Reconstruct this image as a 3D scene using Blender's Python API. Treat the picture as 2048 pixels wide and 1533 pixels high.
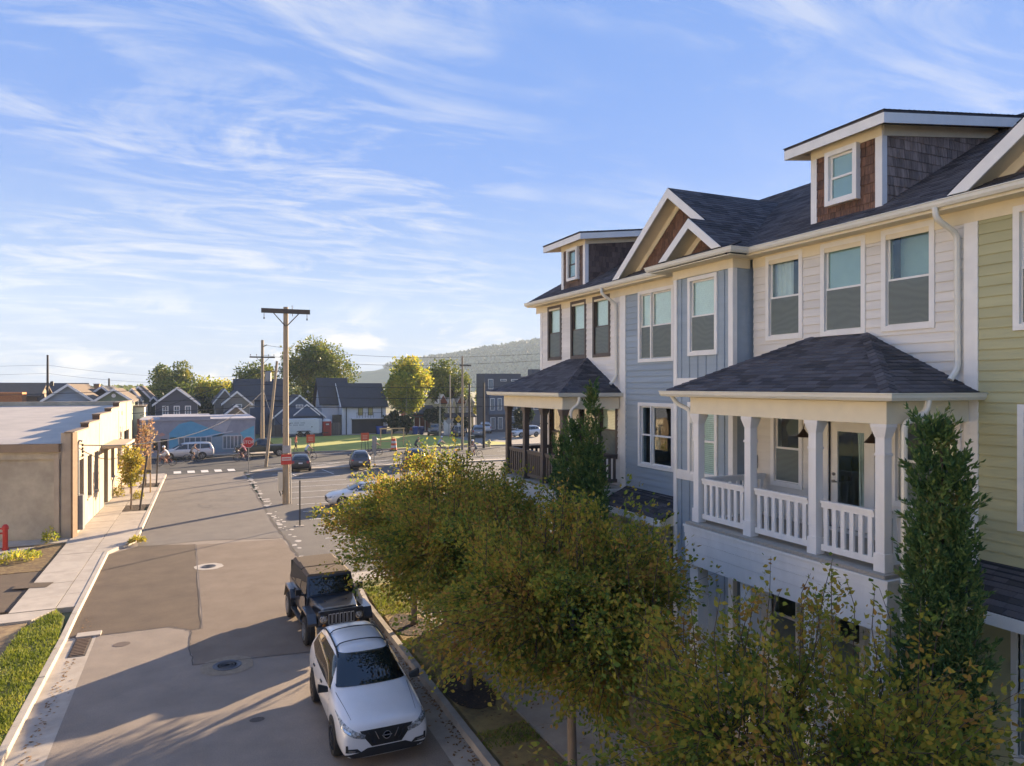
import bpy, bmesh, math, random
import numpy as np
from mathutils import Vector, Matrix
from mathutils.bvhtree import BVHTree
S = bpy.context.scene
for o in list(bpy.data.objects):
    bpy.data.objects.remove(o)
C = S.collection
R = math.radians
random.seed(7)

# ------------------------------------------------------------------ camera, sky, sun, exposure
YAW = math.atan(629 / 1419.0)
cam = bpy.data.cameras.new('camera')
cam.sensor_width = 36
cam.lens = 1419 / 2048 * 36
cam.shift_y = 0.0027
cam.clip_start = 0.1
cam.clip_end = 6000
camo = bpy.data.objects.new('camera', cam)
camo.location = (0, 0, 7.05)
camo.rotation_euler = (R(90), 0, -YAW)
C.objects.link(camo)
S.camera = camo

SUN_EL, SUN_AZ = 12.5, 36.0          # elevation; azimuth measured from +X towards +Y
sun = bpy.data.lights.new('sun', 'SUN')
sun.energy = 3.8
sun.angle = R(0.6)
sun.color = (1.0, 0.76, 0.50)
suno = bpy.data.objects.new('sun', sun)
sd = Vector((math.cos(R(SUN_EL)) * math.cos(R(SUN_AZ)), math.cos(R(SUN_EL)) * math.sin(R(SUN_AZ)), math.sin(R(SUN_EL))))
suno.rotation_euler = sd.to_track_quat('Z', 'Y').to_euler()
suno.location = (60, 60, 60)
C.objects.link(suno)

world = bpy.data.worlds.new('World')
S.world = world
world.use_nodes = True
wn, wl = world.node_tree.nodes, world.node_tree.links
wn.clear()
def wnode(t, **k):
    n = wn.new(t)
    for a, b in k.items():
        setattr(n, a, b)
    return n
wout = wnode('ShaderNodeOutputWorld')
wbg = wnode('ShaderNodeBackground')
wbg.inputs['Strength'].default_value = 0.12
sky = wnode('ShaderNodeTexSky', sky_type='NISHITA')
sky.sun_disc = False
sky.sun_elevation = R(SUN_EL)
sky.sun_rotation = R(90 - SUN_AZ)
sky.altitude = 200
sky.air_density = 1.0
sky.dust_density = 0.3
sky.ozone_density = 2.5
wtc = wnode('ShaderNodeTexCoord')
wsep = wnode('ShaderNodeSeparateXYZ')
wl.new(wtc.outputs['Generated'], wsep.inputs[0])
def wmath(op, a, b=None, clamp=False):
    n = wnode('ShaderNodeMath', operation=op)
    n.use_clamp = clamp
    for i, v in enumerate((a, b)):
        if v is None:
            continue
        if isinstance(v, (int, float)):
            n.inputs[i].default_value = v
        else:
            wl.new(v, n.inputs[i])
    return n.outputs[0]
def wramp(x, stops):
    n = wnode('ShaderNodeValToRGB')
    while len(n.color_ramp.elements) < len(stops):
        n.color_ramp.elements.new(0.5)
    for e, (p, c) in zip(n.color_ramp.elements, stops):
        e.position = p
        e.color = (*c, 1)
    wl.new(x, n.inputs[0])
    return n.outputs[0]
def wmix(f, a, b, mode='MIX'):
    n = wnode('ShaderNodeMix', data_type='RGBA', blend_type=mode)
    for i, v in ((0, f), (6, a), (7, b)):
        if isinstance(v, (int, float)):
            n.inputs[i].default_value = v
        elif isinstance(v, tuple):
            n.inputs[i].default_value = (*v, 1)
        else:
            wl.new(v, n.inputs[i])
    return n.outputs[2]
zpos = wmath('MAXIMUM', wsep.outputs[2], 0.0)
# high cloud layers: direction projected on a flat layer overhead
zden = wmath('ADD', zpos, 0.10)
cu, cv = wmath('DIVIDE', wsep.outputs[0], zden), wmath('DIVIDE', wsep.outputs[1], zden)
wcmb = wnode('ShaderNodeCombineXYZ')
wl.new(cu, wcmb.inputs[0]); wl.new(cv, wcmb.inputs[1])
def wnoise(rot, scl, scale, detail, rough, dist, off=(0, 0, 0)):
    m = wnode('ShaderNodeMapping')
    m.inputs['Rotation'].default_value = rot
    m.inputs['Scale'].default_value = scl
    m.inputs['Location'].default_value = off
    wl.new(wcmb.outputs[0], m.inputs[0])
    n = wnode('ShaderNodeTexNoise')
    n.inputs['Scale'].default_value = scale
    n.inputs['Detail'].default_value = detail
    n.inputs['Roughness'].default_value = rough
    n.inputs['Distortion'].default_value = dist
    wl.new(m.outputs[0], n.inputs['Vector'])
    return n.outputs[0]
# wispy cirrus (stretched) gated by a broad noise, and low cumulus near the horizon
cir = wnoise((0, 0, R(140)), (0.75, 1.75, 1), 1.5, 12, 0.66, 1.6, (15.3, -4.9, 0))
cir2 = wnoise((0, 0, R(40)), (0.5, 2.6, 1), 3.4, 8, 0.7, 0.8, (1.1, 5.2, 0))
gate = wnoise((0, 0, R(20)), (0.7, 0.7, 1), 0.95, 4, 0.5, 0.4, (-2.5, -5.1, 0))
cirs = wmath('ADD', wmath('MULTIPLY', cir, 0.72), wmath('MULTIPLY', cir2, 0.28))
cirm = wmath('MULTIPLY', wramp(cirs, [(0.47, (0, 0, 0)), (0.62, (1, 1, 1))]), wramp(gate, [(0.42, (0.05,) * 3), (0.58, (1, 1, 1))]))
cirm = wmath('MULTIPLY', cirm, 0.72)
wsph = wnode('ShaderNodeMapping')
wsph.inputs['Scale'].default_value = (5.5, 5.5, 11)
wl.new(wtc.outputs['Generated'], wsph.inputs[0])
cumn = wnode('ShaderNodeTexNoise')
cumn.inputs['Scale'].default_value = 1.35
cumn.inputs['Detail'].default_value = 8
cumn.inputs['Roughness'].default_value = 0.62
cumn.inputs['Distortion'].default_value = 0.7
wl.new(wsph.outputs[0], cumn.inputs['Vector'])
cumb = wramp(wsep.outputs[2], [(0.0, (1, 1, 1)), (0.075, (0.9,) * 3), (0.125, (0, 0, 0))])
cumm = wmath('MULTIPLY', wramp(cumn.outputs[0], [(0.54, (0, 0, 0)), (0.63, (1, 1, 1))]), cumb)
# the Nishita sky carries the light; a little of its colour is pulled to the blue the photograph recorded
blue = wramp(zpos, [(0.0, (0.54, 0.65, 0.90)), (0.06, (0.44, 0.59, 0.92)), (0.14, (0.31, 0.53, 0.98)), (0.28, (0.185, 0.41, 1.02)), (0.45, (0.18, 0.40, 1.0)), (1.0, (0.20, 0.41, 0.97))])
base = wmix(0.975, sky.outputs[0], blue)
cl1 = wmix(cirm, base, (1.06, 1.09, 1.16))
cl2 = wmix(cumm, cl1, (1.15, 1.12, 1.11))
wl.new(cl2, wbg.inputs['Color'])
wl.new(wbg.outputs[0], wout.inputs['Surface'])

S.view_settings.view_transform = 'Standard'
S.view_settings.look = 'None'
S.view_settings.exposure = 2.75
S.view_settings.gamma = 1
S.view_settings.use_curve_mapping = False
S.render.engine = 'CYCLES'
cy = S.cycles
cy.max_bounces = 7
cy.diffuse_bounces = 4
cy.glossy_bounces = 3
cy.transmission_bounces = 3
cy.transparent_max_bounces = 8
cy.volume_bounces = 1
cy.caustics_reflective = False
cy.caustics_refractive = False
cy.sample_clamp_indirect = 4
cy.use_denoising = True

# ------------------------------------------------------------------ helpers
def L(h):
    h = h.lstrip('#')
    v = [int(h[i:i + 2], 16) / 255 for i in (0, 2, 4)]
    return tuple(x / 12.92 if x <= .04045 else ((x + .055) / 1.055) ** 2.4 for x in v)
MATS = {}
def mat(name, col, rough=.6, var=.12, scale=6, bump=0., bscale=60, metal=0., island=0., orand=0., stretch=(1, 1, 1), col2=None, coat=0., spec=.5, detail=5, c2lo=.45, c2hi=.65, fine=None):
    if name in MATS:
        return MATS[name]
    m = bpy.data.materials.new(name)
    m.use_nodes = True
    n, l = m.node_tree.nodes, m.node_tree.links
    b = n['Principled BSDF']
    b.inputs['Roughness'].default_value = rough
    b.inputs['Metallic'].default_value = metal
    b.inputs['Specular IOR Level'].default_value = spec
    if coat:
        b.inputs['Coat Weight'].default_value = coat
        b.inputs['Coat Roughness'].default_value = 0.06
    tc = n.new('ShaderNodeTexCoord')
    mp = n.new('ShaderNodeMapping')
    mp.inputs['Scale'].default_value = stretch
    l.new(tc.outputs['Object'], mp.inputs[0])
    ns = n.new('ShaderNodeTexNoise')
    ns.inputs['Scale'].default_value = scale
    ns.inputs['Detail'].default_value = detail
    ns.inputs['Roughness'].default_value = .62
    l.new(mp.outputs[0], ns.inputs['Vector'])
    rp = n.new('ShaderNodeValToRGB')
    if col2 is None:
        rp.color_ramp.elements[0].position, rp.color_ramp.elements[1].position = .3, .7
        rp.color_ramp.elements[0].color = (*[c * (1 - var) for c in col], 1)
        rp.color_ramp.elements[1].color = (*[min(1, c * (1 + var)) for c in col], 1)
    else:
        rp.color_ramp.elements[0].position, rp.color_ramp.elements[1].position = c2lo, c2hi
        rp.color_ramp.elements[0].color = (*col, 1)
        rp.color_ramp.elements[1].color = (*col2, 1)
    l.new(ns.outputs[0], rp.inputs[0])
    out = rp.outputs[0]
    if fine:
        nf = n.new('ShaderNodeTexNoise')
        nf.inputs['Scale'].default_value = fine[0]
        nf.inputs['Detail'].default_value = 3
        nf.inputs['Roughness'].default_value = .8
        l.new(tc.outputs['Object'], nf.inputs['Vector'])
        mf = n.new('ShaderNodeMapRange')
        mf.inputs['From Min'].default_value, mf.inputs['From Max'].default_value = .3, .7
        mf.inputs['To Min'].default_value, mf.inputs['To Max'].default_value = 1 - fine[1], 1 + fine[1]
        l.new(nf.outputs[0], mf.inputs['Value'])
        xf = n.new('ShaderNodeMix')
        xf.data_type = 'RGBA'
        xf.blend_type = 'MULTIPLY'
        xf.inputs[0].default_value = 1
        l.new(out, xf.inputs[6])
        l.new(mf.outputs[0], xf.inputs[7])
        out = xf.outputs[2]
    for amt, kind in ((island, 'g'), (orand, 'o')):
        if amt:
            if kind == 'g':
                q = n.new('ShaderNodeNewGeometry').outputs['Random Per Island']
            else:
                q = n.new('ShaderNodeObjectInfo').outputs['Random']
            mr = n.new('ShaderNodeMapRange')
            mr.inputs['To Min'].default_value = 1 - amt
            mr.inputs['To Max'].default_value = 1 + amt
            l.new(q, mr.inputs['Value'])
            mx = n.new('ShaderNodeMix')
            mx.data_type = 'RGBA'
            mx.blend_type = 'MULTIPLY'
            mx.inputs[0].default_value = 1
            l.new(out, mx.inputs[6])
            l.new(mr.outputs[0], mx.inputs[7])
            out = mx.outputs[2]
    l.new(out, b.inputs['Base Color'])
    if bump:
        nb = n.new('ShaderNodeTexNoise')
        nb.inputs['Scale'].default_value = bscale
        nb.inputs['Detail'].default_value = 4
        l.new(mp.outputs[0], nb.inputs['Vector'])
        bp = n.new('ShaderNodeBump')
        bp.inputs['Strength'].default_value = bump
        bp.inputs['Distance'].default_value = .02
        l.new(nb.outputs[0], bp.inputs['Height'])
        l.new(bp.outputs[0], b.inputs['Normal'])
    MATS[name] = m
    return m
def glassmat(name, tint=(.8, .9, .88), refl=.22, rough=.02):
    m = bpy.data.materials.new(name)
    m.use_nodes = True
    n, l = m.node_tree.nodes, m.node_tree.links
    n.clear()
    out = n.new('ShaderNodeOutputMaterial')
    tr = n.new('ShaderNodeBsdfTransparent')
    tr.inputs[0].default_value = (*tint, 1)
    gl = n.new('ShaderNodeBsdfGlossy')
    gl.inputs['Roughness'].default_value = rough
    gl.inputs['Color'].default_value = (.9, .97, 1, 1)
    lw = n.new('ShaderNodeLayerWeight')
    lw.inputs[0].default_value = .5
    pw = n.new('ShaderNodeMath')
    pw.operation = 'POWER'
    pw.inputs[1].default_value = 3.5
    l.new(lw.outputs['Facing'], pw.inputs[0])
    ad = n.new('ShaderNodeMath')
    ad.operation = 'MULTIPLY_ADD'
    ad.use_clamp = True
    ad.inputs[1].default_value = .7
    ad.inputs[2].default_value = refl * .5
    l.new(pw.outputs[0], ad.inputs[0])
    nz = n.new('ShaderNodeTexNoise')
    nz.inputs['Scale'].default_value = 1.6
    tcc = n.new('ShaderNodeTexCoord')
    l.new(tcc.outputs['Object'], nz.inputs['Vector'])
    bp = n.new('ShaderNodeBump')
    bp.inputs['Strength'].default_value = .05
    bp.inputs['Distance'].default_value = .05
    l.new(nz.outputs[0], bp.inputs['Height'])
    l.new(bp.outputs[0], gl.inputs['Normal'])
    mx = n.new('ShaderNodeMixShader')
    l.new(ad.outputs[0], mx.inputs[0])
    l.new(tr.outputs[0], mx.inputs[1])
    l.new(gl.outputs[0], mx.inputs[2])
    l.new(mx.outputs[0], out.inputs[0])
    MATS[name] = m
    return m
def leafmat(name, cols, trans=.35, rough=.5, scale=.6):
    m = bpy.data.materials.new(name)
    m.use_nodes = True
    n, l = m.node_tree.nodes, m.node_tree.links
    n.clear()
    out = n.new('ShaderNodeOutputMaterial')
    g = n.new('ShaderNodeNewGeometry')
    tc = n.new('ShaderNodeTexCoord')
    ns = n.new('ShaderNodeTexNoise')
    ns.inputs['Scale'].default_value = scale
    ns.inputs['Detail'].default_value = 3
    l.new(tc.outputs['Object'], ns.inputs['Vector'])
    ad = n.new('ShaderNodeMath')
    ad.operation = 'MULTIPLY_ADD'
    ad.inputs[1].default_value = .68
    l.new(g.outputs['Random Per Island'], ad.inputs[0])
    a2 = n.new('ShaderNodeMath')
    a2.operation = 'MULTIPLY_ADD'
    a2.inputs[1].default_value = 1.5
    a2.inputs[2].default_value = -.62
    l.new(ns.outputs[0], a2.inputs[0])
    l.new(a2.outputs[0], ad.inputs[2])
    rp = n.new('ShaderNodeValToRGB')
    while len(rp.color_ramp.elements) < len(cols):
        rp.color_ramp.elements.new(.5)
    for i, (e, c) in enumerate(zip(rp.color_ramp.elements, cols)):
        e.position = i / (len(cols) - 1)
        e.color = (*c, 1)
    l.new(ad.outputs[0], rp.inputs[0])
    d = n.new('ShaderNodeBsdfPrincipled')
    d.inputs['Roughness'].default_value = rough
    d.inputs['Specular IOR Level'].default_value = .18
    l.new(rp.outputs[0], d.inputs['Base Color'])
    t = n.new('ShaderNodeBsdfTranslucent')
    l.new(rp.outputs[0], t.inputs[0])
    mx = n.new('ShaderNodeMixShader')
    mx.inputs[0].default_value = trans
    l.new(d.outputs[0], mx.inputs[1])
    l.new(t.outputs[0], mx.inputs[2])
    l.new(mx.outputs[0], out.inputs[0])
    MATS[name] = m
    return m
def tag(o, label=None, cat=None, group=None, kind=None):
    if label: o['label'] = label
    if cat: o['category'] = cat
    if group: o['group'] = group
    if kind: o['kind'] = kind
    return o
def thing(name, label, cat, loc=(0, 0, 0), rz=0., group=None):
    o = bpy.data.objects.new(name, None)
    o.empty_display_size = .2
    o.location = loc
    o.rotation_euler = (0, 0, rz)
    C.objects.link(o)
    tag(o, label, cat, group)
    return o
def off(p):
    """world offset of a (rotation-free) parent chain"""
    v = Vector((0, 0, 0))
    while p is not None:
        v += p.location
        p = p.parent
    return v
class MB:
    def __init__(s):
        s.v, s.f, s.m = [], [], []
    def poly(s, pts, faces, mi=0):
        b = len(s.v)
        s.v += [tuple(p) for p in pts]
        for f in faces:
            s.f.append([b + i for i in f])
            s.m.append(mi)
        return s
    def box(s, x0, y0, z0, x1, y1, z1, mi=0):
        x0, x1 = min(x0, x1), max(x0, x1); y0, y1 = min(y0, y1), max(y0, y1); z0, z1 = min(z0, z1), max(z0, z1)
        return s.poly([(x0, y0, z0), (x1, y0, z0), (x1, y1, z0), (x0, y1, z0), (x0, y0, z1), (x1, y0, z1), (x1, y1, z1), (x0, y1, z1)],
                      [(0, 3, 2, 1), (4, 5, 6, 7), (0, 1, 5, 4), (1, 2, 6, 5), (2, 3, 7, 6), (3, 0, 4, 7)], mi)
    def hexa(s, b4, t4, mi=0):
        return s.poly(list(b4) + list(t4), [(0, 3, 2, 1), (4, 5, 6, 7), (0, 1, 5, 4), (1, 2, 6, 5), (2, 3, 7, 6), (3, 0, 4, 7)], mi)
    def prism(s, pts, d, mi=0):
        n = len(pts)
        d = Vector(d)
        q = [Vector(p) for p in pts] + [Vector(p) + d for p in pts]
        return s.poly(q, [tuple(range(n - 1, -1, -1)), tuple(range(n, 2 * n))] + [(i, (i + 1) % n, n + (i + 1) % n, n + i) for i in range(n)], mi)
    def tube(s, path, r, n=8, mi=0, caps=True):
        path = [Vector(p) for p in path]
        rs = r if isinstance(r, (list, tuple)) else [r] * len(path)
        b = len(s.v)
        ref = None
        for i, p in enumerate(path):
            t = (path[min(i + 1, len(path) - 1)] - path[max(i - 1, 0)]).normalized()
            if ref is None:
                ref = t.orthogonal().normalized()
            ref = (ref - t * ref.dot(t)).normalized()
            w = t.cross(ref)
            for k in range(n):
                a = 2 * math.pi * (k + .5) / n
                s.v.append(tuple(p + (ref * math.cos(a) + w * math.sin(a)) * rs[i]))
        for i in range(len(path) - 1):
            for k in range(n):
                s.f.append([b + i * n + k, b + i * n + (k + 1) % n, b + (i + 1) * n + (k + 1) % n, b + (i + 1) * n + k])
                s.m.append(mi)
        if caps:
            s.f.append([b + k for k in range(n)][::-1]); s.m.append(mi)
            e = b + (len(path) - 1) * n
            s.f.append([e + k for k in range(n)]); s.m.append(mi)
        return s
    def lathe(s, prof, c=(0, 0, 0), n=16, axis='z', mi=0):
        b = len(s.v)
        for r, h in prof:
            for k in range(n):
                a = 2 * math.pi * k / n
                p = (r * math.cos(a), r * math.sin(a), h)
                if axis == 'x': p = (p[2], p[0], p[1])
                if axis == 'y': p = (p[1], p[2], p[0])
                s.v.append((c[0] + p[0], c[1] + p[1], c[2] + p[2]))
        for i in range(len(prof) - 1):
            for k in range(n):
                s.f.append([b + i * n + k, b + i * n + (k + 1) % n, b + (i + 1) * n + (k + 1) % n, b + (i + 1) * n + k]); s.m.append(mi)
        s.f.append([b + k for k in range(n)][::-1]); s.m.append(mi)
        e = b + (len(prof) - 1) * n
        s.f.append([e + k for k in range(n)]); s.m.append(mi)
        return s
    def sweep(s, path, prof, closed=False, mi=0):
        """profile of (outward, z) swept along a plan path of (x, y); outward is to the right of travel"""
        n, k = len(path), len(prof)
        b = len(s.v)
        P = [Vector((p[0], p[1], 0)) for p in path]
        for i in range(n):
            d0 = (P[i] - P[i - 1]).normalized() if i or closed else None
            d1 = (P[(i + 1) % n] - P[i]).normalized() if i < n - 1 or closed else None
            d0, d1 = d0 or d1, d1 or d0
            n0, n1 = Vector((d0.y, -d0.x, 0)), Vector((d1.y, -d1.x, 0))
            m = (n0 + n1)
            m = m / max(.2, m.dot(n0))
            for o, z in prof:
                s.v.append((P[i].x + m.x * o, P[i].y + m.y * o, z))
        for i in range(n if closed else n - 1):
            j = (i + 1) % n
            for q in range(k):
                s.f.append([b + i * k + q, b + j * k + q, b + j * k + (q + 1) % k, b + i * k + (q + 1) % k]); s.m.append(mi)
        if not closed:
            s.f.append([b + q for q in range(k)]); s.m.append(mi)
            s.f.append([b + (n - 1) * k + q for q in range(k)][::-1]); s.m.append(mi)
        return s
    def build(s, name, mats, parent=None, label=None, kind=None, smooth=False, local=False, bevel=0., loc=None):
        o3 = off(parent) if (parent is not None and not local) else Vector((0, 0, 0))
        me = bpy.data.meshes.new(name)
        vs = s.v
        org = Vector(loc) if loc is not None else Vector((0, 0, 0))
        sh = o3 + org if parent is None or not local else org
        if sh.length > 0:
            vs = [(a - sh.x, b_ - sh.y, c - sh.z) for a, b_, c in vs]
        me.from_pydata(vs, [], s.f)
        for m in (mats if isinstance(mats, (list, tuple)) else [mats]):
            me.materials.append(m)
        if any(s.m):
            me.polygons.foreach_set('material_index', s.m)
        bm = bmesh.new()
        bm.from_mesh(me)
        bmesh.ops.recalc_face_normals(bm, faces=bm.faces)
        if bevel:
            bmesh.ops.bevel(bm, geom=bm.edges[:], offset=bevel, segments=2, affect='EDGES', profile=.6)
        bm.to_mesh(me)
        bm.free()
        if smooth:
            me.polygons.foreach_set('use_smooth', [True] * len(me.polygons))
            if smooth == 'auto':
                me.set_sharp_from_angle(angle=R(40))
        o = bpy.data.objects.new(name, me)
        C.objects.link(o)
        if parent is not None:
            o.parent = parent
            if loc is not None:
                o.location = org
        elif loc is not None:
            o.location = org
        tag(o, label, None, None, kind)
        return o
def npmesh(name, verts, faces, m, parent=None, kind=None, smooth=False, origin=None):
    """verts (n,3), faces (m,k) numpy"""
    me = bpy.data.meshes.new(name)
    verts = np.asarray(verts, dtype=np.float32)
    if origin is not None:
        verts = verts - np.array(origin, dtype=np.float32)
    k = faces.shape[1]
    me.vertices.add(len(verts))
    me.vertices.foreach_set('co', verts.ravel())
    me.loops.add(faces.size)
    me.loops.foreach_set('vertex_index', faces.ravel().astype(np.int32))
    me.polygons.add(len(faces))
    me.polygons.foreach_set('loop_start', np.arange(0, faces.size, k, dtype=np.int32))
    me.update(calc_edges=True)
    me.materials.append(m)
    if smooth:
        me.polygons.foreach_set('use_smooth', [True] * len(me.polygons))
    o = bpy.data.objects.new(name, me)
    C.objects.link(o)
    o.parent = parent
    if kind:
        o['kind'] = kind
    return o
def text_mesh(txt, size, m, name, parent, M4, depth=.004, local=True):
    cu = bpy.data.curves.new(name, 'FONT')
    cu.body = txt
    cu.size = size
    cu.extrude = depth
    cu.align_x = 'CENTER'
    cu.align_y = 'CENTER'
    cu.offset = size * .012
    to = bpy.data.objects.new(name, cu)
    me = bpy.data.meshes.new_from_object(to)
    bpy.data.objects.remove(to)
    me.materials.clear()
    me.materials.append(m)
    me.transform(M4)
    o = bpy.data.objects.new(name, me)
    C.objects.link(o)
    o.parent = parent
    return o
def structure(name, mb, m, label=None, **k):
    o = mb.build(name, m, None, kind='structure', **k)
    if label: o['label'] = label
    return o

# ------------------------------------------------------------------ materials
WHITE = mat('white_trim', L('#e9e6df'), .55, .05, 3)
WHITE_COOL = mat('white_painted_wood', L('#e6e3de'), .5, .06, 4, bump=.05, bscale=30, stretch=(1, 1, .3))
UPLIT_TRIM = mat('uplit_cream_trim', L('#e4d8bb'), .6, .05, 3)  # warm uplight on eaves and porch beams is put into this cream
CREAM = mat('cream_siding', L('#dcd7cd'), .65, .08, 2.5, orand=.05, bump=.12, bscale=50, stretch=(1, .15, 2))
CREAM2 = mat('pale_siding', L('#e4dfd6'), .65, .08, 2.5, orand=.05, bump=.12, bscale=50, stretch=(1, .15, 2))
BLUE = mat('blue_grey_siding', L('#96a3ad'), .65, .08, 2.5, orand=.05, bump=.12, bscale=50, stretch=(1, .15, 2))
GREEN = mat('sage_green_siding', L('#b0ad84'), .65, .09, 2.5, orand=.05, bump=.12, bscale=50, stretch=(1, .15, 2))
BROWN_TRIM = mat('dark_brown_wood', L('#5a5048'), .55, .15, 8, stretch=(1, 1, .2), bump=.08)
CEDAR = mat('cedar_shingle', L('#5c4537'), .75, .25, 9, orand=.3, col2=L('#86604a'), stretch=(6, 6, .55), bump=.3, bscale=30)
CEDAR_GREY = mat('weathered_cedar_shingle', L('#76665b'), .85, .3, 5, orand=.3, col2=L('#ac988b'), stretch=(5, 5, .4), bump=.3, bscale=30, c2lo=.35, c2hi=.75)
CEDAR_I = mat('far_cedar_shingle', L('#67564b'), .8, .25, 9, island=.35, stretch=(6, 6, .55))
CEDAR_R = mat('red_cedar_shingle', L('#7d4a32'), .8, .25, 9, island=.3, stretch=(6, 6, .55))
ROOF = mat('asphalt_shingle', L('#4d4a4c'), .9, .3, 90, island=.5, bump=.3, bscale=180)
ROOF_BASE = mat('roof_underlay', L('#222327'), .9, .2, 20)
GUTTER = mat('gutter_metal', L('#dfdbcd'), .4, .04, 3, spec=.5)
CONC = mat('concrete', L('#a39b90'), .85, .13, 2.2, bump=.15, bscale=90, orand=.06)
CONC_D = mat('weathered_concrete', L('#9d9488'), .9, .2, 1.7, bump=.2, bscale=70, orand=.08)
METAL_G = mat('grey_metal', L('#85888b'), .4, .08, 6, metal=.6)
BLACK = mat('black_plastic', L('#161616'), .45, .1, 8)
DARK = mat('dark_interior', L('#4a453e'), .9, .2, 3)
BLIND = mat('window_blind', L('#e2eee6'), .7, .06, 5)
CURTAIN = mat('curtain_cloth', L('#cdd4d0'), .8, .06, 5)
SCREEN = mat('insect_screen', L('#4a544f'), .8, .18, 22, stretch=(1, 1, 1))
GLASS = glassmat('window_glass', (.93, .98, .97), .12)
GLASS_D = glassmat('dark_window_glass', (.45, .5, .48), .16)
WOOD_POLE = mat('pole_wood', L('#9c8c73'), .85, .25, 12, stretch=(6, 6, .4), bump=.2, bscale=20)
WOOD_NEW = mat('lumber', L('#c3a677'), .75, .15, 9, stretch=(2, 2, 2))
# ------------------------------------------------------------------ ground, roads, pavements
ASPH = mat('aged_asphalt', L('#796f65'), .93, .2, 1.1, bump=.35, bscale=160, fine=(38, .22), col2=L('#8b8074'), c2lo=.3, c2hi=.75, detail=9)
ASPH_D = mat('brown_patched_asphalt', L('#4d4136'), .93, .2, .9, fine=(40, .22), bump=.35, bscale=170, col2=L('#605243'), c2lo=.3, c2hi=.75, detail=9)
ASPH_M = mat('new_patched_asphalt', L('#695c4f'), .93, .2, .8, fine=(40, .2), bump=.35, bscale=170, col2=L('#7b6e60'), c2lo=.3, c2hi=.75, detail=9)
ASPH_LOT = mat('parking_asphalt', L('#55524f'), .93, .2, .7, fine=(36, .2), bump=.3, bscale=150, col2=L('#65615c'), c2lo=.3, c2hi=.75, detail=9)
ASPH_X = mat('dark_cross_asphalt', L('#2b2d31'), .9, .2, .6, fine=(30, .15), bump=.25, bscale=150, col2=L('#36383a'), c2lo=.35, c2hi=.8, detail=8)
PAINT_W = mat('road_paint', L('#c6c4be'), .8, .15, 14)
DIRT = mat('bare_soil', L('#76624a'), .95, .3, 3, bump=.5, bscale=40, col2=L('#94805e'))
MULCH = mat('bark_mulch', L('#2c211a'), .95, .4, 25, bump=.8, bscale=60, col2=L('#4a382a'))
TURF = mat('lawn_turf', L('#8a9242'), .95, .3, .5, bump=.5, bscale=30, col2=L('#aaa64c'), c2lo=.35, c2hi=.7)
TURF_R = mat('dry_verge_turf', L('#7d6a44'), .95, .3, 2.5, bump=.6, bscale=60, col2=L('#a08a54'), c2lo=.4, c2hi=.7)
TURF_N = mat('verge_turf', L('#4e5a26'), .95, .3, 2.5, bump=.6, bscale=60, col2=L('#74693a'), c2lo=.4, c2hi=.7)
TAR = mat('tar_seam', L('#4a433c'), .8, .2, 10)

def sheet(name, pts, z, m, label=None, t=.0, parent=None, kind='structure'):
    mb = MB()
    n = len(pts)
    if t:
        mb.prism([(x, y, z - t) for x, y in pts], (0, 0, t))
    else:
        mb.poly([(x, y, z) for x, y in pts], [tuple(range(n))])
    o = mb.build(name, m, parent, kind=kind)
    if label: o['label'] = label
    return o
GR = mat('distant_ground', L('#6d6b48'), .95, .25, .03, col2=L('#5c6038'))
sheet('ground', [(-900, -60), (1300, -60), (1300, 1500), (-900, 1500)], -0.06, GR)
street_pts = [(-2.6, -6), (4.35, -6), (4.35, 24.6), (3.9, 27), (3.55, 40), (3.45, 62), (-2.2, 62), (-2.45, 36.2), (-3.5, 34.1), (-3.4, 25.2), (-2.6, 23.6)]  # corners taken from image pixels cast onto the ground plane, like the patches below
sheet('street', street_pts, 0, ASPH)
def wob(pts, amp, n=6, closed=True):
    out = []
    for i in range(len(pts)):
        a, b = Vector(pts[i]), Vector(pts[(i + 1) % len(pts)])
        for k in range(n):
            p = a.lerp(b, k / n)
            if k: p += Vector((random.uniform(-amp, amp), random.uniform(-amp, amp)))
            out.append((p.x, p.y))
    return out
sheet('asphalt_patch', wob([(-2.4, 34.95), (.4, 35.25), (3.6, 34.3), (3.52, 40), (3.44, 61.9), (-2.2, 61.9), (-2.4, 40)], .01), .0035, mat('old_grey_asphalt', L('#5f5a55'), .93, .2, .9, bump=.3, bscale=160, fine=(36, .22), col2=L('#706a63'), c2lo=.3, c2hi=.75, detail=9), 'worn grey asphalt stretch running up to the crosswalk')
patchA = wob([(-3.3, 23.07), (-2.12, 23.05), (-0.78, 23.08), (-0.18, 22.5), (0.1, 22.51), (0.02, 27.34), (-0.09, 34.57), (-2.35, 35.2), (-3.42, 33.9), (-3.38, 28.4)], .025)
sheet('asphalt_patch', patchA, .004, ASPH_D, 'dark brown asphalt patch on the left half of the street')
patchB = wob([(-.16, 22.46), (-.2, 21.13), (-.09, 19.63), (1.28, 19.6), (2.7, 19.3), (4.3, 19.2), (4.3, 24.6), (3.8, 27.5), (3.7, 30.8), (3.6, 34.1), (-.05, 34.4), (.06, 27.34), (.13, 22.5)], .02)
sheet('asphalt_patch', patchB, .004, ASPH_M, 'lighter brown asphalt patch around the off-road car')
seam = MB()
def seam_line(pts, w, z):
    for a, b in zip(pts[:-1], pts[1:]):
        a, b = Vector(a), Vector(b)
        d = (b - a).normalized(); nn = Vector((-d.y, d.x)) * w / 2
        seam.poly([(*(a - nn), z), (*(b - nn), z), (*(b + nn), z), (*(a + nn), z)], [(0, 1, 2, 3)])
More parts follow.
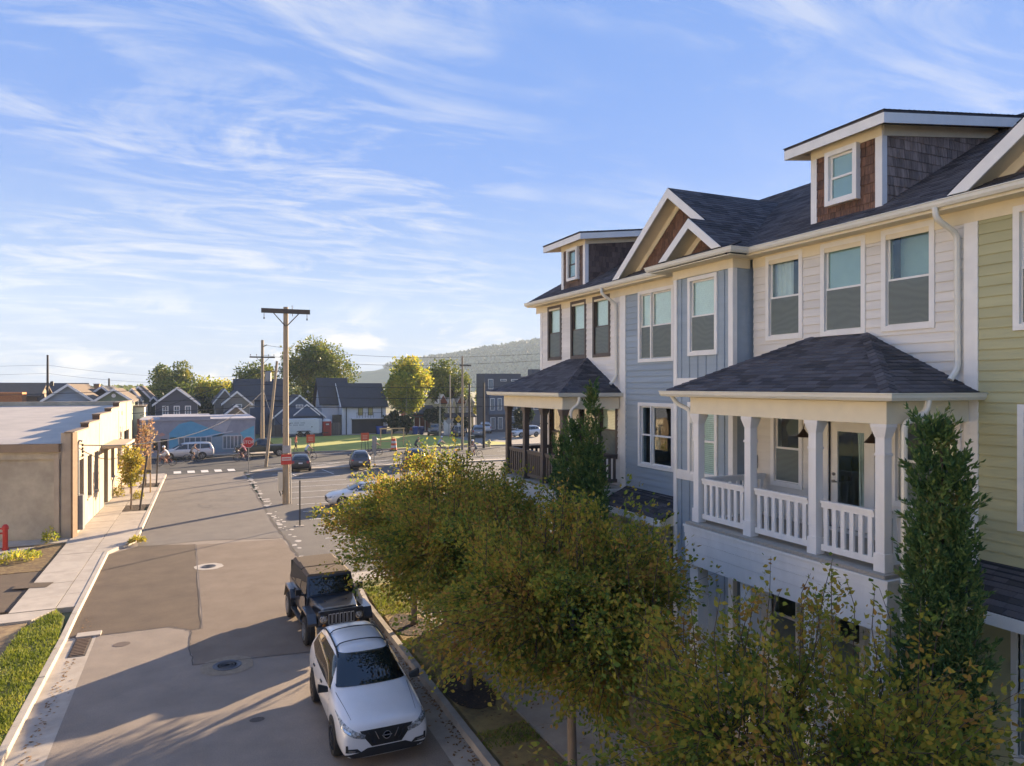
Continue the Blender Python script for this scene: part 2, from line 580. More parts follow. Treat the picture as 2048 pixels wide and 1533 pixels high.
def wl_(pts, amp=.03, n=8):
    o = []
    for a, b in zip(pts[:-1], pts[1:]):
        for k in range(n):
            p = Vector(a).lerp(Vector(b), k / n); o.append((p.x + random.uniform(-amp, amp), p.y + random.uniform(-amp, amp)))
    return o + [pts[-1]]
seam_line(wl_([(-3.1, 23.0), (-.78, 23.05), (-.18, 22.46), (.12, 22.5)]), .035, .009)
seam_line(wl_([(.1, 22.5), (.02, 27.3), (-.07, 34.5)]), .022, .009)
seam_line(wl_([(-.18, 22.4), (-.2, 21.1), (-.09, 19.62), (4.2, 19.2)]), .03, .009)
seam_line(wl_([(-2.4, 34.9), (.4, 35.2), (3.5, 34.3)], .08), .03, .009)
rc = random.Random(12)
for k in range(26):
    x, y = rc.uniform(-2.0, 3.2), rc.uniform(35.5, 60)
    a = rc.uniform(0, 6.28)
    pts = [(x, y)]
    for q in range(rc.randint(4, 9)):
        a += rc.uniform(-.7, .7)
        x += .35 * math.cos(a); y += .45 * math.sin(a)
        if not (-2.1 < x < 3.3): break
        pts.append((x, y))
    if len(pts) > 2: seam_line(pts, .012, .0065 + k * .00002)
structure('tar_seam', seam, TAR)
# gutter pans and kerbs
sheet('gutter_pan', [(-3.32, -6), (-2.6, -6), (-2.6, 23.6), (-3.32, 23.6)], .002, CONC_D)
sheet('gutter_pan', [(4.35, -6), (4.86, -6), (4.86, 24.4), (4.35, 24.4)], .002, CONC_D)
def kerb(name, path, w, h, seg, m=CONC, side=1):
    root = None
    P = [Vector(p) for p in path]
    pieces = []
    for a, b in zip(P[:-1], P[1:]):
        n = max(1, round((b - a).length / seg))
        for i in range(n):
            pieces.append((a.lerp(b, i / n), a.lerp(b, (i + 1) / n)))
    for a, b in pieces:
        d = (b - a).normalized(); nn = Vector((d.y, -d.x)) * side
        a2, b2 = a + d * .008, b - d * .008
        q = [a2, b2, b2 + nn * w, a2 + nn * w]
        tz = h + random.uniform(-.006, .006)
        q2 = [a2 - nn * 0 + nn * .0, b2, b2 + nn * (w - .025), a2 + nn * (w - .025)]
        mb = MB().hexa([(p.x, p.y, -.05) for p in q], [(p.x, p.y, tz) for p in q2])
        if root is None:
            root = mb.build(name, m, None, kind='structure')
        else:
            mb.build('kerb_stone', m, root)
    return root
kerb('kerb', [(-3.46, -4), (-3.46, 22.6), (-3.5, 25.1), (-3.56, 34.0), (-2.65, 36.2), (-2.38, 62)], .17, .13, 2.6)
kerb('kerb', [(5.03, -4), (5.03, 22.6), (5.15, 24.2)], .17, .14, 2.6, CONC_D, side=-1)
# left pavement of concrete slabs
root = None
def slab(root, x0, x1, x2, x3, y0, y1, z=.12, m=CONC, name='sidewalk'):
    g = .012
    b = [(x0 + g, y0 + g), (x1 - g, y0 + g), (x3 - g, y1 - g), (x2 + g, y1 - g)]
    dz = random.uniform(-.004, .004)
    mb = MB().prism([(x, y, -.05) for x, y in b], (0, 0, .05 + z + dz))
    if root is None:
        return mb.build(name, m, None, kind='structure')
    mb.build('slab', m, root)
    return root
def wallx(y): return -5.19 + (y - 37.83) * (.69 / 23.17)
def kerbx(y): return -3.5 - .06 * (y - 25) / 9 if y < 34 else (-3.56 + .91 * (y - 34) / 2.2 if y < 36.2 else -2.65 + .27 * (y - 36.2) / 25.8)
ys = [25.95, 27.6, 29.3, 31.0, 32.6, 34.1, 36.2, 38.0, 39.8, 41.6, 43.4, 44.3, 46.6, 48.4, 50.2, 52.0, 53.8, 54.3, 56.6, 58.6, 60.6, 62.4]
for y0, y1 in zip(ys[:-1], ys[1:]):
    lx0, lx1 = (-5.28, -5.28) if y0 < 36.5 else (wallx(y0) + .01, wallx(y1) + .01)
    j0, j1 = -4.05 + .012 * (y0 - 26), -4.05 + .012 * (y1 - 26)
    root = slab(root, lx0, j0, lx1, j1, y0, y1)
    if (y0, y1) in ((44.3, 46.6), (54.3, 56.6)):
        continue
    root = slab(root, j0, kerbx(y0) + .0, j1, kerbx(y1) + .0, y0, y1)
sheet('concrete_walk', [(-12, 24.9), (-4.5, 25.0), (-4.02, 25.9), (-5.25, 25.93), (-12, 25.9)], .11, CONC, t=.15)
sheet('concrete_walk', [(-14, 36.6), (-5.3, 36.9), (-5.22, 37.8), (-14, 39)], .10, CONC, t=.14)
sheet('soil', [(-14, -6), (-4.6, -6), (-4.6, 24.9), (-14, 24.9)], .06, DIRT, t=.1)
sheet('driveway', [(-14, 26.1), (-5.32, 26.35), (-5.32, 31.6), (-14, 31.3)], .07, ASPH_D, t=.1)
sheet('planting_bed', [(-14, 31.35), (-5.32, 31.65), (-5.3, 36.85), (-14, 36.5)], .08, mat('weedy_soil', L('#5e4a33'), .95, .4, 6, bump=.8, bscale=40, col2=L('#837046')), t=.1)
sheet('concrete_apron', [(-14, 33.6), (-7.0, 34.3), (-6.4, 36.4), (-14, 36.45)], .095, CONC_D)
sheet('trench_patch', [(-5.8, 29.0), (-4.75, 28.8), (-4.62, 29.42), (-5.68, 29.75)], .128, ASPH_D)
for y in (44.3, 54.3):
    sheet('tree_pit', [(-4.0 + (y > 50) * .2, y + .05), (-2.75, y + .05), (-2.72, y + 2.2), (-3.95 + (y > 50) * .2, y + 2.2)], .1, MULCH, 'square mulched tree pit in the left pavement, ' + ('nearer of the two' if y < 50 else 'farther of the two'))
# verge on the left: soil plus grass blades
sheet('verge', [(-4.62, -6), (-3.47, -6), (-3.45, 22.9), (-3.66, 25.0), (-4.02, 25.85), (-4.62, 24.0)], .11, TURF_N, t=.14)
GRASS = leafmat('grass_blades', [L('#4d5a1d'), L('#6b7a2a'), L('#8c9238'), L('#a0954a')], .4, .6, 1.2)
def grass(name, poly, n, z, h, label, seed=1):
    rng = np.random.default_rng(seed)
    xs, ys_ = [p[0] for p in poly], [p[1] for p in poly]
    pts = []
    P = np.array(poly)
    while len(pts) < n:
        q = rng.uniform((min(xs), min(ys_)), (max(xs), max(ys_)), (n * 2, 2))
        ins = np.zeros(len(q), bool)
        j = len(P) - 1
        for i in range(len(P)):
            c = ((P[i, 1] > q[:, 1]) != (P[j, 1] > q[:, 1])) & (q[:, 0] < (P[j, 0] - P[i, 0]) * (q[:, 1] - P[i, 1]) / (P[j, 1] - P[i, 1] + 1e-9) + P[i, 0])
            ins ^= c
            j = i
        q = q[ins]
        dens = .5 + .5 * np.sin(q[:, 0] * 3.1 + 1.3 * np.sin(q[:, 1] * 2.3)) * np.sin(q[:, 1] * 1.9)
        q = q[rng.random(len(q)) < .35 + .65 * dens]
        pts += list(q)
    q = np.array(pts[:n])
    a = rng.uniform(0, 6.28, n)
    hh = h * rng.uniform(.5, 1.4, n)
    w = .012 * (h / .06)
    lean = rng.normal(0, .5, (n, 2)) * hh[:, None]
    v = np.zeros((n, 3, 3))
    v[:, 0] = np.c_[q[:, 0] - np.cos(a) * w, q[:, 1] - np.sin(a) * w, np.full(n, z)]
    v[:, 1] = np.c_[q[:, 0] + np.cos(a) * w, q[:, 1] + np.sin(a) * w, np.full(n, z)]
    v[:, 2] = np.c_[q[:, 0] + lean[:, 0], q[:, 1] + lean[:, 1], z + hh]
    o = npmesh(name, v.reshape(-1, 3), np.arange(3 * n).reshape(-1, 3), GRASS, kind='stuff')
    tag(o, label, 'grass')
    return o
grass('grass', [(-4.58, 8), (-3.48, 8), (-3.48, 22.8), (-3.7, 25), (-4.02, 25.8), (-4.58, 24)], 15000, .1, .085, 'green grass strip beside the left kerb', 3)
# right side: verge, mulch rings, slab pavement
sheet('verge', [(5.04, -4), (6.2, -4), (6.2, 24.8), (5.16, 24.2)], .12, TURF_R, t=.15)
grass('grass', [(5.05, 12.5), (6.18, 12.5), (6.18, 13.3), (5.05, 13.2)], 900, .11, .06, 'dry grass strip between the right kerb and pavement', 4)
grass('grass', [(5.06, 16.1), (6.18, 16.1), (6.18, 18.9), (5.06, 18.9)], 1800, .11, .05, 'grass strip beside the white car', 5)
grass('grass', [(5.06, 21.1), (7.6, 21.1), (7.4, 24.9), (5.2, 24.2)], 7000, .11, .07, 'sunlit yellow grass corner behind the cars', 6)
sheet('verge', [(6.2, 21.0), (9.3, 21.0), (9.3, 26.0), (5.3, 25.2), (5.2, 24.4)], .115, TURF_N, t=.14)
MUL = MULCH
for yy in (20.0, 15.1, 10.5, 5.8):
    pts = []
    for k in range(18):
        a = 2 * math.pi * k / 18
        pts.append((5.62 + .56 * math.cos(a) * random.uniform(.93, 1.0), yy + 1.0 * math.sin(a) * random.uniform(.9, 1.1)))
    sheet('mulch_bed', pts, .135, MULCH, 'dark bark mulch bed around street tree trunk, ' + {20.0: 'farthest along', 15.1: 'beside the white car front', 10.5: 'beside the second trunk', 5.8: 'under the closest crown'}[yy])
root = None
y = -2.0
while y < 22.4:
    root = slab(root, 6.22, 7.86, 6.22, 7.86, y, y + 1.5, .13, CONC_D)
    y += 1.5
sheet('concrete_walk', [(5.4, 25.0), (9.3, 26.0), (9.3, 26.9), (4.6, 26.4), (4.5, 25.4)], .1, CONC, t=.13)
sheet('front_yard', [(7.9, -4), (12.3, -4), (12.3, 25), (9.31, 25), (9.31, 20.98), (7.9, 20.98)], .12, TURF_R, t=.16)
# parking lot and broken painted edge
sheet('parking_lot', [(3.93, 27.05), (4.6, 26.42), (9.3, 26.92), (60, 30), (60, 61.2), (3.75, 61.2), (3.58, 40)], .001, ASPH_LOT)
pk = MB()
for k in range(13):
    yy = 28.3 + 2.55 * k
    if yy < 59.5:
        pk.box(5.4, yy, .0, 10.2, yy + .09, .008)
for k in range(9):
    xx = 7.0 + 2.9 * k
    a = Vector((xx, 57.5)); b = Vector((xx - .4, 61.8))
    pk.poly([(a.x, a.y, .008), (a.x + .1, a.y, .008), (b.x + .1, b.y, .008), (b.x, b.y, .008)], [(0, 1, 2, 3)])
structure('parking_lines', pk, PAINT_W)
chip = MB()
rr = random.Random(5)
for k in range(75):
    yy = rr.uniform(29, 61)
    xx = 3.86 - .012 * (yy - 29) + rr.gauss(.12, .16)
    s_ = rr.uniform(.06, .26)
    n = rr.randint(4, 6)
    chip.poly([(xx + s_ * math.cos(6.28 * i / n + yy) * rr.uniform(.5, 1), yy + s_ * 1.5 * math.sin(6.28 * i / n + yy) * rr.uniform(.5, 1), .009 + k * .00003) for i in range(n)], [tuple(range(n))])
structure('flaked_paint', chip, mat('flaked_white_paint', L('#a8a29a'), .85, .3, 30))
seam2 = MB()
seam = seam2
seam_line(wl_([(3.9, 27.2), (3.78, 31), (3.55, 40), (3.45, 61)], .06, 14), .12, .007)
structure('tar_seam', seam2, TAR)
# cross street
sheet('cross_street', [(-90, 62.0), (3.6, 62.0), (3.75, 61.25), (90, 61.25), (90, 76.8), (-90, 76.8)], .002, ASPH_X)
xm = MB()
for k in range(5):
    x = -1.75 + 1.02 * k
    xm.poly([(x, 62.9, .012), (x + .55, 62.9, .012), (x + .5, 64.6, .012), (x - .05, 64.6, .012)], [(0, 1, 2, 3)])
structure('crosswalk', xm, PAINT_W)
lm = MB()
lm.box(7.5, 75.0, .003, 90, 75.14, .011)
lm.box(5.6, 66.2, .003, 90, 66.34, .011)
lm.box(6.0, 64.2, .003, 90, 64.32, .011)
for k in range(12):
    lm.box(14.5 + 7.5 * k, 70.4, .003, 16.6 + 7.5 * k, 70.55, .011)
for x in (9.5, 14, 21):
    lm.poly([(x, 64.4, .012), (x + .25, 64.4, .012), (x + 2.6, 66.1, .012), (x + 2.35, 66.1, .012)], [(0, 1, 2, 3)])
structure('lane_markings', lm, PAINT_W)
kerb('kerb', [(3.75, 61.1), (4.6, 62.3), (6.4, 62.9), (60, 62.9)], .25, .12, 4.5, CONC, side=1)
sheet('traffic_island', [(3.9, 61.0), (4.7, 62.1), (6.4, 62.6), (60, 62.6), (60, 61.3), (6.5, 61.3)], .1, CONC_D, t=.12)
kerb('kerb', [(-60, 76.8), (60, 76.8)], .25, .12, 12, CONC_D, side=-1)
sheet('sidewalk_far', [(-60, 77.06), (8.3, 77.06), (8.3, 79.2), (-60, 79.2)], .11, CONC_D, t=.14)
sheet('lawn', [(8.3, 77.06), (26, 77.06), (31, 80), (31.5, 92), (27, 101), (8.3, 99)], .12, TURF, t=.15)
sheet('lawn', [(31.5, 77.06), (34, 77.06), (34.5, 80), (33, 83.5), (31.6, 80)], .12, TURF, t=.15)
sheet('side_lane', [(8.3, 99.05), (27, 101.05), (31.6, 92), (31.1, 80), (26, 77), (60, 77), (60, 180), (33, 180), (30, 108), (8.3, 104)], .02, mat('grey_lane', L('#77736e'), .9, .15, .8, bump=.2, bscale=60))
# covers in the road
def cover(x, y, r0, r1, lab):
    t = thing('manhole_cover', lab, 'manhole cover', (x, y, 0))
    pts = [(x + r0 * 1.0 * math.cos(a) * random.uniform(.93, 1.04), y + r0 * math.sin(a) * random.uniform(.93, 1.04), .0075) for a in [2 * math.pi * k / 26 for k in range(26)]]
    MB().poly(pts, [tuple(range(26))]).build('collar', mat('tan_collar', L('#7f7362'), .9, .2, 4, fine=(40, .2)) if r0 > .6 else CONC, t)
    MB().lathe([(r1, .008), (r1, .022), (r1 * .93, .022), (r1 * .93, .014), (.01, .014)], (x, y, 0), 28).build('lid', mat('cast_iron', L('#5a5d63'), .55, .25, 20, metal=.5, bump=.4, bscale=70), t)
    rb = MB()
    for k in range(3):
        q = r1 * (.75 - .22 * k)
        rb.lathe([(q, .0145), (q, .021), (q - .025, .021), (q - .025, .0145)], (x, y, 0), 24)
    rb.build('ring', MATS['cast_iron'], t)
cover(.4, 30.08, .54, .26, 'iron manhole cover in a pale concrete ring, farther of the two')
cover(.68, 19.25, .66, .34, 'iron manhole cover in a wide worn collar near the white car')
t = thing('storm_drain', 'slotted iron drain grate in the left gutter', 'drain', (-2.95, 22.2, 0))
MB().box(-3.09, 21.45, .0, -2.68, 22.95, .012).build('frame', TAR, t)
for k in range(11):
    MB().box(-3.05, 21.55 + .125 * k, .013, -2.73, 21.62 + .125 * k, .028).build('bar', mat('rusty_iron', L('#5b4a3c'), .8, .3, 20), t)
MB().box(-3.1, 22.98, .0, -2.5, 23.35, .05).build('lip', CONC, t)
sheet('oil_stain', [(1.15 + .16 * math.cos(a), 15.87 + .12 * math.sin(a)) for a in [k * .7 for k in range(9)]], .006, TAR)
sheet('oil_stain', [(-1.89 + .22 * math.cos(a), 22 + .2 * math.sin(a)) for a in [k * .7 for k in range(9)]], .006, mat('old_stain', L('#5d5149'), .8, .2, 9))

# fallen leaves along the right kerb, the mulch and the left gutter
rl_ = np.random.default_rng(31)
qv, qf = [], []
for k in range(1500):
    t_ = rl_.random()
    if t_ < .45: x, y, z = 4.86 - abs(rl_.normal(0, .16)), rl_.uniform(8, 24), .008
    elif t_ < .75: x, y, z = rl_.uniform(5.05, 6.2), rl_.uniform(8, 22), .15
    elif t_ < .9: x, y, z = -3.08 + abs(rl_.normal(0, .14)), rl_.uniform(10, 25), .008
    else: x, y, z = rl_.uniform(6.3, 7.8), rl_.uniform(8, 22), .142
    a = rl_.uniform(0, 6.28); s_ = rl_.uniform(.025, .05)
    b = len(qv)
    for i in range(4): qv.append((x + s_ * (1 if i % 2 else .6) * math.cos(a + i * 1.57), y + s_ * (1 if i % 2 else .6) * math.sin(a + i * 1.57), z + (.012 if i == 1 else 0) + k * .000002))
    qf.append((b, b + 1, b + 2, b + 3))
o_ = npmesh('leaf_litter', np.array(qv), np.array(qf), mat('dry_leaf', L('#7a5a34'), .8, .3, 30, island=.4), kind='stuff')
o_['label'] = 'dry fallen leaves scattered along the kerbs and pavement'
# ------------------------------------------------------------------ townhouses on the right
XW = 12.2
def band_boxes(mb, X0, X1, y0, y1, z0, z1, ops):
    zs = sorted({z0, z1, *[z for o in ops for z in o[2:4] if z0 < z < z1]})
    for a, b in zip(zs[:-1], zs[1:]):
        iv = [(y0, y1)]
        for o in ops:
            if o[2] < (a + b) / 2 < o[3]:
                iv = [p for i in iv for p in ((i[0], min(i[1], o[0])), (max(i[0], o[1]), i[1])) if p[1] - p[0] > .005]
        for p in iv:
            mb.box(X0, p[0], a, X1, p[1], b)
def siding_wall(house, X, y0, y1, z0, z1, ops, m, e=.178, core=True, jitter=True):
    mb = MB()
    band_boxes(mb, X, X + .2, y0, y1, z0, z1, ops)
    w = mb.build('wall', m, house)
    k = 0
    z = z0
    rr = random.Random(int(y0 * 100 + z0 * 10))
    while z < z1 - .04:
        zt = min(z + e, z1)
        iv = [(y0, y1)]
        for o in ops:
            if min(zt, o[3]) - max(z, o[2]) > .25 * e:
                iv = [p for i in iv for p in ((i[0], min(i[1], o[0])), (max(i[0], o[1]), i[1])) if p[1] - p[0] > .03]
        for a, b in iv:
            cuts = [a]
            if b - a > 3.2:
                cuts.append(a + rr.uniform(.3, .7) * (b - a))
            cuts.append(b)
            for c, d in zip(cuts[:-1], cuts[1:]):
                c2 = c + .002 if c > a else c
                MB().hexa([(X - .027, c2, z + .004), (X - .001, c2, z + .004), (X - .001, d, z + .004), (X - .027, d, z + .004)],
                          [(X - .005, c2, zt + .004), (X - .001, c2, zt + .004), (X - .001, d, zt + .004), (X - .005, d, zt + .004)]).build('board', m, w)
        z = zt
    return w
def window(house, X, y0, y1, z0, z1, trim, muls=(), tw=.1, blind=1.0, curtain=False, screen=True, split=.5, glass=None, sash=None, room=True):
    """hung window: trim, sashes, panes, blind; trim outer size given"""
    sash = sash or WHITE
    g = glass or GLASS
    mb = MB()
    mb.box(X - .045, y0, z0, X + .12, y0 + tw, z1)
    mb.box(X - .045, y1 - tw, z0, X + .12, y1, z1)
    mb.box(X - .045, y0 + tw, z1 - tw, X + .12, y1 - tw, z1)
    mb.box(X - .06, y0 - .0, z0, X + .12, y1 + .0, z0 + tw) if False else mb.box(X - .05, y0 + tw, z0, X + .12, y1 - tw, z0 + tw)
    w = mb.build('window', trim, house)
    a, b, c, d = y0 + tw, y1 - tw, z0 + tw, z1 - tw
    zm = c + (d - c) * split
    edges = [a, *muls, b]
    for i in range(1, len(edges) - 1):
        MB().box(X - .03, edges[i] - .03, c, X + .1, edges[i] + .03, d).build('mullion', sash, w)
    for i in range(len(edges) - 1):
        p = edges[i] + (.03 if i else 0); q = edges[i + 1] - (.03 if i < len(edges) - 2 else 0)
        f = .045
        fr = MB()
        for (u0, u1, v0, v1, dx) in ((p, q, c, zm + .02, .02), (p, q, zm - .02, d, .035)):
            fr.box(X + dx, u0, v0, X + dx + .035, u0 + f, v1)
            fr.box(X + dx, u1 - f, v0, X + dx + .035, u1, v1)
            fr.box(X + dx, u0 + f, v0, X + dx + .035, u1 - f, v0 + f)
            fr.box(X + dx, u0 + f, v1 - f, X + dx + .035, u1 - f, v1)
        fr.build('sash', sash, w)
        MB().box(X + .036, p + f, c + f, X + .04, q - f, zm - .02).build('pane', g, w)
        MB().box(X + .05, p + f, zm + .02, X + .054, q - f, d - f).build('pane', g, w)
        if screen:
            MB().box(X + .004, p + .03, c + .03, X + .007, q - .03, zm - .02).build('screen', MATS['screen_mesh'], w)
        if blind > 0:
            bl = MB()
            zz = d
            zb = d - (d - c) * blind
            while zz > zb:
                bl.poly([(X + .082, p, zz), (X + .082, q, zz), (X + .095, q, zz - .047), (X + .095, p, zz - .047)], [(0, 1, 2, 3)])
                zz -= .05
            bl.build('blind', BLIND, w)
        if curtain:
            cm = MB()
            n = 14
            pts = []
            for k in range(n + 1):
                yy = q - (q - p) * .55 * k / n
                pts.append((X + .2 + .03 * math.sin(k * 1.9), yy))
            for (xa, ya), (xb, yb) in zip(pts[:-1], pts[1:]):
                cm.poly([(xa, ya, c), (xb, yb, c), (xb, yb, d), (xa, ya, d)], [(0, 1, 2, 3)])
            cm.build('curtain', CURTAIN, w)
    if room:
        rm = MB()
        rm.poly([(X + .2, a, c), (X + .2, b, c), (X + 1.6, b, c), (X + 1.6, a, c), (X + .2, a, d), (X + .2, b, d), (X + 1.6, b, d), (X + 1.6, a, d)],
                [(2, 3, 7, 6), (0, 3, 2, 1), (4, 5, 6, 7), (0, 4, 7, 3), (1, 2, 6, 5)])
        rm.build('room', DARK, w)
    return w
sm = bpy.data.materials.new('screen_mesh'); sm.use_nodes = True
_n, _l = sm.node_tree.nodes, sm.node_tree.links
_b = _n['Principled BSDF']; _b.inputs['Roughness'].default_value = .5
_b.inputs['Alpha'].default_value = .6
_tc = _n.new('ShaderNodeTexCoord'); _w = _n.new('ShaderNodeTexWave'); _w.wave_type = 'RINGS'; _w.rings_direction = 'X'
_w.inputs['Scale'].default_value = 2.1; _w.inputs['Distortion'].default_value = 11; _w.inputs['Detail'].default_value = 1.5; _w.inputs['Detail Scale'].default_value = .8
_l.new(_tc.outputs['Object'], _w.inputs['Vector'])
_r = _n.new('ShaderNodeValToRGB'); _r.color_ramp.elements[0].color = (.20, .232, .208, 1); _r.color_ramp.elements[1].color = (.225, .262, .235, 1)
_l.new(_w.outputs[0], _r.inputs[0]); _l.new(_r.outputs[0], _b.inputs['Base Color'])
MATS['screen_mesh'] = sm

def shingles(name, poly, eave, up, m, parent, expo=.14, wmin=.22, wmax=.38, th=.010, mode='stuff', lift=.004, seed=0, inplane=None, maxparts=290):
    """courses of tabs over a convex 3-D polygon; eave = unit vector along the courses, up = unit vector up the slope"""
    rr = random.Random(seed + len(poly))
    e, u = Vector(eave).normalized(), Vector(up).normalized()
    nrm = e.cross(u).normalized()
    P = [Vector(p) for p in poly]
    if inplane is not None and nrm.dot(Vector(inplane)) < 0:
        nrm = -nrm
    o = P[0]
    q = [((p - o).dot(e), (p - o).dot(u)) for p in P]
    tmin, tmax = min(t for _, t in q), max(t for _, t in q)
    def ext(t):
        xs = []
        for i in range(len(q)):
            (a0, t0), (a1, t1) = q[i], q[(i + 1) % len(q)]
            if abs(t1 - t0) < 1e-9:
                if abs(t - t0) < 1e-6: xs += [a0, a1]
                continue
            f = (t - t0) / (t1 - t0)
            if -1e-9 <= f <= 1 + 1e-9:
                xs.append(a0 + f * (a1 - a0))
        return (min(xs), max(xs)) if xs else None
    mb = MB()
    out = []
    t = tmin
    cnt = 0
    while t < tmax - 1e-4:
        t1 = min(t + expo, tmax)
        E0, E1 = ext(t + 1e-6), ext(t1 - 1e-6)
        if E0 and E1:
            lo, hi = min(E0[0], E1[0]), max(E0[1], E1[1])
            xs = [lo]
            x = lo + rr.uniform(.3, 1) * wmax
            while x < hi - wmin * .4:
                xs.append(x)
                x += rr.uniform(wmin, wmax)
            xs.append(hi)
            for a, b in zip(xs[:-1], xs[1:]):
                g = .004 if mode == 'parts' else .003
                a0, a1 = max(a, E0[0]), max(a, E1[0])
                b0, b1 = min(b, E0[1]), min(b, E1[1])
                if b0 - a0 < .004: a0 = b0 = (min(max(a0, E0[0]), E0[1]))
                if b1 - a1 < .004: a1 = b1 = (min(max(a1, E1[0]), E1[1]))
                if b0 - a0 < .01 and b1 - a1 < .01:
                    continue
                dl = rr.uniform(-.006, .006) if mode == 'parts' else 0
                tl = t + dl
                h0 = th * rr.uniform(.75, 1.3)
                def W(aa, tt, hh): return o + e * aa + u * tt + nrm * hh
                pts = [W(a0 + g, tl, 0.001), W(b0 - g, tl, 0.001), W(b1 - g, t1, 0.0005), W(a1 + g, t1, 0.0005),
                       W(a0 + g, tl, h0 + lift), W(b0 - g, tl, h0 + lift), W(b1 - g, t1 + .004, lift), W(a1 + g, t1 + .004, lift)]
                fs = [(4, 5, 6, 7), (0, 1, 5, 4), (1, 2, 6, 5), (3, 0, 4, 7)]
                if mode == 'parts' and cnt < maxparts:
                    MB().poly(pts, fs).build('shingle', m, parent)
                    cnt += 1
                else:
                    mb.poly(pts, fs)
        t = t1
    if mb.v:
        mb.build(name, m, parent, kind='stuff')
def roof_plane(house, poly, eave, up, th=.08, name='roof', seed=0, expo=.14, shing=True, m=None):
    P = [Vector(p) for p in poly]
    n = (P[1] - P[0]).cross(P[2] - P[0]).normalized()
    if n.z < 0: n = -n
    r = MB().prism([p - n * th for p in P], n * th).build(name, ROOF_BASE if shing else ROOF, house)
    if shing:
        shingles('shingles', poly, eave, up, m or ROOF, r, expo=expo, inplane=n, seed=seed)
    return r
SL = .55
def mz(x): return 10.27 + SL * (x - 11.75)
UPX = Vector((1, 0, SL)).normalized()
def main_roof(h, y0, y1, seed):
    roof_plane(h, [(11.75, y0, mz(11.75)), (11.75, y1, mz(11.75)), (17.2, y1, mz(17.2)), (17.2, y0, mz(17.2))], (0, 1, 0), UPX, seed=seed)
    MB().prism([(17.21, y0, mz(17.2)), (22.3, y0, mz(17.2) - SL * 5.09), (22.3, y0, mz(17.2) - SL * 5.09 - .1), (17.21, y0, mz(17.2) - .1)], (0, y1 - y0, 0)).build('rear_roof', ROOF, h)
def shell(h, y0, y1, m, zt=10.1, n_end=False):
    MB().box(21.6, y0 + .01, -.6, 21.8, y1 - .01, zt - .2).build('rear_wall', m, h)
    for yy in (y0 + .02, y1 - .17):
        MB().prism([(12.42, yy, -.6), (21.59, yy, -.6), (21.59, yy, 9.9), (17.2, yy, 12.9), (12.42, yy, 10.3)], (0, .15, 0)).build('side_wall', m, h)
    for z in (3.7, 7.1):
        MB().box(13.9, y0 + .18, z, 21.58, y1 - .18, z + .15).build('floor', DARK, h)
def gutter(h, path, z=10.13, lab=None, name='gutter'):
    prof = [(0, 0), (.09, .0), (.12, .05), (.125, .1), (.14, .11), (.14, .125), (.11, .125), (.105, .07), (.07, .02), (0, .02)]
    return MB().sweep(path, [(o_, z + q) for o_, q in prof]).build(name, GUTTER, h)
def eave(h, y0, y1, X=XW, zs=10.1, frieze=True, Xe=11.78):
    MB().box(Xe, y0, zs, X + .15, y1, zs + .025).build('soffit', UPLIT_TRIM, h)
    MB().box(Xe - .02, y0, zs - .02, Xe, y1, zs + .15).build('fascia', UPLIT_TRIM, h)
    if frieze:
        MB().box(X - .035, y0, zs - .24, X - .001, y1, zs - .001).build('frieze_board', UPLIT_TRIM, h)
def downspout(h, pts, m=None, name='downspout', r=.05):
    P = [Vector(p) for p in pts]
    o = []
    for i, p in enumerate(P):
        if 0 < i < len(P) - 1:
            a = min(.12, (P[i - 1] - p).length * .4); b = min(.12, (P[i + 1] - p).length * .4)
            q0, q1 = p + (P[i - 1] - p).normalized() * a, p + (P[i + 1] - p).normalized() * b
            for k in range(4):
                t_ = k / 3
                o.append(q0 * (1 - t_) ** 2 + p * 2 * t_ * (1 - t_) + q1 * t_ ** 2)
        else:
            o.append(p)
    return MB().tube(o, r, 8).build(name, m or GUTTER, h, smooth='auto')
def cutlow(pa, pb, w, zc):
    (ya, za), (yb, zb) = pa, pb
    f = min(1, max(0, (zc + w - za) / (zb - za)))
    return ya + (yb - ya) * f, za + (zb - za) * f - w
def rake(h, X, X2, pa, pb, w=.26, t=.04, soffit=True, name='rake_board', zc=10.3):
    """sloping white board at plane X from pa=(y,z) to pb=(y,z) top edge; soffit back to X2"""
    (ya, za), (yb, zb) = pa, pb
    FC = [(0, 1, 2, 3), (4, 7, 6, 5), (0, 4, 5, 1), (3, 2, 6, 7), (0, 3, 7, 4), (1, 5, 6, 2)]
    def quad(x0, x1, ta, ba, nm, m):
        """board between planes x0 and x1, from ta to ba below the top edge, foot cut level"""
        q = []
        for x in (x0, x1):
            y1, z1 = cutlow(pa, pb, ta, zc); y2, z2 = cutlow(pa, pb, ba, zc)
            q += [(x, y1, z1), (x, yb, zb - ta), (x, yb, zb - ba), (x, y2, z2)]
        MB().poly(q, FC).build(nm, m, h)
    quad(X, X + t, 0, w, name, WHITE)
    if soffit:
        quad(X + t + .001, X2, w - .07, w - .05, 'soffit', UPLIT_TRIM)
        quad(X2 - .03, X2 - .001, w - .049, w + .15, 'frieze_board', UPLIT_TRIM)
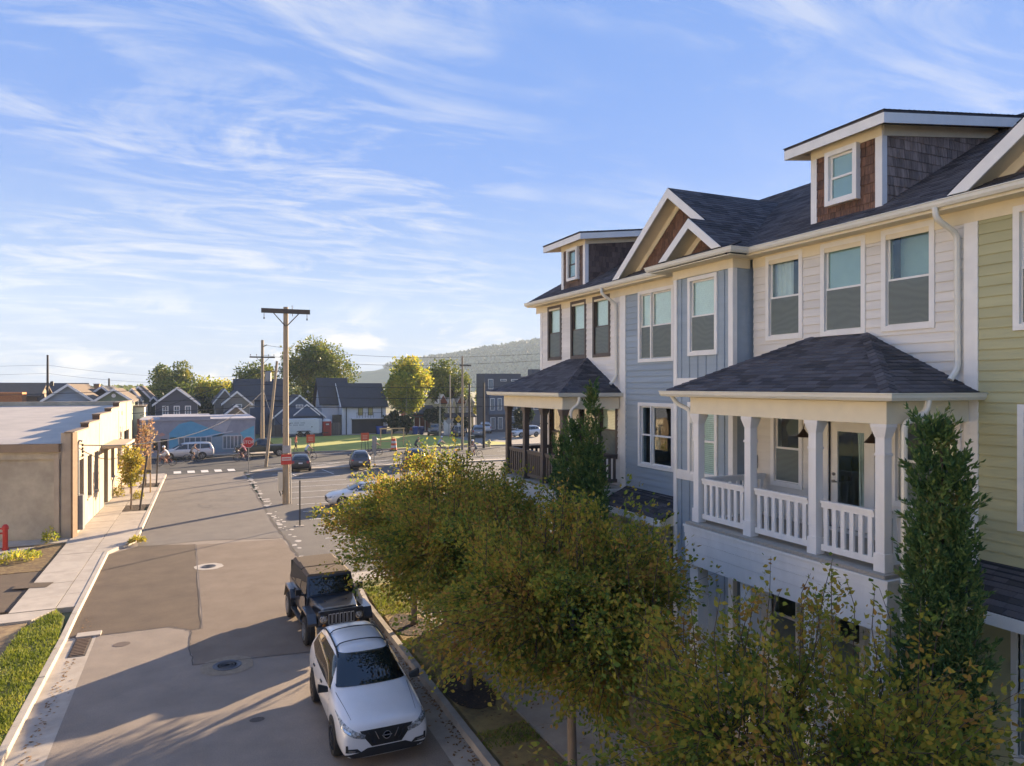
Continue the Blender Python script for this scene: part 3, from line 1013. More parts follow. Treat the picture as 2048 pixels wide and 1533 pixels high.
def dormer(h, y0, y1, ry0, ry1, mode, mfront, mside, wtrim, wy, wz, sash=None):
    X = 12.35
    zb = mz(X) - .06
    zt = 12.08
    X1 = 16.6
    zt1 = zt + .13 * (X1 - X)
    b = MB().prism([(X, y0, zb), (X1, y0, mz(X1) - .1), (X1, y0, max(zt1, mz(X1))), (X, y0, zt)], (0, y1 - y0, 0)).build('dormer', mfront, h)
    wo = (wy[0] - .0, wy[1] + .0, wz[0], wz[1])
    # front shingles round the window: four rectangles
    F = (0, 1, 0); U = (0, 0, 1)
    def fr(a, b_, c, d, s): 
        if b_ - a > .03 and d - c > .03:
            shingles('shingles', [(X, a, c), (X, b_, c), (X, b_, d), (X, a, d)], F, U, mfront, b, expo=.19, wmin=.09, wmax=.2, th=.014, mode=mode, seed=s, inplane=(-1, 0, 0), maxparts=80)
    fr(y0 + .1, wy[0], zb, zt, 1); fr(wy[1], y1 - .1, zb, zt, 2); fr(wy[0], wy[1], zb, wz[0], 3); fr(wy[0], wy[1], wz[1], zt, 4)
    for yy, nrm in ((y0, (0, -1, 0)),):
        shingles('shingles', [(X + .1, yy, mz(X + .1)), (15.95, yy, mz(15.95)), (15.95, yy, zt + .13 * (15.95 - X)), (X + .1, yy, zt)], (1, 0, 0), U, mside, b, expo=.19, wmin=.1, wmax=.22, th=.014, mode=mode, seed=9, inplane=nrm, maxparts=190)
    for yy in (y0, y1):
        s_ = -1 if yy == y0 else 1
        MB().box(X - .03, yy - (.13 if s_ > 0 else .028), zb - .02, X - .001, yy + (.13 if s_ < 0 else .028), zt).build('corner_board', WHITE, b)
        MB().box(X - .001, yy + s_ * .001, zb - .02, X + .11, yy + s_ * .028, zt).build('corner_board', WHITE, b)
    # shed roof with fascia all round
    xf, xb = 11.98, 17.3
    zf = zt + .2
    zbk = zf + .125 * (xb - xf)
    ym = ry0, ry1
    rf = MB().prism([(xf, ry0, zf), (xb, ry0, zbk), (xb, ry0, zbk + .04), (xf, ry0, zf + .04)], (0, ry1 - ry0, 0)).build('dormer_roof', ROOF, h)
    shingles('shingles', [(xf - .02, ry0 - .02, zf + .041), (xf - .02, ry1 + .02, zf + .041), (xb, ry1 + .02, zbk + .041), (xb, ry0 - .02, zbk + .041)], (0, 1, 0), Vector((1, 0, .125)).normalized(), ROOF, rf, inplane=(0, 0, 1), seed=4)
    MB().box(xf, ry0 + .001, zf - .2, xf + .03, ry1 - .001, zf - .002).build('fascia', WHITE, rf)
    for yy in (ry0, ry1 - .03):
        MB().prism([(xf + .031, yy, zf - .2), (xb, yy, zbk - .2), (xb, yy, zbk - .001), (xf + .031, yy, zf - .001)], (0, .03, 0)).build('fascia', WHITE, rf)
    MB().prism([(xf + .031, ry0 + .031, zf - .08), (xb, ry0 + .031, zbk - .08), (xb, ry0 + .031, zbk - .06), (xf + .031, ry0 + .031, zf - .06)], (0, ry1 - ry0 - .062, 0)).build('soffit', UPLIT_TRIM, rf)
    MB().box(X - .035, y0 - .02, zt - .1, X - .001, y1 + .02, zt + .12).build('frieze_board', UPLIT_TRIM, rf)
    MB().prism([(X, y0 - .035, zt - .1), (15.9, y0 - .035, zt - .1 + .125 * 3.5), (15.9, y0 - .035, zt + .12 + .125 * 3.5), (X, y0 - .035, zt + .12)], (0, .03, 0)).build('frieze_board', UPLIT_TRIM, rf)
    w = window(h, X - .085, wy[0], wy[1], wz[0], wz[1], wtrim, tw=.1, blind=0, screen=False, room=False, sash=sash)
    MB().box(X - .022, wy[0] + .1, wz[0] + .1, X - .015, wy[1] - .1, wz[1] - .1).build('blind', mat('pale_blind', L('#9db5b5'), .8, .05, 4), w)

def railing(h, X, ys, zb, zt, m, axis='y', bal=.11, top_m=None, n=None, gap=.055, Y=None):
    """rail between two stations along y (or x), with its balusters as sub-parts"""
    a, b = ys
    r = MB()
    def bx(mb, p0, p1, w0, w1, z0, z1):
        if axis == 'y': mb.box(X + w0, p0, z0, X + w1, p1, z1)
        else: mb.box(p0, X + w0, z0, p1, X + w1, z1)
    bx(r, a, b, -.055, .055, zt - .045, zt)
    ro = r.build('railing', m, h)
    r2 = MB(); bx(r2, a, b, -.03, .03, zt - .125, zt - .046); r2.build('top_rail', m, ro)
    r2 = MB(); bx(r2, a, b, -.03, .03, zb, zb + .11); r2.build('bottom_rail', m, ro)
    n = n or max(2, int((b - a) / .2))
    first = None
    for i in range(n):
        c = a + (b - a) * (i + .5) / n
        q = MB()
        bx(q, c - .042, c + .042, -.022, .022, zb + .111, zt - .126)
        q.build('baluster', m, ro)
    return ro
def post(h, X, y, z0, z1, m, w=.085):
    mb = MB()
    mb.box(X - w, y - w, z0, X + w, y + w, z1)
    p = mb.build('post', m, h)
    MB().box(X - w - .02, y - w - .02, z0 + .001, X + w + .02, y + w + .02, z0 + .3).build('plinth', m, p)
    MB().box(X - w - .016, y - w - .016, z1 - .52, X + w + .016, y + w + .016, z1 - .48).build('collar', m, p)
    cp = MB()
    cp.hexa([(X - w - .005, y - w - .005, z1 - .22), (X + w + .005, y - w - .005, z1 - .22), (X + w + .005, y + w + .005, z1 - .22), (X - w - .005, y + w + .005, z1 - .22)],
            [(X - w - .04, y - w - .065, z1 - .05), (X + w + .04, y - w - .065, z1 - .05), (X + w + .04, y + w + .065, z1 - .05), (X - w - .04, y + w + .065, z1 - .05)])
    cp.box(X - w - .04, y - w - .065, z1 - .05, X + w + .04, y + w + .065, z1 - .001)
    cp.build('capital', m, p)
def porch(h, ya, yb, yr0, yr1, posts, deck, zdeck, zg, mpost, dsp, ridge=8.1):
    """ya..yb eave span, ridge at the wall from yr0 to yr1"""
    Xe = 10.0
    ze = zg + .1
    A, B = (Xe, ya, ze), (Xe, yb, ze)
    W0, W1, R0, R1 = (XW, ya, ze), (XW, yb, ze), (XW, yr0, ridge), (XW, yr1, ridge)
    upf = Vector((XW - Xe, 0, ridge - ze)).normalized()
    roof_plane(h, [A, B, R1, R0], (0, 1, 0), upf, name='porch_roof', seed=31)
    upr = Vector((0, yr0 - ya, ridge - ze)).normalized()
    roof_plane(h, [A, R0, W0], (1, 0, 0), upr, name='porch_roof', seed=32)
    upl = Vector((0, yr1 - yb, ridge - ze)).normalized()
    roof_plane(h, [B, W1, R1], (1, 0, 0), upl, name='porch_roof', seed=33)
    # hip caps
    for P, Q in ((A, R0), (B, R1)):
        hc = MB()
        P, Q = Vector(P), Vector(Q)
        n = 18
        for i in range(n):
            a, b = P.lerp(Q, i / n), P.lerp(Q, (i + 1.15) / n)
            s_ = (b - a).normalized().cross(Vector((0, 0, 1))).normalized() * .13
            up = Vector((0, 0, .03))
            hc.poly([a + s_ - up * .6, a + up * 1.2, a - s_ - up * .6, b + s_ - up * 1.2, b + up * .6, b - s_ - up * 1.2], [(0, 1, 4, 3), (1, 2, 5, 4), (0, 2, 1)])
        hc.build('hip_cap', ROOF, h)
    gutter(h, [(XW, yb), (Xe, yb), (Xe, ya), (XW, ya)][::-1] if False else [(XW, yb), (Xe, yb), (Xe, ya), (XW, ya)], z=zg - .03, name='gutter')
    MB().box(Xe + .002, ya + .002, zg - .04, XW - .05, yb - .002, zg - .02).build('soffit', UPLIT_TRIM, h)
    zc = zg - .05
    X0 = 10.24
    y0, y1 = posts[-1] - .15, posts[0] + .15
    bm_ = MB()
    bm_.box(X0 - .12, y0, zc - .36, X0 + .12, y1, zc)
    bm_.box(X0 + .121, y0, zc - .36, XW - .06, y0 + .24, zc)
    bm_.box(X0 + .121, y1 - .24, zc - .36, XW - .06, y1, zc)
    bm_.build('beam', UPLIT_TRIM, h)
    MB().box(X0 + .13, y0 + .25, zc - .1, XW - .06, y1 - .25, zc - .08).build('porch_ceiling', mat('porch_ceiling_glow_tint', L('#d9cfae'), .6, .05, 3), h)  # yellow glow under the porch is put into the ceiling colour
    for yy in posts:
        post(h, X0, yy, zdeck, zc - .361, mpost)
    # deck with band boards
    MB().box(10.0, deck[0] + .02, zdeck - .06, XW - .03, deck[1] - .02, zdeck - .002).build('deck', mat('deck_boards', L('#a19a8e'), .8, .15, 6, stretch=(1, 8, 1)), h)
    z = zdeck - .065
    for hgt, pr in ((.05, .05), (.14, .03), (.16, .02), (.22, .012), (.3, .006)):
        mb = MB()
        mb.box(10.03 - pr, deck[0] - pr, z - hgt, 10.08, deck[1] + pr, z - .004)
        mb.box(10.08, deck[0] - pr, z - hgt, XW - .03, deck[0] + .05, z - .004)
        mb.box(10.08, deck[1] - .05, z - hgt, XW - .03, deck[1] + pr, z - .004)
        mb.build('band_board', WHITE_COOL, h)
        z -= hgt
    for i in range(len(posts) - 1):
        railing(h, X0, (posts[i + 1] + .15, posts[i] - .15), zdeck + .09, zdeck + .98, mpost, n=7 if i < 2 else 6)
    for yy in (posts[0], posts[-1]):
        railing(h, yy, (X0 + .15, XW - .06), zdeck + .09, zdeck + .98, mpost, axis='x', n=10)
    for yy in (posts[0], posts[1], posts[2], posts[3]):
        MB().box(X0 - .14, yy - .14, -.6, X0 + .14, yy + .14, z - .001).build('column', WHITE_COOL, h)
def shed_roof(h, y0, y1, zt=4.1, X0=11.15, zf=3.58):
    up = Vector((XW - X0, 0, zt - zf)).normalized()
    roof_plane(h, [(X0, y0, zf), (X0, y1, zf), (XW - .02, y1, zt), (XW - .02, y0, zt)], (0, 1, 0), up, name='awning_roof', seed=61)
    MB().box(X0 - .03, y0, zf - .2, X0, y1, zf - .01).build('fascia', WHITE, h)
    MB().box(X0 + .001, y0 + .02, zf - .2, XW - .05, y1 - .02, zf - .17).build('soffit', UPLIT_TRIM, h)
    for yy in (y0, y1 - .04):
        MB().prism([(X0 + .001, yy, zf - .2), (XW - .05, yy, zf - .2), (XW - .05, yy, zt - .1), (X0 + .001, yy, zf - .08)], (0, .04, 0)).build('cheek', UPLIT_TRIM, h)
def lantern(h, X, y, z):
    m = mat('dark_bronze', L('#4d4038'), .4, .1, 9, metal=.5)
    a = [(X, y, z + .25), (X - .1, y, z + .34), (X - .22, y, z + .3), (X - .25, y, z + .16)]
    l_ = MB().tube(a, .012, 6).build('wall_lamp', m, h)
    MB().lathe([(.02, .17), (.05, .12), (.15, 0), (.145, -.005), (.045, .11)], (X - .25, y, z), 16).build('shade', m, l_)

# --- sage green townhouse (nearest)
hD = thing('townhouse', 'sage green clapboard townhouse at the right edge of the picture', 'townhouse', (XW, 5.0, 0), group='row of townhouses')
y0, y1 = 2.2, 7.86
opsD = [(6.12, 7.18, 8.02, 9.9), (6.12, 7.1, 4.78, 6.68), (3.4, 4.6, 8.02, 9.9)]
siding_wall(hD, XW, y0, y1, 4.1, 9.88, opsD, GREEN)
window(hD, XW, 6.04, 7.27, 7.95, 9.97, WHITE)
window(hD, XW, 6.04, 7.2, 4.7, 6.75, WHITE)
window(hD, XW, 3.32, 4.68, 7.95, 9.97, WHITE)
opsD2 = [(5.9, 7.2, 1.0, 3.1)]
siding_wall(hD, XW, y0, y1, -.6, 3.6, opsD2, GREEN)
MB().box(XW, y0, 3.61, XW + .2, y1, 4.09).build('wall', GREEN, hD)
window(hD, XW, 5.8, 7.3, .95, 3.2, WHITE, muls=(6.55,))
shed_roof(hD, 2.2, 7.8)
main_roof(hD, y0, 7.9, 1); shell(hD, y0, 7.88, GREEN)
eave(hD, y0, 7.9)
gutter(hD, [(11.78, 7.9), (11.78, y0)])
# gable over the green house
def gable(h, ya, yp, yb, X, X2, zf, zp, yl=None, xb=15.9, cedar=CEDAR_I, mode='stuff'):
    roof_plane(h, [(X, yp, zp), (X, yb, zf), (11.9, yb, zf), (xb, yp, zp)], Vector((1, 0, 0)), Vector((0, yp - yb, zp - zf)).normalized(), name='gable_roof', seed=21)
    if yl is None:
        roof_plane(h, [(X, yp, zp), (xb, yp, zp), (11.9, ya, zf), (X, ya, zf)], Vector((1, 0, 0)), Vector((0, yp - ya, zp - zf)).normalized(), name='gable_roof', seed=22)
    w = MB().prism([(X2, ya + .2, zf - .05), (X2, yb - .2, zf - .05), (X2, yp, zp - .2)], (.1, 0, 0)).build('gable_wall', cedar, h)
    shingles('shingles', [(X2 - .001, ya + .2, zf - .05), (X2 - .001, yb - .2, zf - .05), (X2 - .001, yp, zp - .18)], (0, 1, 0), (0, 0, 1), cedar, w, expo=.2, wmin=.1, wmax=.22, th=.014, mode=mode, seed=5, inplane=(-1, 0, 0))
gable(hD, 2.3, 5.2, 8.08, 11.73, XW, 10.33, 12.45)
rake(hD, 11.72, XW - .01, (8.08, 10.3), (5.2, 12.42))
rake(hD, 11.72, XW - .01, (2.3, 10.3), (5.199, 12.42))

# --- cream townhouse with the white porch
hC = thing('townhouse', 'cream townhouse with white balustered porch and a cedar dormer above', 'townhouse', (XW, 10.5, 0), group='row of townhouses')
y0, y1 = 7.88, 13.2
WC = [(8.62, 9.71), (10.07, 11.18), (11.68, 12.78)]
up = [(a + .08, b - .08, 8.16, 9.97) for a, b in WC]
lo = [(11.75, 12.55, 4.84, 6.42), (9.98, 10.98, 4.02, 6.3), (8.22, 9.42, 4.84, 6.42)]
siding_wall(hC, XW, y0 + .2, y1, 4.1, 9.88, up + lo, CREAM)
for i, (a, b) in enumerate(WC):
    window(hC, XW, a, b, 8.1, 10.06, WHITE, blind=0 if i else .0, curtain=(i == 2))
for i, (a, b) in enumerate(WC[:2]):
    MB().box(XW + .075 + .3 * (1 - i), a + .11, (8.9, 8.2)[i], XW + .08 + .3 * (1 - i), b - .11, 9.95).build('blind', mat('pale_blind', L('#9db5b5'), .8, .05, 4), hC)
window(hC, XW, 11.68, 12.62, 4.76, 6.5, WHITE, blind=.0, screen=True, curtain=False, split=.5)
window(hC, XW, 8.14, 9.5, 4.76, 6.5, WHITE, blind=.0, screen=True)
# door with glazed panel
d = MB()
X = XW
d.box(X - .05, 9.86, 4.1, X + .12, 9.98, 6.42); d.box(X - .05, 10.98, 4.1, X + .12, 11.1, 6.42); d.box(X - .05, 9.98, 6.3, X + .12, 10.98, 6.42)
door = d.build('door', WHITE, hC)
lf = MB()
lf.box(X + .03, 9.985, 4.11, X + .075, 10.15, 6.295); lf.box(X + .03, 10.8, 4.11, X + .075, 10.975, 6.295)
lf.box(X + .03, 10.15, 4.11, X + .075, 10.8, 4.45); lf.box(X + .03, 10.15, 6.1, X + .075, 10.8, 6.295)
lf.build('leaf', WHITE, door)
MB().box(X + .05, 10.15, 4.45, X + .055, 10.8, 6.1).build('pane', GLASS, door)
dk = mat('nickel', L('#8d8a85'), .3, .05, 9, metal=.9)
MB().lathe([(.03, 0), (.035, -.03), (.02, -.05)], (X + .03, 10.88, 5.2), 12, 'x').tube([(X - .03, 10.88, 5.05), (X - .03, 10.77, 5.05)], .014, 8).lathe([(.03, 0), (.03, -.05)], (X + .03, 10.88, 5.05), 12, 'x').build('handle', dk, door)
cm = MB()
pts = [(X + .18 + .03 * math.sin(k * 2.0), 10.16 + .028 * k) for k in range(10)]
for (xa, ya), (xb, yb) in zip(pts[:-1], pts[1:]):
    cm.poly([(xa, ya - .0, 4.4), (xb, yb * .6 + 10.16 * .4, 4.4), (xb, yb, 6.15), (xa, ya, 6.15)], [(0, 1, 2, 3)])
cm.build('curtain', CURTAIN, door)
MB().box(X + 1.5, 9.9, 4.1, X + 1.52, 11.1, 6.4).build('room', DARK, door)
lantern(hC, XW - .02, 9.72, 5.95); lantern(hC, XW - .02, 11.42, 5.95)
MB().box(XW - .04, 7.84, 3.0, XW + .15, 8.08, 9.86).build('corner_board', WHITE, hC)
MB().box(XW - .12, 13.05, 5.1, XW - .02, 13.2, 5.4).build('meter_box', METAL_G, hC)
main_roof(hC, 7.9, 13.2, 2); shell(hC, y0, y1, CREAM)
eave(hC, 7.9, 13.2)
gutter(hC, [(11.78, 12.88), (11.78, 7.9)])
dormer(hC, 9.84, 11.56, 9.5, 12.02, 'parts', CEDAR, CEDAR_GREY, WHITE, (10.33, 11.13), (10.86, 12.0))
porch(hC, 7.82, 13.66, 10.05, 11.43, [12.79, 11.17, 9.52, 8.13], (7.9, 12.98), 4.02, 6.84, WHITE_COOL, None)
downspout(hC, [(11.7, 8.28, 10.14), (11.7, 8.26, 9.95), (12.1, 8.16, 9.7), (12.12, 8.16, 7.35), (11.95, 8.18, 7.15)])
downspout(hC, [(10.8, 7.75, 6.82), (10.78, 7.78, 6.62), (10.4, 7.88, 6.45), (10.4, 7.88, 4.2), (10.25, 7.78, 3.9), (10.25, 7.78, -.5)])
downspout(hC, [(10.1, 13.6, 6.82), (10.13, 13.45, 6.64), (10.2, 13.05, 6.5), (10.22, 12.98, 6.2)])
siding_wall(hC, XW, y0 + .2, y1, -.6, 3.25, [(8.3, 9.5, .12, 2.6), (10.2, 12.6, .9, 2.7)], CREAM)
MB().box(XW, y0 + .2, 3.26, XW + .2, y1, 4.09).build('wall', CREAM, hC)
window(hC, XW, 10.1, 12.7, .8, 2.8, WHITE, muls=(10.95, 11.85), blind=0)
MB().box(XW + .1, 8.3, .12, XW + .16, 9.5, 2.6).build('door', mat('dark_door', L('#3a2f29'), .5, .1, 6), hC)
MB().box(10.05, 7.9, -.6, 12.18, 12.9, .0).build('stoop', CONC_D, hC)
# iron rail by the stoop, seen through the leaves
ir = MB()
for k in range(9):
    ir.tube([(10.02, 8.4 + .12 * k, -.4), (10.02, 8.4 + .12 * k, .85)], .009, 5)
ir.tube([(10.02, 8.35, .86), (10.02, 9.45, .86)], .018, 6)
ir.build('iron_rail', BLACK, hC)

# --- blue grey townhouse with the projecting bay
hB = thing('townhouse', 'blue grey townhouse with double cedar gables and a board-and-batten bay', 'townhouse', (XW, 16, 0), group='row of townhouses')
y0, y1 = 13.2, 18.75
opsB = [(16.38, 17.97, 7.83, 9.8), (16.38, 17.97, 4.71, 6.47)]
siding_wall(hB, XW, 15.56, y1 - .02, 3.95, 9.88, opsB, BLUE)
window(hB, XW, 16.3, 18.05, 7.75, 9.88, WHITE, muls=(17.4,), blind=.55)
window(hB, XW, 16.3, 18.05, 4.63, 6.55, WHITE, muls=(17.4,), blind=0, screen=False)
XB = 11.66
opb = [(13.92, 14.9, 7.9, 9.76), (13.92, 14.9, 4.75, 6.55)]
bay = MB()
band_boxes(bay, XB, XB + .2, 13.31, 15.55, -.6, 9.9, opb)
bay.box(XB + .201, 13.31, -.6, XW + .1, 13.36, 9.9); bay.box(XB + .201, 15.5, -.6, XW + .1, 15.55, 9.9)
bayo = bay.build('bay', BLUE, hB)
for yy in [13.62, 13.97 - .07, 14.3, 14.62, 14.95, 15.28]:
    for za, zb in ((7.26, 9.86), (4.86, 7.0), (-.55, 4.6)):
        inn = [o for o in opb if o[0] - .1 < yy < o[1] + .1 and o[2] < zb and o[3] > za]
        segs = [(za, zb)]
        for o in inn:
            segs = [q for s_ in segs for q in ((s_[0], min(s_[1], o[2] - .08)), (max(s_[0], o[3] + .08), s_[1])) if q[1] - q[0] > .05]
        for q in segs:
            MB().box(XB - .022, yy - .025, q[0], XB - .001, yy + .025, q[1]).build('batten', BLUE, bayo)
for za, zb in ((7.0, 7.25), (4.6, 4.85)):
    MB().box(XB - .03, 13.45, za, XB - .001, 15.45, zb).build('band_board', WHITE, bayo)
for a, b in ((13.3, 13.44), (15.46, 15.58)):
    MB().box(XB - .035, a - .02, .15, XB - .001, b, 9.88).build('corner_board', WHITE, bayo)
MB().box(XB, 13.28, .15, XB + .1, 13.309, 9.88).build('corner_board', WHITE, bayo)
MB().box(XB - .045, 13.27, 9.86, XB - .002, 15.6, 10.09).build('frieze_board', UPLIT_TRIM, bayo)
MB().box(XB, 13.27, 9.86, XW - .05, 13.3, 10.09).build('frieze_board', UPLIT_TRIM, bayo)
window(hB, XB, 13.84, 14.98, 7.82, 9.84, WHITE, blind=1.0)
window(hB, XB, 13.84, 14.98, 4.67, 6.63, WHITE, blind=1.0, screen=False)
MB().box(11.2, 12.9, 10.08, XW, 16.06, 10.1).build('soffit', UPLIT_TRIM, hB)
main_roof(hB, y0, y1, 3); shell(hB, y0, y1, BLUE)
eave(hB, 15.56, y1)
gutter(hB, [(11.78, 12.9), (11.26, 12.9), (11.26, 16.08), (11.78, 16.08)][::-1])
gutter(hB, [(11.78, 18.75), (11.78, 16.09)])
# big and small gables
zf, zp = 10.27, 12.44
yp = 15.95
k_ = (zp - zf) / (18.8 - yp)
zs_ = zp - k_ * (yp - 14.34)
upR = Vector((0, 1, k_)).normalized(); upL = Vector((0, -1, k_)).normalized()
roof_plane(hB, [(11.72, 14.34, zs_), (11.72, yp, zp), (15.9, yp, zp), (13.6, 14.34, zs_)], (1, 0, 0), upR, name='gable_roof', seed=41)
roof_plane(hB, [(11.17, 12.95, zs_ - k_ * 1.39), (11.17, 14.34, zs_), (13.6, 14.34, zs_), (11.8, 12.95, zs_ - k_ * 1.39)], (1, 0, 0), upR, name='gable_roof', seed=42)
roof_plane(hB, [(11.72, 18.8, zf), (11.9, 18.8, zf), (15.9, yp, zp), (11.72, yp, zp)], (1, 0, 0), upL, name='gable_roof', seed=43)
roof_plane(hB, [(11.17, 15.75, zs_ - .72 * 1.41), (12.25, 15.75, zs_ - .72 * 1.41), (12.25, 14.34, zs_), (11.17, 14.34, zs_)], (1, 0, 0), Vector((0, -1, .72)).normalized(), name='gable_roof', seed=44)
gw = MB().prism([(XW, 13.4, zf - .1), (XW, 18.6, zf - .1), (XW, yp, zp - .15)], (.1, 0, 0)).build('gable_wall', CEDAR, hB)
shingles('shingles', [(XW - .001, 14.6, zf - .05), (XW - .001, 18.55, zf - .05), (XW - .001, yp, zp - .14), (XW - .001, 14.6, zp - .14 - k_ * 1.3)], (0, 1, 0), (0, 0, 1), CEDAR, gw, expo=.2, wmin=.1, wmax=.22, th=.014, mode='parts', seed=6, inplane=(-1, 0, 0), maxparts=220)
sg = MB().prism([(XB, 13.1, 10.1), (XB, 15.5, 10.1), (XB, 14.34, zs_ - .12)], (.1, 0, 0)).build('gable_wall', CEDAR, hB)
shingles('shingles', [(XB - .001, 13.15, 10.15), (XB - .001, 15.5, 10.15), (XB - .001, 14.34, zs_ - .12)], (0, 1, 0), (0, 0, 1), CEDAR, sg, expo=.2, wmin=.1, wmax=.22, th=.014, mode='parts', seed=7, inplane=(-1, 0, 0), maxparts=60)
roof_plane(hB, [(11.2, 13.0, 10.26), (11.2, 15.9, 10.26), (11.64, 15.9, 10.44), (11.64, 13.0, 10.44)], (0, 1, 0), Vector((.44, 0, .18)).normalized(), th=.03, name='skirt_roof')
rake(hB, 11.7, XW - .01, (18.82, zf - .01), (yp, zp - .01))
rake(hB, 11.7, XW - .01, (14.36, zs_ - .01), (yp - .001, zp - .01), soffit=False)
rake(hB, 11.14, XB - .01, (15.76, zs_ - .73 * 1.42), (14.34, zs_ - .01), w=.24)
rake(hB, 11.14, XB - .01, (12.96, zs_ - k_ * 1.38 - .01), (14.339, zs_ - .01), w=.24, soffit=False)
shed_roof(hB, 15.57, 18.7, 3.95, 11.2, 3.5)
siding_wall(hB, XW, 15.56, y1 - .02, -.6, 3.3, [(15.9, 18.3, .5, 2.9)], BLUE)
MB().box(XW, 15.56, 3.31, XW + .2, y1 - .02, 3.94).build('wall', BLUE, hB)
window(hB, XW, 15.8, 18.4, .45, 3.0, WHITE, muls=(16.65, 17.5), blind=0, screen=False)

# --- pale townhouse at the far end with the dark porch
hA = thing('townhouse', 'pale townhouse at the far end with dark brown porch posts and window trim', 'townhouse', (XW, 21.7, 0), group='row of townhouses')
y0, y1 = 18.75, 24.7
WA = [(23.0, 24.1), (21.2, 22.3), (19.65, 20.75)]
upA = [(a + .08, b - .08, 8.06, 9.95) for a, b in WA]
loA = [(22.3, 23.9, 4.3, 6.4), (20.6, 21.6, 4.05, 6.35), (19.3, 20.3, 4.8, 6.4)]
siding_wall(hA, XW, y0 + .3, y1, 4.0, 9.88, upA + loA, CREAM2)
for (a, b), bl_ in zip(WA, (1.0, .62, .86)):
    window(hA, XW, a, b, 8.0, 10.03, BROWN_TRIM, blind=bl_, sash=BROWN_TRIM)
window(hA, XW, 22.2, 24.0, 4.2, 6.5, BROWN_TRIM, blind=0, sash=BROWN_TRIM, screen=False)
window(hA, XW, 20.5, 21.7, 4.0, 6.45, BROWN_TRIM, blind=0, sash=BROWN_TRIM, screen=False)
window(hA, XW, 19.22, 20.38, 4.72, 6.5, BROWN_TRIM, blind=.5, sash=BROWN_TRIM)
MB().box(XW - .04, y0 - .01, 3.0, XW + .15, y0 + .29, 9.86).build('corner_board', WHITE, hA)
MB().box(XW - .04, y1 - .12, 3.0, XW + .15, y1 + .03, 9.86).build('corner_board', WHITE, hA)
main_roof(hA, y0, 25.1, 5); shell(hA, y0, y1, CREAM2)
MB().box(XW, y1, -.6, 21.8, y1 + .02, 9.9).build('end_wall', CREAM2, hA)
eave(hA, y0, 25.1)
gutter(hA, [(11.78, 25.12), (11.78, y0)])
dormer(hA, 21.55, 23.25, 21.25, 24.1, 'stuff', CEDAR_I, CEDAR_I, WHITE, (21.95, 22.72), (10.82, 11.98), sash=BROWN_TRIM)
porch(hA, 18.97, 24.5, 21.15, 22.4, [23.4, 21.92, 20.55, 19.2], (18.95, 23.62), 3.9, 6.74, BROWN_TRIM, None, ridge=8.0)
downspout(hA, [(11.7, 19.4, 10.14), (11.7, 19.38, 9.95), (12.1, 19.2, 9.65), (12.12, 19.2, 7.35), (11.9, 19.2, 7.1)])
downspout(hA, [(10.62, 18.9, 6.72), (10.6, 18.92, 6.5), (10.37, 19.0, 6.3), (10.37, 18.98, 4.1), (10.25, 18.88, 3.8), (10.25, 18.88, -.5)])
siding_wall(hA, XW, y0 + .3, y1, -.6, 3.1, [(19.6, 22.0, .8, 2.6)], CREAM2)
MB().box(XW, y0 + .3, 3.11, XW + .2, y1, 3.99).build('wall', CREAM2, hA)
window(hA, XW, 19.5, 22.1, .7, 2.7, WHITE, muls=(20.4, 21.2), blind=0, screen=False)

# each townhouse scaled down about the camera point, the resulting locations written out
for h_, p_ in ((hD, (11.22, 4.6, .564)), (hC, (11.22, 9.66, .564)), (hB, (11.22, 14.72, .564)), (hA, (11.22, 19.96, .564))):
    h_.location = p_
    h_.scale = (.92, .92, .92)
# ------------------------------------------------------------------ vehicles
TYRE = mat('tyre_rubber', L('#1b1b1b'), .8, .15, 12, bump=.2, bscale=60)
RIM = mat('alloy_rim', L('#9da0a3'), .3, .06, 8, metal=.8)
RIM_D = mat('dark_rim', L('#34363a'), .35, .06, 8, metal=.6)
AUTO_GLASS = mat('auto_glass', L('#0c1416'), .03, .2, 2, spec=.9)
CHROME = mat('chrome', L('#c9cbcc'), .12, .03, 5, metal=1.)
HEAD = mat('headlight_lens', L('#54595e'), .08, .5, 22, spec=.9, col2=L('#b9bfc4'), c2lo=.4, c2hi=.62)
TAIL = mat('tail_light', L('#8d1512'), .15, .2, 9, spec=.7)
CLAD = mat('black_cladding', L('#1d1e20'), .6, .12, 10)
PLATE = mat('number_plate', L('#c9ccd0'), .5, .1, 30)
def paint(name, col, coat=.8, metal=0., rough=.32):
    return mat(name, L(col), rough, .03, 3, metal=metal, coat=coat)
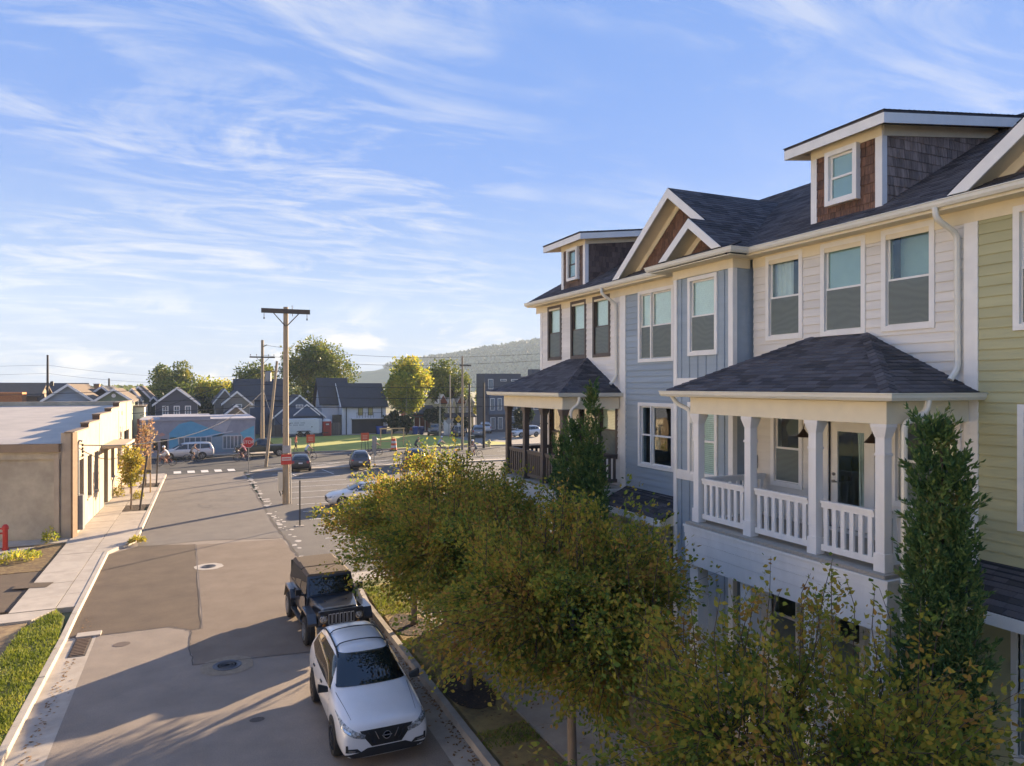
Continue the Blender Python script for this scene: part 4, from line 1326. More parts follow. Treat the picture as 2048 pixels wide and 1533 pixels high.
def loft_body(stations, paintm, name, parent, front_round=True):
    V, F = [], []
    k = 8
    rows = []
    for (x, zb, zs, zt, wb, wt) in stations:
        half = [(0, zb), (wb * .8, zb), (wb * .965, zb + .09), (wb, (zb + zs) * .5 + .06), (wb * .975, zs), (wt, zt - .035), (wt * .62, zt), (0, zt + .012)]
        ring = [(x, y, z) for y, z in half] + [(x, -y, z) for y, z in half[-2:0:-1]]
        rows.append(ring)
    n = len(rows[0])
    for r in rows: V += r
    for i in range(len(rows) - 1):
        for j in range(n):
            F.append([i * n + j, i * n + (j + 1) % n, (i + 1) * n + (j + 1) % n, (i + 1) * n + j])
    F.append(list(range(n))[::-1]); F.append([(len(rows) - 1) * n + j for j in range(n)])
    me = bpy.data.meshes.new(name + '_cage')
    me.from_pydata(V, [], F)
    o = bpy.data.objects.new(name, me)
    C.objects.link(o)
    md = o.modifiers.new('s', 'SUBSURF'); md.levels = 2; md.render_levels = 2
    dg = bpy.context.evaluated_depsgraph_get()
    me2 = bpy.data.meshes.new_from_object(o.evaluated_get(dg))
    o.modifiers.clear()
    bm = bmesh.new(); bm.from_mesh(me2)
    bmesh.ops.recalc_face_normals(bm, faces=bm.faces)
    bvh = BVHTree.FromBMesh(bm)
    bm.to_mesh(me2); bm.free()
    me2.materials.clear(); me2.materials.append(paintm)
    me2.polygons.foreach_set('use_smooth', [True] * len(me2.polygons))
    o.data = me2
    bpy.data.meshes.remove(me)
    o.parent = parent
    return o, bvh
def patch(bvh, poly, axis, sgn, offs, m, name, parent, step=.07, th=.012, label=None):
    """2-D outline projected on to the body: axis 'x' outline is (y,z), 'y' is (x,z), 'z' is (x,y); sgn gives the side it is seen from"""
    bm = bmesh.new()
    f = bm.faces.new([bm.verts.new((a, b, 0)) for a, b in poly])
    xs, ys_ = [p[0] for p in poly], [p[1] for p in poly]
    for ax, lo, hi in ((0, min(xs), max(xs)), (1, min(ys_), max(ys_))):
        n = int((hi - lo) / step)
        for i in range(1, n + 1):
            c = lo + (hi - lo) * i / (n + 1)
            co = (c, 0, 0) if ax == 0 else (0, c, 0)
            no = (1, 0, 0) if ax == 0 else (0, 1, 0)
            bmesh.ops.bisect_plane(bm, geom=bm.verts[:] + bm.edges[:] + bm.faces[:], plane_co=co, plane_no=no)
    bmesh.ops.triangulate(bm, faces=bm.faces[:])
    ai = 'xyz'.index(axis)
    oth = [i for i in range(3) if i != ai]
    d = Vector((0, 0, 0)); d[ai] = -sgn
    lastn = None
    for v in bm.verts:
        p = Vector((0, 0, 0))
        p[oth[0]], p[oth[1]] = v.co.x, v.co.y
        p[ai] = 6 * sgn
        hit, nrm, _, _ = bvh.ray_cast(p, d)
        if hit is None:
            hit, nrm, _, _ = bvh.find_nearest(Vector([p[0] if ai != 0 else 2 * sgn, p[1] if ai != 1 else sgn, p[2] if ai != 2 else 1.5]))
        if nrm.dot(d) > 0: nrm = -nrm
        v.co = hit + nrm * offs
        v.normal = nrm
    ext = bmesh.ops.extrude_edge_only(bm, edges=[e for e in bm.edges if e.is_boundary])
    for v in [g for g in ext['geom'] if isinstance(g, bmesh.types.BMVert)]:
        v.co += d * th
    bmesh.ops.recalc_face_normals(bm, faces=bm.faces)
    me = bpy.data.meshes.new(name)
    bm.to_mesh(me); bm.free()
    me.materials.append(m)
    me.polygons.foreach_set('use_smooth', [True] * len(me.polygons))
    me.set_sharp_from_angle(angle=R(50))
    o = bpy.data.objects.new(name, me)
    C.objects.link(o); o.parent = parent
    if label: o['label'] = label
    return o
def wheel(parent, x, y, r, w, rimm, spokes=5, detail=True):
    s = 1 if y > 0 else -1
    t = MB().lathe([(r * .62, -w / 2), (r * .93, -w / 2), (r, -w / 2 + .035), (r, w / 2 - .035), (r * .93, w / 2), (r * .62, w / 2)], (x, y, r), 24 if detail else 14, 'y').build('wheel', TYRE, parent, local=True, smooth='auto')
    q = MB()
    ye = y + s * (w / 2)
    q.lathe([(r * .64, 0), (r * .64, s * .012), (r * .56, s * .012), (r * .54, -s * .05), (.01, -s * .05)], (x, ye, r), 20 if detail else 12, 'y')
    if detail:
        for k in range(spokes):
            a = 2 * math.pi * k / spokes + .3
            ca, sa = math.cos(a), math.sin(a)
            w1, w0 = r * .09, r * .14
            def P(rad, tt, yy): return (x + rad * ca - tt * sa, ye + s * yy, r + rad * sa + tt * ca)
            q.hexa([P(.03, -w0, -.04), P(.03, w0, -.04), P(r * .58, w1, -.04), P(r * .58, -w1, -.04)], [P(.03, -w0, .012), P(.03, w0, .012), P(r * .58, w1, .004), P(r * .58, -w1, .004)])
        q.lathe([(r * .16, -s * .04), (r * .16, s * .018), (.01, s * .02)], (x, ye, r), 12, 'y')
    q.build('rim', rimm, t, local=True)
    return t
ST = {
 'suv': [(2.335, .32, .56, .72, .66, .50), (2.31, .25, .68, .87, .84, .72), (2.18, .24, .81, .95, .885, .78), (1.95, .25, .87, 1.0, .91, .80), (1.5, .25, .93, 1.07, .92, .80), (1.12, .25, .97, 1.12, .925, .80), (.98, .25, .99, 1.15, .925, .79), (.62, .25, 1.02, 1.40, .925, .70), (.20, .25, 1.04, 1.645, .925, .62), (-.1, .25, 1.05, 1.70, .925, .60), (-.9, .25, 1.08, 1.74, .925, .60), (-1.65, .26, 1.12, 1.70, .915, .58), (-1.98, .28, 1.12, 1.52, .90, .64), (-2.2, .34, 1.05, 1.2, .86, .72), (-2.32, .42, .86, 1.0, .78, .66), (-2.36, .5, .75, .85, .6, .5)],
 'minivan': [(2.52, .38, .58, .68, .6, .45), (2.44, .28, .68, .78, .82, .66), (2.2, .22, .82, .93, .93, .8), (1.75, .22, .92, 1.04, .97, .84), (1.45, .22, .96, 1.12, .975, .83), (.6, .22, 1.0, 1.62, .975, .7), (.25, .22, 1.02, 1.72, .975, .68), (-.9, .22, 1.04, 1.76, .975, .68), (-2.0, .24, 1.06, 1.74, .96, .67), (-2.3, .28, 1.06, 1.6, .94, .72), (-2.48, .36, 1.0, 1.2, .9, .74), (-2.56, .42, .85, 1.0, .8, .7)],
 'sedan': [(2.3, .36, .52, .60, .5, .4), (2.22, .25, .58, .70, .76, .6), (2.0, .2, .70, .82, .88, .74), (1.5, .2, .80, .93, .91, .78), (1.0, .2, .86, .98, .915, .78), (.88, .2, .88, 1.0, .915, .77), (.15, .2, .92, 1.38, .915, .62), (-.2, .2, .93, 1.43, .915, .6), (-.8, .2, .95, 1.42, .91, .6), (-1.55, .22, .97, 1.14, .9, .68), (-1.75, .22, .97, 1.09, .9, .72), (-2.15, .28, .92, 1.06, .86, .7), (-2.3, .4, .8, .95, .75, .62), (-2.34, .45, .7, .8, .6, .5)],
 'hatch': [(2.05, .36, .56, .64, .5, .4), (1.98, .26, .62, .76, .74, .58), (1.8, .2, .74, .9, .85, .72), (1.3, .2, .84, 1.0, .89, .76), (.92, .2, .9, 1.08, .895, .76), (.2, .2, .95, 1.45, .895, .62), (-.1, .2, .96, 1.5, .895, .6), (-1.0, .2, .98, 1.5, .89, .6), (-1.55, .22, 1.0, 1.42, .88, .6), (-1.85, .26, .98, 1.12, .85, .68), (-1.98, .36, .85, 1.0, .78, .66), (-2.03, .42, .7, .8, .66, .56)],
 'bigsuv': [(2.45, .42, .72, .86, .66, .55), (2.38, .34, .8, .98, .86, .74), (2.15, .3, .95, 1.12, .95, .84), (1.5, .3, 1.03, 1.18, .975, .86), (1.05, .3, 1.07, 1.22, .98, .85), (.35, .3, 1.1, 1.72, .98, .74), (.05, .3, 1.12, 1.8, .98, .72), (-1.0, .3, 1.14, 1.83, .98, .72), (-1.95, .32, 1.15, 1.8, .97, .71), (-2.25, .34, 1.14, 1.55, .95, .76), (-2.42, .42, 1.05, 1.2, .9, .78), (-2.5, .48, .85, 1.0, .82, .72)],
}
GEO = {  # wheel x front, rear, radius, half width, windshield (zb, zt, wb, wt), side windows, rear window, door seams
 'suv': dict(ax=(1.42, -1.29), r=.37, hw=.915, ws=[(-.74, 1.155), (.74, 1.155), (.575, 1.60), (-.575, 1.60)], side=[[(.78, 1.08), (-.23, 1.09), (-.23, 1.56), (.30, 1.53)], [(-.25, 1.09), (-1.23, 1.12), (-1.23, 1.56), (-.25, 1.56)], [(-1.25, 1.13), (-1.80, 1.22), (-1.72, 1.50), (-1.25, 1.55)]], rw=[(-.62, 1.18), (.62, 1.18), (.50, 1.52), (-.50, 1.52)], seams=[.9, -.25, -1.25], tl=(1.0, .86, .82, .6)),
 'minivan': dict(ax=(1.62, -1.42), r=.36, hw=.965, ws=[(-.8, 1.16), (.8, 1.16), (.64, 1.6), (-.64, 1.6)], side=[[(1.12, 1.06), (-.05, 1.08), (-.05, 1.58), (.52, 1.56)], [(-.12, 1.08), (-1.2, 1.1), (-1.2, 1.6), (-.12, 1.58)], [(-1.26, 1.1), (-2.2, 1.16), (-2.1, 1.56), (-1.26, 1.6)]], rw=[(-.7, 1.15), (.7, 1.15), (.58, 1.58), (-.58, 1.58)], seams=[1.2, -.08, -1.23], tl=(1.15, .86, .9, .7)),
 'sedan': dict(ax=(1.4, -1.3), r=.33, hw=.9, ws=[(-.74, 1.0), (.74, 1.0), (.58, 1.34), (-.58, 1.34)], side=[[(.7, .95), (-.25, .97), (-.25, 1.32), (.2, 1.3)], [(-.3, .97), (-1.25, 1.0), (-.95, 1.3), (-.3, 1.32)]], rw=[(-.66, 1.1), (.66, 1.1), (.54, 1.34), (-.54, 1.34)], seams=[.85, -.28, -1.1], tl=(.95, .72, .84, .5)),
 'hatch': dict(ax=(1.28, -1.25), r=.32, hw=.885, ws=[(-.72, 1.08), (.72, 1.08), (.58, 1.42), (-.58, 1.42)], side=[[(.7, 1.0), (-.25, 1.02), (-.25, 1.4), (.2, 1.38)], [(-.3, 1.02), (-1.2, 1.05), (-1.2, 1.38), (-.3, 1.4)]], rw=[(-.6, 1.06), (.6, 1.06), (.52, 1.4), (-.52, 1.4)], seams=[.8, -.28, -1.2], tl=(.98, .72, .8, .52)),
 'bigsuv': dict(ax=(1.5, -1.45), r=.4, hw=.97, ws=[(-.82, 1.24), (.82, 1.24), (.7, 1.7), (-.7, 1.7)], side=[[(.85, 1.15), (-.25, 1.17), (-.25, 1.68), (.36, 1.66)], [(-.3, 1.17), (-1.35, 1.18), (-1.35, 1.7), (-.3, 1.68)], [(-1.4, 1.18), (-2.15, 1.22), (-2.05, 1.65), (-1.4, 1.7)]], rw=[(-.72, 1.2), (.72, 1.2), (.62, 1.66), (-.62, 1.66)], seams=[.95, -.28, -1.38], tl=(1.18, .8, .92, .72)),
}
def vehicle(name, label, cat, loc, rz, kind, pm, group=None, rimm=None, detail=1, rails=False):
    t = thing(name, label, cat, loc, R(rz), group)
    t.scale = (.93, .93, .93)
    b, bvh = loft_body(ST[kind], pm, 'body', t)
    g = GEO[kind]
    zs0 = .22
    step = .07 if detail > 1 else .16
    for sgn in (1, -1):
        for ax in g['ax']:
            rr_ = g['r'] * 1.16
            pl = [(ax + rr_ * math.cos(a), g['r'] + rr_ * math.sin(a)) for a in [math.pi * k / 12 for k in range(13)]] + [(ax - rr_, .2), (ax + rr_, .2)]
            pl = [(p, max(.27 if kind != 'bigsuv' else .32, q)) for p, q in pl[:13]]
            patch(bvh, pl, 'y', sgn, .005, CLAD, 'wheel_arch', b, .12)
            wheel(t, ax, sgn * (g['hw'] - .1), g['r'], .23, rimm or RIM, detail=detail > 0)
        for pl in g['side']:
            patch(bvh, pl, 'y', sgn, .006, AUTO_GLASS, 'side_window', b, step)
        if detail:
            patch(bvh, [(g['ax'][0] - g['r'] * 1.2, .28), (g['ax'][1] + g['r'] * 1.2, .28), (g['ax'][1] + g['r'] * 1.2, .42), (g['ax'][0] - g['r'] * 1.2, .42)], 'y', sgn, .006, CLAD, 'sill_cladding', b, .2)
            for sx in g['seams']:
                patch(bvh, [(sx, .45), (sx + .012, .45), (sx + .012, g['side'][0][0][1] - .02), (sx, g['side'][0][0][1] - .02)], 'y', sgn, .002, CLAD, 'door_seam', b, .15)
            for hx in (g['seams'][1] + .16, g['seams'][2] + .16):
                patch(bvh, [(hx - .08, .93), (hx + .09, .935), (hx + .09, .965), (hx - .08, .96)], 'y', sgn, .025, pm if detail < 2 else BLACK, 'door_handle', b, .1, th=.03)
        mx, mz_ = g['side'][0][0][0] - .05, g['side'][0][0][1]
        MB().hexa([(mx - .02, sgn * (g['hw'] - .02), mz_ - .02), (mx + .12, sgn * (g['hw'] - .02), mz_ - .02), (mx + .14, sgn * (g['hw'] + .2), mz_), (mx + .02, sgn * (g['hw'] + .2), mz_)],
                  [(mx, sgn * (g['hw'] - .02), mz_ + .07), (mx + .1, sgn * (g['hw'] - .02), mz_ + .07), (mx + .1, sgn * (g['hw'] + .19), mz_ + .16), (mx + .02, sgn * (g['hw'] + .19), mz_ + .16)]).build('wing_mirror', BLACK if detail > 1 else pm, t, local=True, bevel=.015)
    patch(bvh, g['ws'], 'x', 1, .012, AUTO_GLASS, 'windscreen', b, step * .6)
    patch(bvh, g['rw'], 'x', -1, .006, AUTO_GLASS, 'rear_window', b, step)
    z1, z0, yo, yi = g['tl']
    for sgn in (1, -1):
        patch(bvh, [(sgn * yo, z1), (sgn * yo, z0), (sgn * yi, z0 + .05), (sgn * yi, z1)], 'x', -1, .008, TAIL, 'tail_light', b, .1)
    if kind != 'suv' or detail < 2:
        fz = {'minivan': .62, 'sedan': .56, 'hatch': .6, 'bigsuv': .78, 'suv': .66}[kind]
        for sgn in (1, -1):
            patch(bvh, [(sgn * .84, fz + .16), (sgn * .84, fz + .06), (sgn * .55, fz), (sgn * .5, fz + .1)], 'x', 1, .008, HEAD, 'headlight', b, .1)
        patch(bvh, [(-.45, fz + .06), (.45, fz + .06), (.4, fz - .1), (-.4, fz - .1)], 'x', 1, .007, CLAD, 'grille', b, .15)
        patch(bvh, [(-.65, .42), (.65, .42), (.6, .34), (-.6, .34)], 'x', 1, .007, CLAD, 'bumper_intake', b, .15)
        patch(bvh, [(-.17, .72 if kind != 'sedan' else .68), (.17, .72 if kind != 'sedan' else .68), (.17, .83 if kind != 'sedan' else .79), (-.17, .83 if kind != 'sedan' else .79)], 'x', -1, .012, PLATE, 'number_plate', b, .2)
        patch(bvh, [(-.7, .55), (.7, .55), (.66, .4), (-.66, .4)], 'x', -1, .007, CLAD, 'rear_bumper', b, .2)
    if rails:
        for sgn in (1, -1):
            pts = []
            for k in range(9):
                x = .25 - 1.95 * k / 8
                h_, n_, _, _ = bvh.ray_cast(Vector((x, sgn * .575, 3)), Vector((0, 0, -1)))
                pts.append((x, sgn * .575, h_.z + (.045 if 0 < k < 8 else .0)))
            MB().tube(pts, .018, 6).build('roof_rail', CLAD, t, local=True)
    return t, b, bvh

# --- white crossover in front
WP = paint('white_car_paint', '#cfd0d2', .9)
suv, sb, bv = vehicle('parked_car', 'white crossover with black roof rails parked at the front of the kerb line', 'car', (3.2, 15.1, 0), -90, 'suv', WP, 'cars parked along the kerb', RIM_D, 2, rails=True)
for x in (-.12, -.95):
    pts = []
    for k in range(13):
        y = -.57 + 1.14 * k / 12
        h_, n_, _, _ = bv.ray_cast(Vector((x, y, 3)), Vector((0, 0, -1)))
        pts.append((x - .05 * math.cos(y * 2.5), y, h_.z + (.04 if 0 < k < 12 else .03)))
    MB().tube(pts, .014, 6).build('roof_bar', CLAD, suv, local=True)
def mir(pl, f): return [(-a, b) for a, b in pl] if f < 0 else pl
for sgn in (1, -1):
    h1 = patch(bv, mir([(.865, .95), (.85, .82), (.66, .70), (.44, .635), (.42, .72), (.62, .81)], sgn), 'x', 1, .010, HEAD, 'headlight', sb, .05)
    patch(bv, mir([(.82, .855), (.80, .80), (.70, .75), (.70, .79)], sgn), 'x', 1, .018, CHROME, 'reflector', h1, .05)
    patch(bv, mir([(.60, .745), (.60, .70), (.52, .675), (.52, .72)], sgn), 'x', 1, .018, CHROME, 'reflector', h1, .05)
    patch(bv, mir([(.80, .56), (.80, .42), (.50, .40), (.58, .475), (.755, .49), (.76, .56)], sgn), 'x', 1, .008, CLAD, 'fog_recess', sb, .06)
    patch(bv, mir([(.75, .47), (.75, .435), (.62, .425), (.62, .455)], sgn), 'x', 1, .02, CHROME, 'fog_light', sb, .06)
    patch(bv, mir([(.40, .77), (.345, .77), (.215, .52), (.265, .52)], sgn), 'x', 1, .016, mat('gloss_black', L('#202226'), .12, .1, 6, spec=.8), 'grille_bar', sb, .05)
    patch(bv, mir([(.245, .76), (.225, .76), (.15, .60), (.165, .60)], sgn), 'x', 1, .018, CHROME, 'grille_trim', sb, .05)
patch(bv, [(-.53, .80), (.53, .80), (.44, .66), (.30, .48), (-.30, .48), (-.44, .66)], 'x', 1, .009, BLACK, 'grille', sb, .06)
patch(bv, [(-.84, .37), (-.52, .40), (-.38, .46), (.38, .46), (.52, .40), (.84, .37), (.74, .29), (-.74, .29)], 'x', 1, .008, CLAD, 'bumper_intake', sb, .06)
patch(bv, [(-.74, 1.165), (.74, 1.165), (.735, 1.19), (-.735, 1.19)], 'x', 1, .012, BLACK, 'cowl', sb, .08)
for sgn in (1, -1):
    patch(bv, [(1.02, sgn * .772), (1.0, sgn * .764), (2.08, sgn * .655), (2.08, sgn * .661)], 'z', 1, .003, CLAD, 'bonnet_seam', sb, .08)
h_, n_, _, _ = bv.ray_cast(Vector((5, 0, .665)), Vector((-1, 0, 0)))
em = MB()
em.lathe([(.082, 0), (.082, .02), (.064, .02), (.064, 0)], (h_.x + .015, 0, .665), 22, 'x')
em.box(h_.x + .02, -.1, .652, h_.x + .04, .1, .678)
em.build('emblem', CHROME, suv, local=True)
MB().box(-.3, -.035, 1.37, -.29, .035, 1.45)
patch(bv, [(-.035, 1.43), (.035, 1.43), (.035, 1.51), (-.035, 1.51)], 'x', 1, .012, PLATE, 'permit_sticker', sb, .1)
MB().lathe([(.02, 0), (.012, .1), (.004, .16)], (-1.55, 0, 1.72), 8).build('aerial', CLAD, suv, local=True)

# --- black off-road car with the folding top, black cloth coloured sunlit tan
JP = paint('black_car_paint', '#272b33', .9)
jt = thing('parked_car', 'black boxy off-road car with black folding fabric roof coloured sunlit brown behind the white car', 'car', (3.45, 21.25, 0), R(-87), 'cars parked along the kerb')
jt.scale = (.92, .92, .92)
TOP = mat('sunlit_roof_fabric', L('#5e5040'), .9, .1, 20, bump=.3, bscale=80)  # black cloth; the sun's warm tone is put into its colour
def jb(name, mb, m, parent=None, bevel=.02, **k):
    return mb.build(name, m, parent or jt, local=True, bevel=bevel, **k)
tub = jb('body', MB().hexa([(-2.05, -.78, .55), (.75, -.78, .55), (.75, .78, .55), (-2.05, .78, .55)], [(-2.05, -.78, 1.2), (.75, -.75, 1.2), (.75, .75, 1.2), (-2.05, .78, 1.2)]), JP, bevel=.04)
jb('bonnet', MB().hexa([(.72, -.72, .8), (1.98, -.6, .8), (1.98, .6, .8), (.72, .72, .8)], [(.72, -.68, 1.22), (1.9, -.5, 1.13), (1.9, .5, 1.13), (.72, .68, 1.22)]), JP, bevel=.05)
gr = jb('grille', MB().box(1.96, -.66, .62, 2.06, .66, 1.12), JP, bevel=.04)
for k in range(7):
    y = -.33 + .11 * k
    s_ = MB().box(2.061, y - .042, .72, 2.072, y + .042, 1.02).build('slot_trim', mat('bright_trim', L('#b9bcbe'), .35, .04, 5), gr, local=True)
    MB().box(2.0725, y - .028, .735, 2.078, y + .028, 1.0).build('slot', BLACK, gr, local=True)
for s_ in (1, -1):
    hl = MB().lathe([(.115, 0), (.115, .03), (.095, .035), (.09, .015), (.01, .03)], (2.06, s_ * .52, .9), 20, 'x').build('headlight', CHROME, jt, local=True)
    MB().lathe([(.088, .02), (.07, .035), (.01, .042)], (2.06, s_ * .52, .9), 18, 'x').build('lens', HEAD, hl, local=True)
    jb('indicator', MB().lathe([(.05, 0), (.045, .02), (.01, .025)], (2.06, s_ * .5, .7), 12, 'x'), mat('amber_lens', L('#8a5a20'), .2, .1, 6), bevel=0)
    # flared wings
    for cx, ln, nm in ((1.38, .62, 'front_wing'), (-1.5, .62, 'rear_wing')):
        pr = [(cx + ln, .78), (cx + ln * .72, 1.02), (cx - ln * .55, 1.04), (cx - ln * 1.05, .62)]
        pr2 = [(a, b - .06) for a, b in pr]
        w = MB()
        y0, y1 = s_ * .7, s_ * .95
        for (a, b), (c, d) in zip(pr[:-1], pr[1:]):
            w.hexa([(a, y0, b - .07), (a, y1, b - .07), (c, y1, d - .07), (c, y0, d - .07)], [(a, y0, b), (a, y1, b), (c, y1, d), (c, y0, d)])
        jb(nm, w, JP, bevel=0)
        MB().lathe([(.43, 0), (.43, .12), (.01, .12)], (cx, s_ * .78 - .06, .42), 18, 'y').build('wheel_well', BLACK, jt, local=True)
        wheel(jt, cx, s_ * .82, .405, .26, RIM, 5)
    jb('side_step', MB().box(-.95, s_ * .78, .42, .85, s_ * .93, .5), CLAD)
    # doors: seams, handles, hinges
    for x0, x1 in ((-.22, .70), (-1.1, -.26)):
        d = jb('door', MB().box(x0, s_ * .775, .6, x1, s_ * .795, 1.19), JP, bevel=.006)
        MB().box(x0 + .08, s_ * .796, 1.05, x0 + .22, s_ * .83, 1.09).build('handle', BLACK, d, local=True)
    for x0, x1, zt in ((-.18, .48, 1.66), (-1.06, -.28, 1.68), (-1.95, -1.2, 1.66)):
        jb('side_window', MB().hexa([(x0, s_ * .765, 1.23), (x1 + (.18 if x0 == -.18 else 0), s_ * .765, 1.23), (x1 + (.18 if x0 == -.18 else 0), s_ * .755, 1.23), (x0, s_ * .755, 1.23)], [(x0, s_ * .69, zt), (x1, s_ * .69, zt), (x1, s_ * .68, zt), (x0, s_ * .68, zt)]), AUTO_GLASS, bevel=0)
    jb('roof_side', MB().hexa([(-2.05, s_ * .77, 1.2), (.72, s_ * .745, 1.2), (.72, s_ * .71, 1.2), (-2.05, s_ * .73, 1.2)], [(-1.98, s_ * .685, 1.75), (.42, s_ * .685, 1.75), (.42, s_ * .62, 1.75), (-1.98, s_ * .62, 1.75)]), CLAD, bevel=.0)
    m_ = MB().box(.45, s_ * .86, 1.24, .56, s_ * 1.04, 1.42)
    m_.box(.47, s_ * .77, 1.2, .52, s_ * .86, 1.26)
    jb('wing_mirror', m_, BLACK, bevel=.015)
    jb('tail_light', MB().box(-2.09, s_ * .62, .82, -2.05, s_ * .76, 1.05), TAIL)
wf = jb('windscreen_frame', MB().hexa([(.70, -.74, 1.2), (.78, -.74, 1.2), (.78, .74, 1.2), (.70, .74, 1.2)], [(.40, -.68, 1.76), (.47, -.68, 1.76), (.47, .68, 1.76), (.40, .68, 1.76)]), JP, bevel=.015)
jb('windscreen', MB().hexa([(.783, -.66, 1.26), (.79, -.66, 1.26), (.79, .66, 1.26), (.783, .66, 1.26)], [(.502, -.62, 1.70), (.51, -.62, 1.70), (.51, .62, 1.70), (.502, .62, 1.70)]), AUTO_GLASS, bevel=0)
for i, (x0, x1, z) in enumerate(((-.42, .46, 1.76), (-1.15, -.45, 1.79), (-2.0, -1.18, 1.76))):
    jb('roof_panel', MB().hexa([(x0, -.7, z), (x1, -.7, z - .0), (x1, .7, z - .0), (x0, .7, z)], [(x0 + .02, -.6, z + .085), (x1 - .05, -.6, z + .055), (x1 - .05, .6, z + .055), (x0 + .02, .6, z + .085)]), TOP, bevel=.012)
jb('rear_panel', MB().box(-2.04, -.74, 1.2, -1.98, .74, 1.76), CLAD)
jb('front_bumper', MB().box(2.02, -.72, .5, 2.22, .72, .68), mat('grey_bumper', L('#4b4d50'), .5, .1, 8), bevel=.04)
jb('rear_bumper', MB().box(-2.2, -.78, .48, -2.05, .78, .66), CLAD, bevel=.03)
jb('chassis', MB().box(-1.95, -.55, .38, 1.95, .55, .56), BLACK)
MB().lathe([(.2, -.1), (.38, -.1), (.4, -.07), (.4, .09), (.36, .12), (.1, .12)], (-2.22, 0, 1.0), 22, 'x').build('spare_wheel', TYRE, jt, local=True)
for y in (-.3, .15):
    MB().tube([(.80, y, 1.24), (.74, y + .35, 1.345)], .008, 5).build('wiper', BLACK, jt, local=True)
for y in (-.32, .32):
    MB().box(1.25, y - .02, 1.17, 1.33, y + .02, 1.20).build('washer_jet', CLAD, jt, local=True)
text_mesh('Jeep', .09, CHROME, 'emblem', jt, Matrix.Translation((2.063, 0, 1.065)) @ Matrix.Rotation(R(90), 4, 'Z') @ Matrix.Rotation(R(90), 4, 'X'))

# --- other cars
SILVER = paint('silver_paint', '#c4c3c0', .7, .2, .35)
vehicle('parked_car', 'silver saloon car nosing out of the lot behind the yellow tree', 'car', (9.0, 42.4, 0), 180, 'sedan', SILVER, 'cars in the parking lot', detail=1)
vehicle('parked_car', 'black hatchback seen from behind beside the tall utility pole', 'car', (7.95, 61.8, 0), 82, 'hatch', paint('gloss_black_paint', '#1c1d22', .8), 'cars in the parking lot', detail=1)
vehicle('parked_car', 'dark grey car seen from behind between the hatchback and the large dark car', 'car', (12.75, 61.0, 0), 80, 'suv', paint('dark_grey_paint', '#3c4048', .8, .3), 'cars in the parking lot', detail=1)
vehicle('parked_car', 'large dark car with a tall rear window at the right end of the lot edge', 'car', (17.3, 60.2, 0), 78, 'bigsuv', paint('charcoal_paint', '#2a2d33', .8, .3), 'cars in the parking lot', detail=1, rails=False)
vehicle('minivan', 'silver minivan parked before the painted mural shop', 'minivan', (-.9, 75.2, 0), 180, 'minivan', SILVER, None, detail=1)
# pick-up truck
GP = paint('dark_green_paint', '#1d2c26', .8, .1)
pt = thing('pickup_truck', 'dark green pickup truck parked behind the stop sign', 'truck', (5.9, 75.3, 0), R(180))
def pb(name, mb, m, bevel=.04, parent=None): return mb.build(name, m, parent or pt, local=True, bevel=bevel)
pb('body', MB().hexa([(-2.6, -.93, .5), (2.55, -.9, .5), (2.55, .9, .5), (-2.6, .93, .5)], [(-2.6, -.95, 1.1), (2.45, -.88, 1.08), (2.45, .88, 1.08), (-2.6, .95, 1.1)]), GP, .07)
pb('bed', MB().box(-2.5, -.8, 1.1, -.7, .8, 1.12), BLACK, 0)
pb('cab', MB().hexa([(-.65, -.86, 1.08), (1.05, -.86, 1.08), (1.05, .86, 1.08), (-.65, .86, 1.08)], [(-.5, -.68, 1.75), (.4, -.68, 1.75), (.4, .68, 1.75), (-.5, .68, 1.75)]), GP, .06)
for s_ in (1, -1):
    pb('side_window', MB().hexa([(-.5, s_ * .862, 1.14), (.85, s_ * .862, 1.14), (.85, s_ * .85, 1.14), (-.5, s_ * .85, 1.14)], [(-.42, s_ * .72, 1.66), (.38, s_ * .72, 1.66), (.38, s_ * .7, 1.66), (-.42, s_ * .7, 1.66)]), AUTO_GLASS, 0)
    for cx in (1.65, -1.6):
        MB().lathe([(.45, 0), (.45, .1), (.01, .1)], (cx, s_ * .9 - .05, .42), 16, 'y').build('wheel_well', BLACK, pt, local=True)
        wheel(pt, cx, s_ * .87, .39, .24, RIM)
    pb('headlight', MB().box(2.45, s_ * .55, .82, 2.57, s_ * .85, 1.0), HEAD, .02)
    pb('door_handle', MB().box(-.35, s_ * .93, .98, -.2, s_ * .96, 1.02), CHROME, 0)
pb('windscreen', MB().hexa([(1.02, -.76, 1.14), (1.06, -.76, 1.12), (1.06, .76, 1.12), (1.02, .76, 1.14)], [(.42, -.62, 1.7), (.46, -.62, 1.7), (.46, .62, 1.7), (.42, .62, 1.7)]), AUTO_GLASS, 0)
pb('grille', MB().box(2.5, -.5, .78, 2.56, .5, 1.02), CLAD, .01)
pb('front_bumper', MB().box(2.45, -.9, .48, 2.68, .9, .68), CHROME, .04)
pb('rear_bumper', MB().box(-2.75, -.9, .5, -2.6, .9, .66), CHROME, .03)
